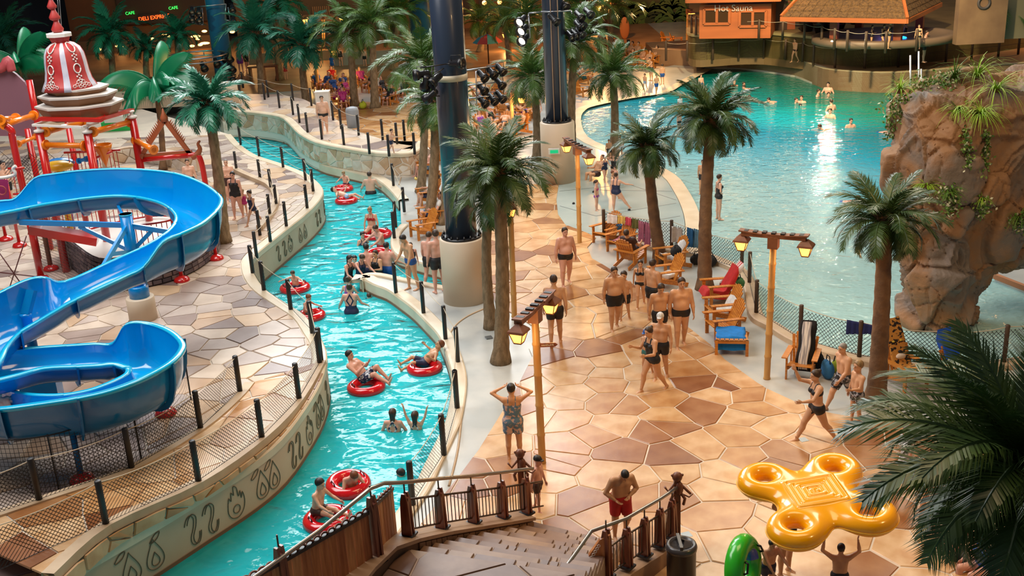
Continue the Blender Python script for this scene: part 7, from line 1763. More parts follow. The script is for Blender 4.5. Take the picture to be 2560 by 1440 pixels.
mb = MB(); mb.torus(T_(4,476,29.4), 0.12,0.02,16,5, rot=Euler((R_(90), 0,0))); mb.build('emblem', m_pinkc, t)
t = thing('white_rope', 'thick white rope rail looping at the left edge', 'rope', T_(20,440,29.2)); mb = MB(); mb.tube(smooth([T_(-20,446,29.2), T_(15,443,29.2), T_(38,435,29.2), T_(32,422,29.2), T_(40,415,29.2)], 4), 0.045,8); mb.build('strand', m_white, t)
# grey stone block base of the play tower
m_block = mat('block_grey', None, 0.6, col2=(0.75,0.70,0.72), scale=3, rand=[(0.16,0.12,0.13),(0.11,0.085,0.10),(0.22,0.17,0.17),(0.08,0.065,0.08),(0.19,0.14,0.14)]); m_blockb = mat('block_back', (0.03,0.025,0.03), 0.8)
BW = smooth([G(*p, TZ) for p in [(150,640),(205,690),(262,728),(330,724),(400,712),(465,690),(515,660),(548,625),(540,590)]], 4)
root = thing('stone_block_base', 'curved grey stone block base of the play tower under the slide', 'wall', BW[0]); mb = MB(); mb.ribbon(setz(BW, TZ), setz(BW, TZ+1.0)); mb.build('core', m_blockb, root)
mb = MB(); mb.prism(setz(BW, 0), TZ+0.9, TZ+1.0); mb.build('deck', m_white, root)
LL = 0; P = offset(BW, -0.01); segs = [0.0]
for a, b in zip(P[:-1], P[1:]): segs.append(segs[-1]+(b-a).length)
def Pat(s, z, d=0.0):
    k = max(i for i in range(len(segs)-1) if segs[i] <= s); a, b = P[k], P[k+1]; q = a.lerp(b, (s-segs[k])/(segs[k+1]-segs[k])); e = (b-a).normalized(); return Vector((q.x+e.y*d, q.y-e.x*d, z))
rr = random.Random(5)
for row in range(7):
    s = rr.random()*0.2; z0_ = TZ+0.04+row*0.135
    while s < segs[-1]-0.5:
        L_ = rr.uniform(0.22,0.46); g_ = 0.012; pts = [Pat(s+g_, z0_), Pat(s+L_-g_, z0_), Pat(s+L_-g_, z0_+0.12), Pat(s+g_, z0_+0.12)]; pf = [Pat(s+g_*2, z0_+0.01,0.035), Pat(s+L_-g_*2, z0_+0.01,0.035), Pat(s+L_-g_*2, z0_+0.11,0.035), Pat(s+g_*2, z0_+0.11,0.035)]
        mb = MB(); mb.add(pts+pf, [(0,1,5,4),(1,2,6,5),(2,3,7,6),(3,0,4,7),(4,5,6,7)]); o0 = pts[0]; link('block', mb.mesh('block', m_block, o0), root, o0-wloc(root)); s += L_
# red picket railing round the deck
rl = thing('picket_rail', 'red picket railing around the play tower deck', 'railing', BW[-1])
RP = smooth([G(*p, TZ+1.0) for p in [(120,590),(200,585),(300,560),(400,545),(470,560),(480,600),(430,625),(330,640)]], 5); mb = MB(); mb.tube([p+Vector((0,0,0.85)) for p in RP], 0.03,8); mb.tube([p+Vector((0,0,0.08)) for p in RP], 0.03,8); mb.build('rail', m_red, rl)
for p in resample(RP, 0.14): mb = MB(); mb.tube([p+Vector((0,0,0.05)), p+Vector((0,0,0.85))], 0.013,5); mb.build('picket', m_red, rl)
t = thing('red_chute', 'short red box beam chute behind the slide column', 'chute', T_(180,560,29.5)); mb = MB(); mb.bar(T_(75,570,28.6), T_(245,600,28.9), 0.5,0.22); mb.build('beam', m_red, t)
# ------------------------------------------------------------------ rock with hanging plants
RY = G(2350,842, PZW).y
def rk(px, py, r, dy=0.0, sx=1.0, sz=1.0, k=0.35):
    c = D(px, py, RY+r+dy); return ('e', np.array(c), np.array([r*sx, r, r*sz]), k)
pr = [rk(2350,780,0.98,0,1.0,0.8), rk(2345,690,1.0,0,1,1.1), rk(2335,590,1.05,0.0,1.0,1.2), rk(2350,470,1.25,0.0,1.05,1.2), rk(2420,430,1.5,0.3,1.15,1.3), rk(2335,380,1.15,0.0,1.0,1.2), rk(2350,300,1.1,0.3,1.05,0.75), rk(2450,300,1.5,0.6,1.3,0.8), rk(2520,400,1.5,0.6,1.3,1.4), rk(2560,330,1.6,1.0,1.5,1.0), rk(2620,420,1.7,0.8,1.5,1.5), rk(2480,540,1.0,0.5,1.0,1.3), rk(2440,640,0.75,0.6,1.0,1.3), rk(2560,520,1.2,1.2,1.2,1.3), rk(2420,255,1.0,1.2,1.6,0.5)]
V, Q = grow(pr, 0.045,0.15,1.2)
n = np.cross(V[Q[:, 1]]-V[Q[:, 0]], V[Q[:, 3]]-V[Q[:, 0]]); N_ = np.zeros_like(V)
for i in range(4): np.add.at(N_, Q[:, i], n)
N_ /= np.maximum(1e-9, np.linalg.norm(N_, axis=1))[:, None]
out = np.empty(len(V)); crack = np.empty(len(V))
for i, v in enumerate(V):
    p = Vector((v[0]*1.0, v[1]*1.0, v[2]*0.85)); w1 = noise.noise_vector(p*0.9)*0.35
    dd, pts_ = noise.voronoi(p+w1); e = dd[1]-dd[0]; cellv = noise.cell(pts_[0]*7.3)
    dd2, pts2 = noise.voronoi(p*2.3+w1); e2 = dd2[1]-dd2[0]; c2_ = noise.cell(pts2[0]*5.1)
    c_ = min(1, (e/0.075)**2); c3 = min(1, e2/0.10)
    out[i] = -0.20*(1-c_)+0.26*(cellv-0.5)*min(1, e/0.2)-0.06*(1-c3)*(1 if c2_ > 0.0 else 0)+0.05*noise.noise(p*3.0)
    crack[i] = c_*(0.55+0.45*c3)
V2 = V+N_*out[:, None]
m = mat('rock', (0.30,0.16,0.075), 0.78, col2=(0.20,0.165,0.14), scale=0.9, detail=8, bump=0.14, bscale=7, contrast=(0.42,0.60))
off = np.array([V2[:, 0].mean(), V2[:, 1].mean(), 0])
rock = link('rock_formation', np_mesh('rock_formation', V2-off, Q, [m])); rock.location = Vector(off); tag(rock, 'huge brown artificial rock overhanging the wave pool', 'rock')
m_grass = [mat('fern_green', (0.20,0.42,0.02), 0.5, col2=(0.38,0.56,0.05), scale=5), mat('fern_dark', (0.06,0.16,0.02), 0.5, col2=(0.14,0.26,0.03), scale=5)]
m_ivy = mat('ivy', (0.10,0.22,0.03), 0.45, rand=[(0.10,0.22,0.03),(0.22,0.34,0.06),(0.06,0.15,0.02),(0.60,0.60,0.42)], island=True)
from mathutils.bvhtree import BVHTree
bvh = BVHTree.FromPolygons([Vector(v) for v in V2], [tuple(int(x) for x in q) for q in Q])
def rock_hit(px, py):
    o = Vector((0,0, HC)); d = (D(px, py, 20)-o).normalized(); h = bvh.ray_cast(o, d); return h[0], h[1]
def tuft(label, px, py, L=0.7, n=70, dark=False, up=0.7, fallback=None, group='grass tufts on the rock'):
    p, nn = rock_hit(px, py)
    if p is None: p = D(px, py, RY+1.6)
    t = thing('grass_tuft', label, 'plant', p, 0, group); r = random.Random(px); mb = MB()
    for i in range(n):
        a = r.random()*6.283; e = up+r.uniform(-0.5,0.45); l = L*r.uniform(0.6,1.1); d = Vector((math.cos(a)*math.cos(e), math.sin(a)*math.cos(e)-0.3, math.sin(e))); q = Vector((0,0,0)); P = [q.copy()]
        for s in range(5): q = q+d*l/5; d = (d+Vector((0,0,-0.34))).normalized(); P.append(q.copy())
        sd = d.cross(Vector((0,0,1))).normalized()*0.014
        vs = []
        for s, q in enumerate(P): w_ = 1-s/5.5; vs += [q-sd*w_, q+sd*w_]
        mb.add(vs, [(2*s, 2*s+1,2*s+3,2*s+2) for s in range(5)])
    o = mb.put('blades', m_grass[1 if dark else 0], t); o['kind'] = 'stuff'
    mb = MB(); mb.sphere((0,0,-0.02),(0.10,0.10,0.08), 8,5); mb.put('root_clump', m_crownheart, t); return t
tuft('dark grass tuft on top of the rock before the pool wall', 2385,200,0.75,90, True, 1.0); tuft('long arching grass behind the top of the rock, left blade group', 2440,195,1.3,50, False, 0.9); tuft('wide spreading grass behind the rock at its right shoulder', 2490,225,1.4,60, False, 0.6)
tuft('bright green grass over the rock edge, left one of the front pair', 2395,275,0.75,90, False, 0.5); tuft('bright green grass over the rock edge, right one of the front pair', 2450,285,0.85,110, False, 0.5)
tuft('grass tuft at the upper left corner of the rock', 2250,225,0.6,80, False, 0.8); tuft('bright fern low on the rock left face by the palm', 2315,465,0.55,70, False, 0.5); tuft('grass tuft on the rock face beside the ivy strand', 2370,480,0.55,60, True, 0.5); tuft('small tuft halfway down the right rock face', 2455,495,0.4,45, False, 0.4); tuft('dark tuft at the right picture edge on the rock', 2550,540,0.6,60, True, 0.5)
def ivy(label, pts, n, spread=0.14, group='ivy hanging on the rock'):
    H_ = [rock_hit(*p)[0] or D(p[0], p[1], RY+1.0) for p in pts]; t = thing('ivy_plant', label, 'plant', H_[0], 0, group); r = random.Random(int(pts[0][0])); mb = MB(); mb.tube([q+Vector((0,-0.04,0)) for q in H_], 0.012,5); mb.build('vine', m_grass[1], t); mb = MB()
    for i in range(n):
        f = r.random()*(len(H_)-1); k = min(int(f), len(H_)-2); q = H_[k].lerp(H_[k+1], f-k)+Vector((r.gauss(0, spread), -0.06-abs(r.gauss(0, spread*0.6)), r.gauss(0, spread*0.8)))
        a = Vector((r.uniform(-1,1), r.uniform(-0.6,0.2), r.uniform(-1,1))).normalized()*0.045; b = Vector((r.uniform(-1,1), r.uniform(-1,1), r.uniform(-1,1))).normalized(); b = a.cross(b).normalized()*0.028
        mb.add([q, q+a+b, q+a*2, q+a-b], [(0,1,2,3)])
    o = mb.build('ivy_leaves', m_ivy, t); o['kind'] = 'stuff'; return t
ivy('ivy cushion spilling over the upper left edge of the rock', [(2240,240),(2248,265),(2255,285)], 420,0.22); ivy('ivy cushion with white flowers on top of the rock', [(2280,215),(2310,205),(2345,200),(2370,215)], 420,0.16)
ivy('long ivy strand falling from the left of the grass pair', [(2412,318),(2412,350),(2416,385),(2418,418)], 200,0.06); ivy('long ivy strand falling from the right of the grass pair', [(2462,325),(2464,360),(2460,400),(2455,430)], 200,0.06); ivy('ivy bunch low on the rock face beside the fern', [(2365,470),(2370,500),(2372,530)], 240,0.13); ivy('ivy bunch under the small tuft', [(2455,495),(2452,520),(2448,535)], 140,0.09); ivy('ivy at the right picture edge of the rock', [(2545,540),(2550,570)], 140,0.12); ivy('thin ivy on the left edge of the rock', [(2222,285),(2224,320),(2230,345)], 120,0.08)
# handrail poles behind the rock
t = thing('pool_ladder', 'steel pool ladder poles behind the top of the rock', 'ladder', D(2275,195,52)); 
for x, y0, y1 in [(2276,138,300),(2297,128,300),(2303,172,300)]: mb = MB(); mb.tube([D(x, y1,52), D(x, y0,52)], 0.05,8); mb.build('pole', m_steel, t)
# right bank deck behind the rock
mb = MB(); mb.prism([G(2487,690,0.05), G(2600,735,0.05), G(2800,700,0.05), G(2800,560,0.05), G(2540,600,0.05)], -0.6,0.05); dk = struct('floor_bank', mb, m_conc)
mb = MB(); mb.bar(G(2487,690,0.03), G(2610,738,0.03), 0.12,0.14); mb.build('edge_board', mat('edge_orange', (0.42,0.16,0.06), 0.5), dk)
# ------------------------------------------------------------------ hall walls and buildings at the back
m_hall = mat('hall_wall_dark', (0.028,0.040,0.055), 0.8, col2=(0.02,0.024,0.03), scale=0.3); m_fac = mat('facade_brown', (0.15,0.065,0.028), 0.8, col2=(0.10,0.045,0.02), scale=0.4)
mb = MB(); mb.box((10,98,6),(130,1,26)); struct('wall_back', mb, m_hall)
mb = MB(); mb.box((-46,50,6),(1,96,26)); struct('wall_left', mb, m_hall)
m_murB = mat('mural_ground', (0.17,0.125,0.06), 0.8, col2=(0.05,0.075,0.03), scale=0.35, detail=5)
def slab(P, Y, z0, z1, m, name='panel', parent=None, th=0.4):
    x0, x1 = P; mb = MB(); mb.box(((x0+x1)/2, Y+th/2,(z0+z1)/2),(x1-x0, th, z1-z0)); return mb.build(name, m, parent)
def X(px, Y, py=60): return D(px, py, Y).x
def Z(py, Y, px=1280): return D(px, py, Y).z
fb = thing('restaurant_facade', 'dark brown restaurant front with neon signs behind the palms', 'building', (X(450,92), 92,0))
slab((X(172,92), X(560,92)), 92,0,9.5, m_fac, 'wall', fb)
slab((X(300,91), X(560,91)), 91.0, Z(12,91), Z(-60,91), mat('band_dark', (0.035,0.02,0.018), 0.8), 'upper_band', fb, 1.0)
slab((X(150,90.5), X(520,90.5)), 90.5,0,0.9, mat('low_wall', (0.14,0.085,0.05), 0.8), 'low_wall', fb)
sp = D(385,44,90.9); slabm = MB(); slabm.box(D(384,46,90.9),(2.4,0.2,0.75)); slabm.build('sign_board', m_dark, fb)
m_neonr = mat('neon_red', (1,0.2,0.05), 0.5, emis=(1.0,0.06,0.008), estr=5); m_neong = mat('neon_green', (0.1,1,0.2), 0.5, emis=(0.02,1.0,0.10), estr=2.2)
text('DELI EXPRESS', 0.42, m_neonr, D(385,44,90.7)-Vector(fb.location),(R_(90), R_(-4), 0), parent=fb, name='neon_lettering'); text('CAFE', 0.32, m_neong, D(325,33,90.7)-Vector(fb.location),(R_(90), R_(-4), 0), parent=fb, name='neon_lettering'); text('CAFE', 0.32, m_neong, D(433,20,90.7)-Vector(fb.location),(R_(90), R_(-4), 0), parent=fb, name='neon_lettering')
r = random.Random(12)
m_shoplamp = mat('shop_lamp', (1,0.7,0.4), 0.5, emis=(1.0,0.45,0.12), estr=7)
for i, (x, y) in enumerate([(300,115),(250,123),(410,85),(430,91),(380,97),(511,78),(512,108),(500,112),(480,115),(489,91),(495,97),(581,80),(291,140),(306,140)]):
    p = D(x, y, 88.5); mb = MB(); mb.sphere(p, (0.22 if i % 3 else 0.4,0.12,0.10), 8,5); solo('ceiling_lamp', mb, m_shoplamp, 'small glowing shop lamp in the dark restaurant behind the left palms', 'lamp', 'glowing shop lamps behind the palms')
# kiosk on the right of the left blue column
kb = thing('dark_kiosk', 'dark timber kiosk with a balcony in the upper left dusk', 'building', (X(800,88), 88,0))
slab((X(590,88), X(900,88)), 88,0,8, mat('kiosk_dark', (0.045,0.028,0.02), 0.8), 'wall', kb); slab((X(760,86), X(860,86)), 86, Z(35,86), Z(12,86), mat('beam_tan', (0.12,0.065,0.035), 0.7), 'beam', kb); 
for i in range(9): x = X(786+5*i, 86.5); mb = MB(); mb.box((x, 86.5, Z(3,86.5)),(0.06,0.06,0.7)); mb.build('baluster', mat('beam_tan', (0.2,0.1,0.05), 0.7), kb)
for px in (905,1010,1080): slab((X(px, 90), X(px+55,90)), 90,0,7, mat('timber_brown', (0.11,0.05,0.025), 0.7), 'timber_bay', kb)
rw_ = thing('retaining_wall', 'low grey retaining wall behind the seated guests', 'wall', (X(900,76), 76,0)); slab((X(820,76), X(990,76)), 76,0,0.85, mat('wall_grey2', (0.26,0.23,0.20), 0.8), 'wall', rw_); slab((X(600,79), X(830,79)), 79,0,0.7, mat('wall_brown2', (0.28,0.18,0.11), 0.8), 'wall', rw_)
hb = thing('lit_hall_front', 'warm lit hall front between the two tall columns', 'building', (X(1250,94), 94,0)); slab((X(1160,94), X(1420,94)), 94,0,10, mat('front_ochre', (0.24,0.11,0.05), 0.8), 'wall', hb)
for px in (1175,1215,1290): mb = MB(); mb.box((X(px, 93.5), 93.5, Z(12,93.5)),(1.0,0.3,1.6)); mb.build('window_panel', mat('pane_dark', (0.03,0.015,0.01), 0.3), hb)
for i, (x, y) in enumerate([(1025,12),(1027,30),(1211,7),(1249,5)]): p = D(x, y, 86); mb = MB(); mb.sphere(p, 0.18,8,6); solo('globe_lamp', mb, m_shoplamp, ['upper bare globe lamp beside the rear blue column', 'lower bare globe lamp beside the rear blue column', 'left globe lamp on the warm lit front', 'right globe lamp on the warm lit front'][i], 'lamp')
# painted jungle mural
mu = struct('wall_mural', (lambda b: (b.box(((X(1430,91)+X(1735,91))/2,91.3,5),(X(1735,91)-X(1430,91), 0.5,12)), b)[1])(MB()), m_murB)
mp_ = [mat('paint_green', (0.06,0.13,0.03), 0.8), mat('paint_green2', (0.11,0.17,0.045), 0.8), mat('paint_dark', (0.03,0.05,0.02), 0.8)]
FRP = []
for i in range(14):
    px, py = r.uniform(1560,1730), r.uniform(5,70); cpt = D(px, py, 91.0); mb = MB()
    for k in range(9):
        a = R_(20+k*17.5); L_ = r.uniform(1.2,2.2); P = [Vector((cpt.x+math.cos(a)*L_*s, 91.0-0.01*i, cpt.z+math.sin(a)*L_*s-1.1*s*s*L_*0.6)) for s in (0,0.25,0.5,0.75,1.0)]
        for q0, q1 in zip(P[:-1], P[1:]):
            w_ = 0.13; mb.add([q0+Vector((0,0, w_)), q1+Vector((0,0, w_*0.8)), q1-Vector((0,0, w_*1.6)), q0-Vector((0,0, w_*1.4))], [(0,1,2,3)])
    mb.bar(cpt, cpt+Vector((r.uniform(-1,0.3), 0,-3)), 0.02,0.12); mb.build('painted_palm', mp_[i % 3], mu)
# ------------------------------------------------------------------ upper spa terrace
Z2 = 2.35
W2 = [G(*p, 0.95) for p in [(1720,128),(1722,142),(1740,148),(1780,147),(1850,142),(1910,142),(1965,148),(2010,153),(2060,160),(2110,164),(2200,166),(2300,158),(2420,140),(2600,112),(2760,90)]]
W2 = smooth(setz(W2,0), 3)
m_moss = mat('mossy_wall', (0.38,0.31,0.10), 0.75, col2=(0.22,0.21,0.05), scale=1.6, stretch=(1,1,0.15), detail=6, bump=0.05)
mb = MB(); mb.ribbon(setz(W2,0.9), setz(W2, Z2)); mb.sm = [True]*len(mb.f); w2 = struct('wall_spa', mb, m_moss)
mb = MB(); mb.ribbon(setz(offset(W2,-0.1), Z2-0.12), setz(offset(W2,-0.1), Z2+0.02)); mb.ribbon(setz(offset(W2,-0.1), Z2+0.02), setz(offset(W2,0.4), Z2+0.02)); mb.build('coping', mat('coping_olive', (0.30,0.25,0.12), 0.6), w2)
mb = MB(); mb.prism(setz(W2,0)+[Vector((70,96,0)), Vector((X(1724,96,60), 96,0))], 0.5, Z2-0.01); struct('floor_spa', mb, mat('spa_floor', (0.14,0.09,0.035), 0.6, col2=(0.19,0.12,0.05), scale=0.8))
fp = [G(*p, Z2) for p in [(1729,84),(1740,88),(1774,92),(1834,95),(1897,97),(1956,100),(2010,107),(2053,115),(2085,123),(2117,129),(2163,133),(2213,133),(2290,128)]]
fence('rope_fence', 'rope fence on black posts along the top of the mossy spa wall', fp, 1.05, net=False, ropes=(0.93,), m_p=m_postb, pr=0.07)
fp = [G(*p, 0.95) for p in [(2245,168),(2292,164),(2364,155),(2428,149),(2495,143),(2545,136),(2640,128)]]
fence('rope_fence', 'rail fence rising to the right above the rock', fp, 1.3, net=False, ropes=(0.93,0.45), m_p=m_postb, pr=0.07, sag=0.0, rope_m=m_postb)
# wooden hut
m_hut = mat('hut_wood', (0.42,0.11,0.022), 0.6, col2=(0.34,0.085,0.016), scale=0.8, stretch=(0.4,1,4)); m_shing = mat('shingle', (0.15,0.075,0.022), 0.9, col2=(0.07,0.035,0.012), scale=9, detail=6, bump=0.2, bscale=14)
a = G(1737,89, Z2); b = G(1937,96, Z2); Yh = (a.y+b.y)/2; zt = Z(8, Yh, 1840)
hut = thing('wooden_hut', 'orange lit wooden spa hut with two window pairs and shingled roof', 'hut', (a.x, Yh, Z2))
mb = MB(); mb.box(((a.x+b.x)/2, Yh+2.5,(Z2+zt)/2),(b.x-a.x, 5, zt-Z2)); mb.build('wall', m_hut, hut)
for x0, x1, y0, y1 in [(1761,1823,22,59),(1848,1911,24,62)]:
    xa, xb, za, zb = X(x0, Yh, 40), X(x1, Yh, 40), Z(y1, Yh, x0), Z(y0, Yh, x0); mb = MB()
    for c0, c1 in (((xa, za),(xb, za)),((xa, zb),(xb, zb)),((xa, za),(xa, zb)),((xb, za),(xb, zb)),(((xa+xb)/2, za),((xa+xb)/2, zb))): mb.bar((c0[0], Yh-0.08, c0[1]),(c1[0], Yh-0.08, c1[1]), 0.14,0.10, up=(0,1,0))
    wf = mb.build('window_frame', m_hut, hut)
    for q0, q1 in ((xa, (xa+xb)/2),((xa+xb)/2, xb)): mb = MB(); mb.box(((q0+q1)/2, Yh-0.03,(za+zb)/2),(q1-q0-0.1,0.04, zb-za-0.1)); mb.build('pane', mat('hut_glass', (0.05,0.025,0.01), 0.08), wf)
text('Hot Sauna', 0.50, mat('sign_letter', (0.5,0.46,0.42), 0.6), Vector((X(1833, Yh, 15), Yh-0.16, Z(17, Yh, 1833)))-Vector(hut.location),(R_(90), 0,0), parent=hut, name='sign_lettering')
def shingle_roof(x0, x1, y0, y1, z0, z1, ridge, root, rows=9):
    """hipped roof built of courses, each course a row of shingles set a little proud"""
    cx, cy = (x0+x1)/2,(y0+y1)/2; rx = ridge/2
    for (p0, p1, q1, q0) in (((x0, y0),(x1, y0),(cx+rx, cy),(cx-rx, cy)),((x1, y0),(x1, y1),(cx+rx, cy),(cx+rx, cy)),((x0, y1),(x0, y0),(cx-rx, cy),(cx-rx, cy))):
        P = lambda u, v: Vector((p0[0]+(p1[0]-p0[0])*u, p0[1]+(p1[1]-p0[1])*u, z0)).lerp(Vector((q0[0]+(q1[0]-q0[0])*u, q0[1]+(q1[1]-q0[1])*u, z1)), v)
        mb = MB(); K = int(math.hypot(p1[0]-p0[0], p1[1]-p0[1])/0.45)
        for j in range(rows):
            v0, v1 = j/rows, (j+1.25)/rows
            for i in range(K):
                u0, u1 = i/K, (i+0.94)/K; o = Vector((0,0,0.05+rnd.uniform(0,0.03))); a_, b_, c_, d_ = P(u0, v0)+o, P(u1, v0)+o, P(u1, min(1, v1)), P(u0, min(1, v1)); mb.add([a_, b_, c_, d_, a_-Vector((0,0,0.06)), b_-Vector((0,0,0.06))], [(0,1,2,3),(4,5,1,0)])
        o = mb.build('shingles', m_shing, root); o['kind'] = 'stuff'
        mb = MB(); mb.add([P(0,0), P(1,0), P(1,1), P(0,1)], [(0,1,2,3)]); mb.build('roof_deck', m_shing, root)
    for a_, b_ in (((x0, y0),(x1, y0)),((x1, y0),(x1, y1)),((x0, y0),(x0, y1))): mb = MB(); mb.bar((a_[0], a_[1], z0-0.1),(b_[0], b_[1], z0-0.1), 0.12,0.22); mb.build('fascia', m_hut, root)
    mb = MB()
    for a_, s in (((x0, y0), -1),((x1, y0), 1)): mb.bar((a_[0], a_[1], z0+0.05),(cx+s*rx, cy, z1+0.08), 0.14,0.12)
    mb.build('hip_board', m_hut, root)
shingle_roof(a.x-0.6, b.x+0.5, Yh-0.9, Yh+6, zt+0.42, zt+2.9,3.0, hut); hut.rotation_euler.z = R_(-18)
ax = thing('hut_annex', 'dark wooden annex with a door right of the spa hut', 'hut', (X(1960, Yh+2), Yh+2, Z2)); mb = MB(); mb.box(((X(1938, Yh+2)+X(1988, Yh+2))/2, Yh+4, Z2+1.3),(X(1988, Yh+2)-X(1938, Yh+2), 4,2.6)); mb.build('wall', mat('annex_wood', (0.25,0.055,0.015), 0.6), ax)
mb = MB(); mb.box((X(1948, Yh+1.95), Yh+1.95, Z2+1.0),(0.9,0.1,2.0)); mb.build('door_panel', mat('door_brown', (0.03,0.012,0.008), 0.6), ax)
# pavilion over the round spa
pa, pb_ = G(2127,112, Z2), G(2318,117, Z2); Yp = (pa.y+pb_.y)/2; ez = Z(44, Yp-1.2,2230)
pv = thing('spa_pavilion', 'open pavilion with shingled hip roof over the glowing round spa', 'pavilion', ((pa.x+pb_.x)/2, Yp+2.0, Z2))
for x in (pa.x, pb_.x):
    for dy in (0,4.6): mb = MB(); mb.box((x, Yp+dy, (Z2+ez)/2),(0.38,0.38, ez-Z2)); mb.build('pillar', mat('pillar_brown', (0.22,0.05,0.02), 0.5), pv)
x0 = D(2080,36, Yp-1.4).x; x1 = D(2368,46, Yp-1.4).x
shingle_roof(x0-0.6, x1, Yp-1.4, Yp+6, ez, ez+3.0,2.6, pv, 12); pv.rotation_euler.z = R_(-33)
sc_c = G(2225,108, Z2)+Vector((0,1.0,0)); spa = thing('round_spa', 'round spa pool glowing violet under the pavilion', 'spa pool', sc_c)
mb = MB(); mb.lathe((0,0,0), [(3.7,0),(3.7,0.30),(3.6,0.36),(3.2,0.36),(3.15,0.30)], 48, sy=0.8); mb.put('rim', mat('spa_rim', (0.18,0.12,0.08), 0.5), spa)
mb = MB(); mb.lathe((0,0,0.26), [(0,0.001),(3.17,0)][::-1], 48, sy=0.8); mb.put('spa_water', mat('spa_glow', (0.12,0.08,0.5), 0.1, emis=(0.16,0.10,0.8), estr=0.35), spa)
mb = MB(); mb.sphere((0.35,-1.6,0.33),(0.28,0.18,0.08), 10,6); mb.put('pool_light', mat('blue_light', (0,0.3,1), 0.5, emis=(0.01,0.25,1.0), estr=6), spa)
for x, y, h, f, lb, pose in [(2178,118,64,60, 'person with a dark towel at the left of the round spa', 'fold'),(2222,122,54,60, 'woman in black swimsuit with hands on hips before the spa', 'hip'),(2205,118,60,30, 'person behind the woman before the spa', 'armsbent'),(2294,122,62,-30, 'woman in a pale bikini by the right spa pillar', 'stand'),(2262,104,72,20, 'person in black on the far side of the spa', 'stand')]:
    cast(lb, x, y, h, f, pose, z=Z2, wear=(('suit', 'black'),) if 'bikini' not in lb else (('bra', 'black'),('briefs', 'black')), fem=True, hc='black', skin='tan')
cast('bather seen to the chest at the right rim of the spa', 2312,108, None, 60, 'wade', z=Z2, H=1.6, zp=Z2-0.1, skin='pink', wear=(SH,))
def potted(label, px, py, h=1.9):
    g = G(px, py, Z2); t = thing('potted_palm', label, 'potted plant', g); mb = MB(); mb.lathe((0,0,0), [(0.30,0),(0.48,0.55),(0.50,0.70),(0.44,0.70),(0.40,0.6)], 18); mb.put('pot', m_black, t)
    for k in range(16): az = k*2.4; link('frond', FR['mid'][k % 3], t, (0,0,0.7),(0,-R_(85-3*k), az), [h]*3)
for x, y, lb in [(2017,78, 'potted palm nearest the hut annex'),(2053,84, 'potted palm, middle one of three before the pale wall'),(2090,86, 'potted palm beside the left pavilion pillar'),(2140,60, 'potted palm seen under the pavilion roof')]: potted(lb, x, y)
slab((X(1988,90), X(2120,90)), 90,2,12, mat('pale_wall', (0.12,0.12,0.115), 0.8), 'wall_spa_back')['kind'] = 'structure'
sb = thing('stone_signboard', 'tall tan signboard with a round emblem right of the pavilion', 'sign', G(2445,108, Z2)); gb_ = Vector(sb.location)
mb = MB(); mb.box(gb_+Vector((0,0,1.5)),(2.4,0.5,3.0)); mb.build('board', mat('sign_tan', (0.22,0.13,0.07), 0.8, col2=(0.16,0.09,0.05), scale=1), sb); mb = MB(); mb.torus(gb_+Vector((0,-0.27,2.0)), 0.28,0.07,20,6, rot=Euler((R_(90), 0,0))); mb.build('emblem', mat('emblem_dark', (0.06,0.05,0.05), 0.6), sb)
sb = thing('grey_block', 'pale olive wall block at the upper right corner', 'wall', G(2545,98, Z2)); gb_ = Vector(sb.location); mb = MB(); mb.box(gb_+Vector((0.6,1,1.3)),(2.6,1.5,2.6)); mb.build('block', mat('block_olive', (0.22,0.19,0.12), 0.7), sb)
palm('slim palm lit orange from below at the upper right corner', (G(2497,90, Z2).x, G(2497,90, Z2).y, Z2),(2505,28), 1.8, 'mid', 16,0.16)
# warm lamps of the back areas
def glow(name, p, e, c=(1.0,0.5,0.16), r=0.3):
    l = bpy.data.lights.new(name, 'POINT'); l.energy = e; l.color = c; l.shadow_soft_size = r; o = bpy.data.objects.new(name, l); COL.objects.link(o); o.location = p; return o
glow('hut_lamp', (15.5, Yh-4, Z2+2.9), 160); glow('hut_lamp', (12.5, Yh-4, Z2+2.9), 150); glow('beach_lamp', (6.5,73,6.0), 3800,(1.0,0.42,0.10)); glow('pavilion_lamp', (sc_c.x, Yp+1, Z2+3), 8); glow('spa_lamp', (sc_c.x, sc_c.y, Z2+0.9), 10,(0.35,0.25,1.0)); glow('corner_lamp', (x1+1.5, Yp-1, ez+2.5), 60); glow('restaurant_lamp', (-19,84,3.5), 350); glow('restaurant_lamp', (-13,82,3.5), 350); glow('restaurant_lamp', (-27,84,3.5), 300); glow('deck_lamp', (-2,84,5), 450); glow('right_path_lamp', (31,62,3.5), 300)
spot('palm_colour_spot', (-24,52,12),(-19,72,4), 3200,(0.03,0.95,0.60), 60,0.4); spot('palm_colour_spot', (-6,55,12),(-8,70,4), 1600,(0.25,1.0,0.45), 45,0.4)
glow('pool_light_teal', (21,54,-0.4), 10,(0.0,1,0.6))
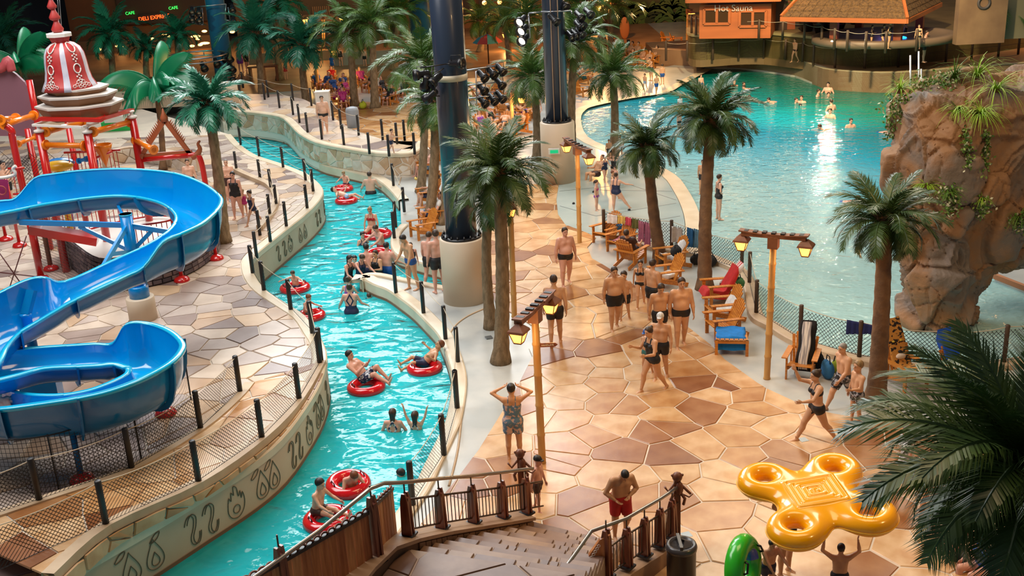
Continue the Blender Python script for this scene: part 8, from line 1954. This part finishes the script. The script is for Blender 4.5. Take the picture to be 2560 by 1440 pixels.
# cabinets on the walkway end and behind
g = G(848,262,0); t = thing('white_cabinet', 'white box cabinet behind the walkway ropes', 'cabinet', G(808,292, UZ)); q = Vector(t.location)
mb = MB(); mb.box(q+Vector((0,0.5,0.55)),(0.65,0.5,1.1)); mb.build('body', m_white, t); mb = MB(); mb.box(q+Vector((0,0.5,1.12)),(0.70,0.55,0.05)); mb.build('lid', m_white, t)
t = thing('grey_bin', 'grey round topped bin behind the walkway posts', 'bin', G(884,318, UZ)); q = Vector(t.location); mb = MB(); mb.lathe(q, [(0.28,0),(0.30,0.75),(0.26,0.88),(0.1,0.93),(0,0.93)], 18); mb.build('body', mat('bin_grey', (0.28,0.30,0.33), 0.5), t)
t = thing('white_drum', 'low white drum pedestal at the upper end of the walkway', 'pedestal', G(552,262, UZ)); q = Vector(t.location); mb = MB(); mb.lathe(q, [(0.95,-0.2),(0.95,1.0),(0.90,1.05),(0,1.06)], 28); mb.build('body', m_ped, t)
for x0, x1, y_, lb in [(625,700,205, 'long dark counter bench beyond the bridge end'),(380,470,235, 'bench row behind the broad leaved palm')]:
    Yb = G(x0, y_, 0).y; t = thing('counter', lb, 'counter', (X(x0, Yb, y_), Yb, 0)); mb = MB(); mb.box(((X(x0, Yb, y_)+X(x1, Yb, y_))/2, Yb, 0.95),(X(x1, Yb, y_)-X(x0, Yb, y_), 0.6,0.12)); mb.build('top', m_woodd, t)
    for x in (x0+4,(x0+x1)/2, x1-4): mb = MB(); mb.box((X(x, Yb, y_), Yb, 0.45),(0.15,0.4,0.9)); mb.build('leg', m_woodd, t)
t = thing('green_crate', 'bright green cart with a white sheet behind the bell tower', 'cart', G(300,338,0.4)); q = Vector(t.location); mb = MB(); mb.box(q+Vector((0,0,0.35)),(1.4,0.7,0.7)); mb.build('body', mat('cart_green', (0.01,0.45,0.08), 0.4), t); mb = MB(); mb.box(q+Vector((-0.05,-0.1,0.85)),(0.9,0.6,0.3)); mb.build('sheet', m_white, t)
um = thing('beach_umbrella', 'folded red and blue beach umbrella behind the column', 'umbrella', G(1222,160,0)); q = Vector(um.location); mb = MB(); mb.lathe(q+Vector((0,0,1.4)), [(1.0,0),(0.6,0.35),(0,0.55)], 8, smooth=False); 
for i in range(len(mb.f)): mb.m[i] = i % 2
mb.build('canopy', [mat('canopy_blue', (0.02,0.22,0.32), 0.7), mat('canopy_red', (0.36,0.05,0.05), 0.7)], um); mb = MB(); mb.tube([q, q+Vector((0,0,2.2))], 0.04,6); mb.build('pole', m_black, um)
# two upright boards on the far floor and the stair handrail there
for x, y, h, lb in [(1505,145,1.7, 'upright orange surfboard behind the palm at the far floor'),(1562,98,1.6, 'tall upright orange surfboard by the far steps')]:
    g = G(x, y, 0); mb = MB(); mb.sphere(g+Vector((0,0, h*0.5)),(0.36,0.08, h*0.5), 16,10); solo('surfboard', mb, mat('board_orange', (0.34,0.13,0.05), 0.5), lb, 'surfboard', loc=(g.x, g.y, 0))
t = thing('handrail', 'dark handrail of the steps at the far orange floor', 'railing', G(1545,135,0)); Yr = t.location.y
mb = MB(); mb.tube([D(1540,102, Yr), D(1553,110, Yr), D(1573,110, Yr)], 0.06,6); mb.build('rail', m_woodd, t)
for x in (1550,1556,1571): mb = MB(); mb.box(D(x, 120, Yr),(0.2,0.2,1.1)); mb.build('post', m_post, t)
# ------------------------------------------------------------------ stairs to the gallery with their railings
st = bpy.data.objects.new('floor_stairs', None); COL.objects.link(st); st['kind'] = 'structure'
m_step = mat('step_stone', None, 0.38, col2=(0.70,0.62,0.58), scale=2.2, rand=[(0.19,0.10,0.06),(0.25,0.145,0.09),(0.15,0.09,0.07),(0.28,0.16,0.085),(0.19,0.115,0.09),(0.22,0.115,0.06)], bump=0.03, bscale=6); m_riser = mat('riser', (0.36,0.24,0.16), 0.5)
RS = 0.17; NS = 10
Ls = [G(1313-28.5*i, 1300+7.1*i, RS*(i+1)) for i in range(NS+1)]
L0, LN = Ls[0], Ls[-1]; rdir = (G(1500,1345, RS)-L0); rdir.z = 0
R0 = L0+rdir; fan = 0.86
Rs = [Vector((R0.x+(L0.x-Ls[i].x)*0.0-0.09*i, R0.y-0.34*i, RS*(i+1))) for i in range(NS+1)]
for i in range(NS):
    a, b, c, d = Ls[i], Rs[i], Rs[i+1], Ls[i+1]; z = a.z; c = Vector((c.x, c.y, z)); d = Vector((d.x, d.y, z))
    b = b+(b-a).normalized()*0.4; c = c+(c-d).normalized()*0.4
    mb = MB(); mb.add([Vector((p.x, p.y, z-0.02)) for p in (a, b, c, d)]+[Vector((p.x, p.y, z-RS-0.3)) for p in (a, b, c, d)], [(0,3,2,1),(0,1,5,4),(1,2,6,5),(3,0,4,7)]); mb.build('step_core', m_riser, st)
    n = 5; cuts = [0]+sorted(rnd.uniform(0.12,0.88) for _ in range(n-1))+[1]
    for u0, u1 in zip(cuts[:-1], cuts[1:]):
        if u1-u0 < 0.03: continue
        g_ = 0.006; P = [a.lerp(b, u0+g_), a.lerp(b, u1-g_), d.lerp(c, u1-g_), d.lerp(c, u0+g_)]; ctr = sum(P, Vector())/4
        mb = MB(); mb.prism([(p.x-ctr.x, p.y-ctr.y) for p in P], -0.05,0.005+rnd.uniform(0,0.004), bevel=0.008); mb.put('stone', m_step, st, (ctr.x, ctr.y, z))
# landing above the stairs
ZL = RS*(NS+1); LA = [Ls[-1], G(985,1400, ZL), G(940,1460, ZL), G(830,1600, ZL), Vector((0.6,10.8, ZL)), Rs[-1]+(Rs[-1]-Ls[-1]).normalized()*0.4]
mb = MB(); mb.prism(LA, -0.5, ZL-0.02); mb.build('landing_core', m_riser, st)
for c in cells(LA, 1.1,0.03,8): mb = MB(); x = sum(p[0] for p in c)/len(c); y = sum(p[1] for p in c)/len(c); mb.prism([(p[0]-x, p[1]-y) for p in c], -0.03,0.0, bevel=0.008); mb.put('stone', m_step, st, (x, y, ZL))
# sloping kerb wall under the left railing
def rz(i): return 0.16+RS*i*0.93
KA = [G(1318,1290,0.30), G(1258,1301,0.50), G(1185,1314,0.85), G(1105,1328,1.30), G(1022,1346,1.85)]
m_kt = mat('kerb_terracotta', (0.40,0.25,0.15), 0.5, col2=(0.30,0.17,0.10), scale=1.5); m_kt_side = mat('kerb_brick', (0.30,0.17,0.08), 0.6, col2=(0.22,0.12,0.06), scale=3)
KC = KA+[G(962,1366,2.05), G(905,1420,2.1), G(840,1500,2.15), G(770,1600,2.2)]
lwall = struct('wall_stair', (lambda b: b)(MB()), m_kt_side)
bpy.data.objects.remove(lwall)
mb = MB(); Lf = offset(KC, -0.14); Rt = offset(KC, 0.14)
Lf = [Vector((p.x, p.y, q.z)) for p, q in zip(Lf, KC)]; Rt = [Vector((p.x, p.y, q.z)) for p, q in zip(Rt, KC)]
mb.ribbon(setz(Lf, -0.3), Lf); mb.ribbon(Rt, setz(Rt, -0.3)); lwall = struct('wall_stair', mb, m_kt_side)
mb = MB(); Lf2 = [p+(q-p)*-0.25+Vector((0,0,0.05)) for p, q in zip(Lf, Rt)]; Rt2 = [q+(p-q)*-0.25+Vector((0,0,0.05)) for p, q in zip(Lf, Rt)]
mb.ribbon(Lf2, Rt2); mb.ribbon([p-Vector((0,0,0.06)) for p in Lf2], Lf2); mb.ribbon(Rt2, [p-Vector((0,0,0.06)) for p in Rt2]); mb.build('coping', m_kt, lwall)
cum = resample(KC[:5], 0.20)
for a, b in zip(cum[:-1], cum[1:]):
    d = (b-a); d.z = 0; nn = Vector((-d.y, d.x, 0)).normalized()*0.15; 
    a2 = a.lerp(b, 0.06)+nn; b2 = a.lerp(b, 0.94)+nn; h_ = 0.24; mb = MB(); o = Vector((0,0,0.05)); f = nn.normalized()*0.02
    mb.add([a2-o, b2-o, b2-o-Vector((0,0, h_)), a2-o-Vector((0,0, h_)), a2-o+f, b2-o+f, b2-o-Vector((0,0, h_))+f, a2-o-Vector((0,0, h_))+f], [(4,5,6,7),(0,1,5,4),(1,2,6,5),(2,3,7,6),(3,0,4,7)]); mb.build('tile', m_kt_side, lwall)
# wood posts, balusters, handrail
m_rail = mat('rail_steel', (0.36,0.33,0.29), 0.28,0.85); m_balu = mat('baluster_dark', (0.10,0.065,0.045), 0.35,0.5); m_rwood = mat('rail_wood', (0.22,0.060,0.028), 0.35, col2=(0.13,0.03,0.015), scale=3, stretch=(6,6,1), coat=0.3); m_slat = mat('slat_wood', None, 0.4, col2=(0.62,0.5,0.42), scale=2.5, stretch=(8,8,0.8), rand=[(0.60,0.24,0.08),(0.52,0.19,0.06),(0.44,0.15,0.05),(0.64,0.28,0.10)])
rl = thing('stair_railing', 'left stair railing of dark wood posts with steel handrail beside the river', 'railing', KC[0])
def wood_post(p, h, parent, ang, w_=0.15, big=False):
    p = p+Vector((0,0,0.05)); R = Matrix.Rotation(ang, 3, 'Z'); mb = MB()
    for s in (-1,1):
        f = []
        for z, wx in ((0,0.085),(h*0.82,0.06),(h, 0.03)): f.append((z, wx))
        for (z0, w0),(z1, w1) in zip(f[:-1], f[1:]):
            vs = []
            for z, w__ in ((z0, w0),(z1, w1)):
                for x, y in ((-w__, s*0.04-0.018),(w__, s*0.04-0.018),(w__, s*0.04+0.018),(-w__, s*0.04+0.018)): vs.append(p+R@Vector((y, x, z))*1.0)
            mb.add(vs, [(3,2,1,0),(4,5,6,7),(0,1,5,4),(1,2,6,5),(2,3,7,6),(3,0,4,7)])
    mb.box(p+Vector((0,0, h*0.45)),(0.06,0.12, h*0.9), ang)
    o = mb.build('post', m_rwood, parent)
    mb = MB(); mb.box(p+Vector((0,0,0.02)),(0.20,0.22,0.035), ang); mb.build('base_plate', m_dark, parent)
    mb = MB(); mb.tube([p+Vector((0,0, h)), p+Vector((0,0, h+0.17))], 0.012,6); mb.build('rail_stem', m_balu, parent)
def bay(a, b, h, parent, n=9, z0=0.10):
    a = a+Vector((0,0,0.05)); b = b+Vector((0,0,0.05)); mb = MB(); mb.tube([a+Vector((0,0, h)), b+Vector((0,0, h))], 0.018,6); mb.build('top_bar', m_balu, parent); mb = MB(); mb.tube([a+Vector((0,0, z0)), b+Vector((0,0, z0))], 0.015,6); mb.build('bottom_bar', m_balu, parent)
    for i in range(1, n): q = a.lerp(b, i/n); mb = MB(); mb.tube([q+Vector((0,0, z0)), q+Vector((0,0, h))], 0.009,5); mb.build('baluster', m_balu, parent)
hp = 0.72
for i, p in enumerate(KA):
    d = KA[min(i+1,4)]-KA[max(i-1,0)]; ang = math.atan2(d.y, d.x); wood_post(p, hp, rl, ang)
for a, b in zip(KA[:-1], KA[1:]): bay(a, b, 0.60, rl)
bay(KA[0]+(KA[0]-KA[1]).normalized()*0.45, KA[0], 0.60, rl, 4)
big = G(945,1412,1.95); wood_post(big, 1.05, rl, 0.9)
def topz(p, h): return Vector((p.x, p.y, p.z+h))
HRL = [topz(KA[0]+(KA[0]-KA[1]).normalized()*0.22,0.93)]+[topz(p, 0.94) for p in KA]+[D(960,1208, KA[4].y-0.25), topz(big, 1.22)]
e = (HRL[-1]-HRL[-2]).normalized(); HRL.append(D(800,1325, big.y-0.9)); HRL.append(D(640,1440, big.y-1.9)); HRL.append(D(540,1515, big.y-2.6))
mb = MB(); mb.tube(HRL, 0.030,10); mb.build('handrail', m_rail, rl)
# slatted panels beside the river
sl = thing('slat_fence', 'slatted wooden fence panels with twisted rope edge below the near handrail', 'fence', big)
def slat_bay(A, B, h0, h1, z0, n, ext=0.0):
    d = (B-A); up = Vector((0,0,1))
    for i in range(n):
        u0, u1 = (i+0.06)/n, (i+0.94)/n; a, b = A.lerp(B, u0), A.lerp(B, u1); ha = h0+(h1-h0)*u0; hb = h0+(h1-h0)*u1; nn = Vector((d.y, -d.x, 0)).normalized()*0.02
        vs = [a+up*z0, b+up*z0, b+up*hb, a+up*ha]; mb = MB(); mb.add([v-nn for v in vs]+[v+nn for v in vs], [(3,2,1,0),(4,5,6,7),(0,1,5,4),(1,2,6,5),(2,3,7,6),(3,0,4,7)]); mb.build('slat', m_slat, sl)
    for zz0, zz1 in ((h0+0.01, h1+0.01),(z0-0.02, z0-0.02)): mb = MB(); mb.bar(A+up*zz0, B+up*zz1,0.07,0.05); mb.build('frame_bar', m_dark, sl)
    mb = MB(); L_ = (B-A).length; k = int(L_/0.02)
    P = [A.lerp(B, i/k)+up*(h0+(h1-h0)*i/k+0.06)+Vector((0.012*math.cos(i*0.9), 0.012*math.sin(i*0.9), 0.012*math.sin(i*0.9))) for i in range(k+1)]; mb.tube(P, 0.016,5); mb.build('rope_edge', m_rwood, sl)
c0 = G(992,1352,1.75)
b0 = big
slat_bay(b0+(c0-b0)*0.14, c0,0.92,0.88,0.05,6)
far_e = Vector((D(700,1395, big.y-1.45).x, big.y-1.45,0)); zb = big.z
A_ = Vector((big.x, big.y, zb))+Vector((-0.06,-0.06,0)); B_ = Vector((far_e.x, far_e.y, zb+0.25)); slat_bay(A_, B_, 0.88,0.82,-0.25,10)
wood_post(B_, 1.0, rl, 0.9); C_ = B_+(B_-A_)*0.6; slat_bay(B_, C_, 0.82,0.80,-0.25,6)
# right railing
rr_ = thing('stair_railing', 'right stair railing of dark wood posts with bent steel handrail', 'railing', G(1690,1345,0))
KR = [G(1682,1352,0.25), G(1655,1378,0.25), G(1618,1396,0.25), G(1572,1416,0.25)]
KR = [G(1680,1350,0.25), G(1650,1372,0.30), G(1612,1396,0.35), G(1568,1424,0.40), G(1518,1462,0.45)]
mb = MB(); KR2 = [KR[0]+(KR[0]-KR[1])*0.5]+KR; ls = [Vector((p.x, p.y, q.z)) for p, q in zip(offset(KR2,-0.14), KR2)]; rs = [Vector((p.x, p.y, q.z)) for p, q in zip(offset(KR2,0.14), KR2)]
mb.ribbon(setz(ls, -0.1), ls); mb.ribbon(rs, setz(rs, -0.1)); mb.ribbon(ls, rs); mb.add([ls[0], rs[0], (rs[0].x, rs[0].y, 0),(ls[0].x, ls[0].y, 0)], [(0,1,2,3)]); struct('wall_stair_right', mb, m_kt)
for i, p in enumerate(KR[:4]): wood_post(p, 0.72, rr_, math.atan2(KR[1].y-KR[0].y, KR[1].x-KR[0].x))
for a, b in zip(KR[:3], KR[1:4]): bay(a, b, 0.60, rr_, 6)
bay(KR[0]+(KR[0]-KR[1])*0.5, KR[0], 0.60, rr_, 3)
bay(KR[3], KR[4], 0.60, rr_, 6); wood_post(KR[4]+Vector((0,0,0.1)), 0.85, rr_, 0.9)
pk = D(1478,1328, KR[4].y); HR = [topz(KR[0]+(KR[0]-KR[1])*0.4,0.95)]+[topz(p, 0.95) for p in KR[:4]]+[pk, D(1395,1445, KR[4].y-1.0), D(1330,1540, KR[4].y-1.8)]
mb = MB(); mb.tube(HR, 0.030,10); mb.build('handrail', m_rail, rr_)
# curved wooden wing wall with carved chain motif
ww = thing('wing_panel', 'curved wooden wing panel with a pale carved chain border under the bent handrail', 'panel', KR[4]); a = D(1522,1338, KR[4].y-0.05); P = [(1526,1338),(1526,1470),(1380,1500),(1440,1440),(1475,1385),(1500,1350)]
v = [D(x, y, KR[4].y-0.05) for x, y in P]; mb = MB(); mb.add(v+[p+Vector((0,0.07,0)) for p in v], [tuple(range(6))[::-1], tuple(range(6,12))]+[(i, (i+1) % 6,6+(i+1) % 6,6+i) for i in range(6)]); mb.build('board', m_slat, ww)
mb = MB()
for i in range(13):
    f = i/12; q = D(1497-52*f, 1365+85*f, KR[4].y-0.07); mb.torus(q, 0.022,0.006,8,4, rot=Euler((R_(90), 0,0)))
o = mb.build('carved_chain', m_white, ww); o['kind'] = 'stuff'
# carved figure posts at the rail ends
def totem(label, px, py, base, h):
    g = G(*base, 0.0); t = thing('carved_post', label, 'post', g); mb = MB(); mb.box((0,0, h/2),(0.11,0.11, h)); mb.put('post', m_woodd, t)
    mb = MB(); mb.sphere((0,-0.03, h+0.03),(0.09,0.08,0.09), 10,8); mb.sphere((0.03,-0.05, h-0.18),(0.075,0.07,0.13), 10,8)
    for s in (-1,1): mb.tube([(s*0.05,-0.04, h-0.10),(s*0.16,-0.07, h-0.22),(s*0.22,-0.08, h-0.20-0.08*s)], 0.022,6); mb.tube([(s*0.05,-0.05, h-0.26),(s*0.12,-0.10, h-0.36),(s*0.10,-0.08, h-0.48)], 0.026,6); mb.sphere((s*0.085,-0.03, h+0.06), 0.025,6,5)
    mb.tube([(0.06,-0.05, h-0.28),(0.2,-0.05, h-0.36),(0.26,-0.05, h-0.30)], 0.014,5); mb.put('carved_figure', m_woodd, t); return t
totem('carved wooden figure post at the end of the right stair railing', 1700,1200,(1692,1362), 1.32); totem('carved wooden figure post beside the boy at the left railing end', 1325,1150,(1308,1294), 1.3)
# litter bin
g = G(1703,1470,0.0); t = thing('litter_bin', 'round black litter bin with half round flap lid by the stairs', 'bin', g)
mb = MB(); mb.lathe((0,0,0), [(0.22,0),(0.235,0.05),(0.235,0.72),(0.25,0.76)], 28); mb.put('body', m_black, t)
mb = MB(); mb.lathe((0,0,0.74), [(0.25,0),(0.255,0.05),(0.235,0.10),(0.19,0.11),(0.18,0.07),(0,0.08)], 28); mb.put('lid', mat('bin_lid', (0.05,0.045,0.045), 0.25), t)
mb = MB(); mb.bar((-0.03,-0.21,0.87),(-0.03,0.21,0.87), 0.05,0.06); mb.add([(0.0,-0.17,0.84),(0.16,-0.08,0.83),(0.18,0.0,0.83),(0.16,0.08,0.83),(0,0.17,0.84),(0.05,0,0.90)], [(0,1,5),(1,2,5),(2,3,5),(3,4,5)]); mb.put('flap', mat('bin_lid', (0.05,0.045,0.045), 0.25), t)

# ------------------------------------------------------------------ yellow four-hole raft and green ring
m_yel = mat('raft_yellow', (1.0,0.42,0.0), 0.2, coat=0.4)
ra = [G(1912,1206,1.85), G(2085,1178,1.95), G(2170,1290,1.85), G(1990,1322,1.80)]
rc = sum(ra, Vector())/4; pr = []
ex = (ra[1]+ra[2]-ra[0]-ra[3]).normalized(); ey0 = (ra[0]+ra[1]-ra[2]-ra[3]); ey = (ey0-ex*(ey0@ex)).normalized(); ez = ex.cross(ey)
Rm = Matrix((ex, ey, ez)).transposed()
loc = [Rm.transposed()@(p-rc) for p in ra]
hx = 0.16; res = 0.022; pad = 0.10
xs = np.arange(-1.25,1.25, res); ys = np.arange(-1.15,1.15, res); zs = np.arange(-0.26,0.26, res)
GX, GY, GZ = np.meshgrid(xs, ys, zs, indexing='ij')
d2 = None
for p in loc:
    q = np.hypot(GX-p.x, GY-p.y)-0.43; d2 = q if d2 is None else smin(d2, q, 0.55)
d2 = smin(d2, np.maximum(np.abs(GX)-0.50, np.abs(GY)-0.44), 0.35)
for p in loc: d2 = -smin(-d2, np.hypot(GX-p.x, GY-p.y)-0.125,0.03)
F = np.hypot(np.maximum(d2+0.15,0), GZ)-0.15
V, Q = surface_nets(F, np.array([xs[0], ys[0], zs[0]]), res)
rect = np.maximum(np.abs(V[:, 0]), np.abs(V[:, 1])*1.15); inside = (rect < 0.42) & (V[:, 2] > 0.05)
V[inside, 2] += 0.03*(np.sin(rect[inside]/0.42*5*2*math.pi-1.57)*0.5+0.5)
raft = link('pool_raft', np_mesh('pool_raft', V, Q, [m_yel])); raft.matrix_world = Matrix.Translation(rc)@Rm.to_4x4(); tag(raft, 'big yellow inflatable raft with four finger holes carried overhead', 'inflatable raft')
mb = MB()
th = np.linspace(0,2*math.pi, 97)[:-1]; P = []
for t_ in th:                                                     # welded seam round the rim
    lo, hi = 0.2,1.6; c_, s_ = math.cos(t_), math.sin(t_)
    for _ in range(18):
        m_ = (lo+hi)/2; dd = 9.0
        for k, p in enumerate(loc):
            q = math.hypot(m_*c_-p.x, m_*s_-p.y)-0.43; dd = q if k == 0 else float(smin(np.array(dd), np.array(q), 0.55))
        dd = float(smin(np.array(dd), np.array(max(abs(m_*c_)-0.50, abs(m_*s_)-0.44)), 0.35))
        if dd > 0: hi = m_
        else: lo = m_
    P.append((lo*c_*1.005, lo*s_*1.005,-0.02))
mb.tube(P, 0.010,5, closed=True); mb.put('seam', mat('seam_light', (1.0,0.55,0.05), 0.3), raft)
m_grn = mat('ring_green', (0.03,0.48,0.02), 0.25, coat=0.4); m_rbl = mat('ring_blue', (0.01,0.09,0.50), 0.25, coat=0.4)
g = G(1860,1560,0.0); gc = D(1858,1418, g.y+0.25); t = thing('swim_ring', 'upright green and blue inflatable ring beside the litter bin', 'swim ring', gc)
mb = MB(); e = Euler((R_(82), R_(0), R_(58))); n, k = 48,16; Rr, r_ = 0.36,0.155; mb.torus((0,0,0), Rr, r_, n, k, rot=e)
for fi in range(len(mb.f)):
    i, j = fi//k, fi % k; mb.m[fi] = 1 if (i % 24 < 9 and 4 < j < 13) else 0
for vi in range(len(mb.v)):                                        # gathered seam puckers on the outside
    i, j = vi//k, vi % k
    if j in (0,1,15) and i % 2 == 0: v_ = Vector(mb.v[vi]); mb.v[vi] = tuple(v_*0.965)
mb.put('ring', [m_grn, m_rbl], t)
for a in (0.5,2.6):
    mb = MB(); rm = e.to_matrix(); p = Vector((math.cos(a)*Rr, math.sin(a)*Rr, r_)); d = Vector((-math.sin(a), math.cos(a), 0)); mb.tube([rm@(p-d*0.09), rm@(p-d*0.07+Vector((0,0,0.05))), rm@(p+d*0.07+Vector((0,0,0.05))), rm@(p+d*0.09)], 0.018,6); mb.put('handle', m_black, t)
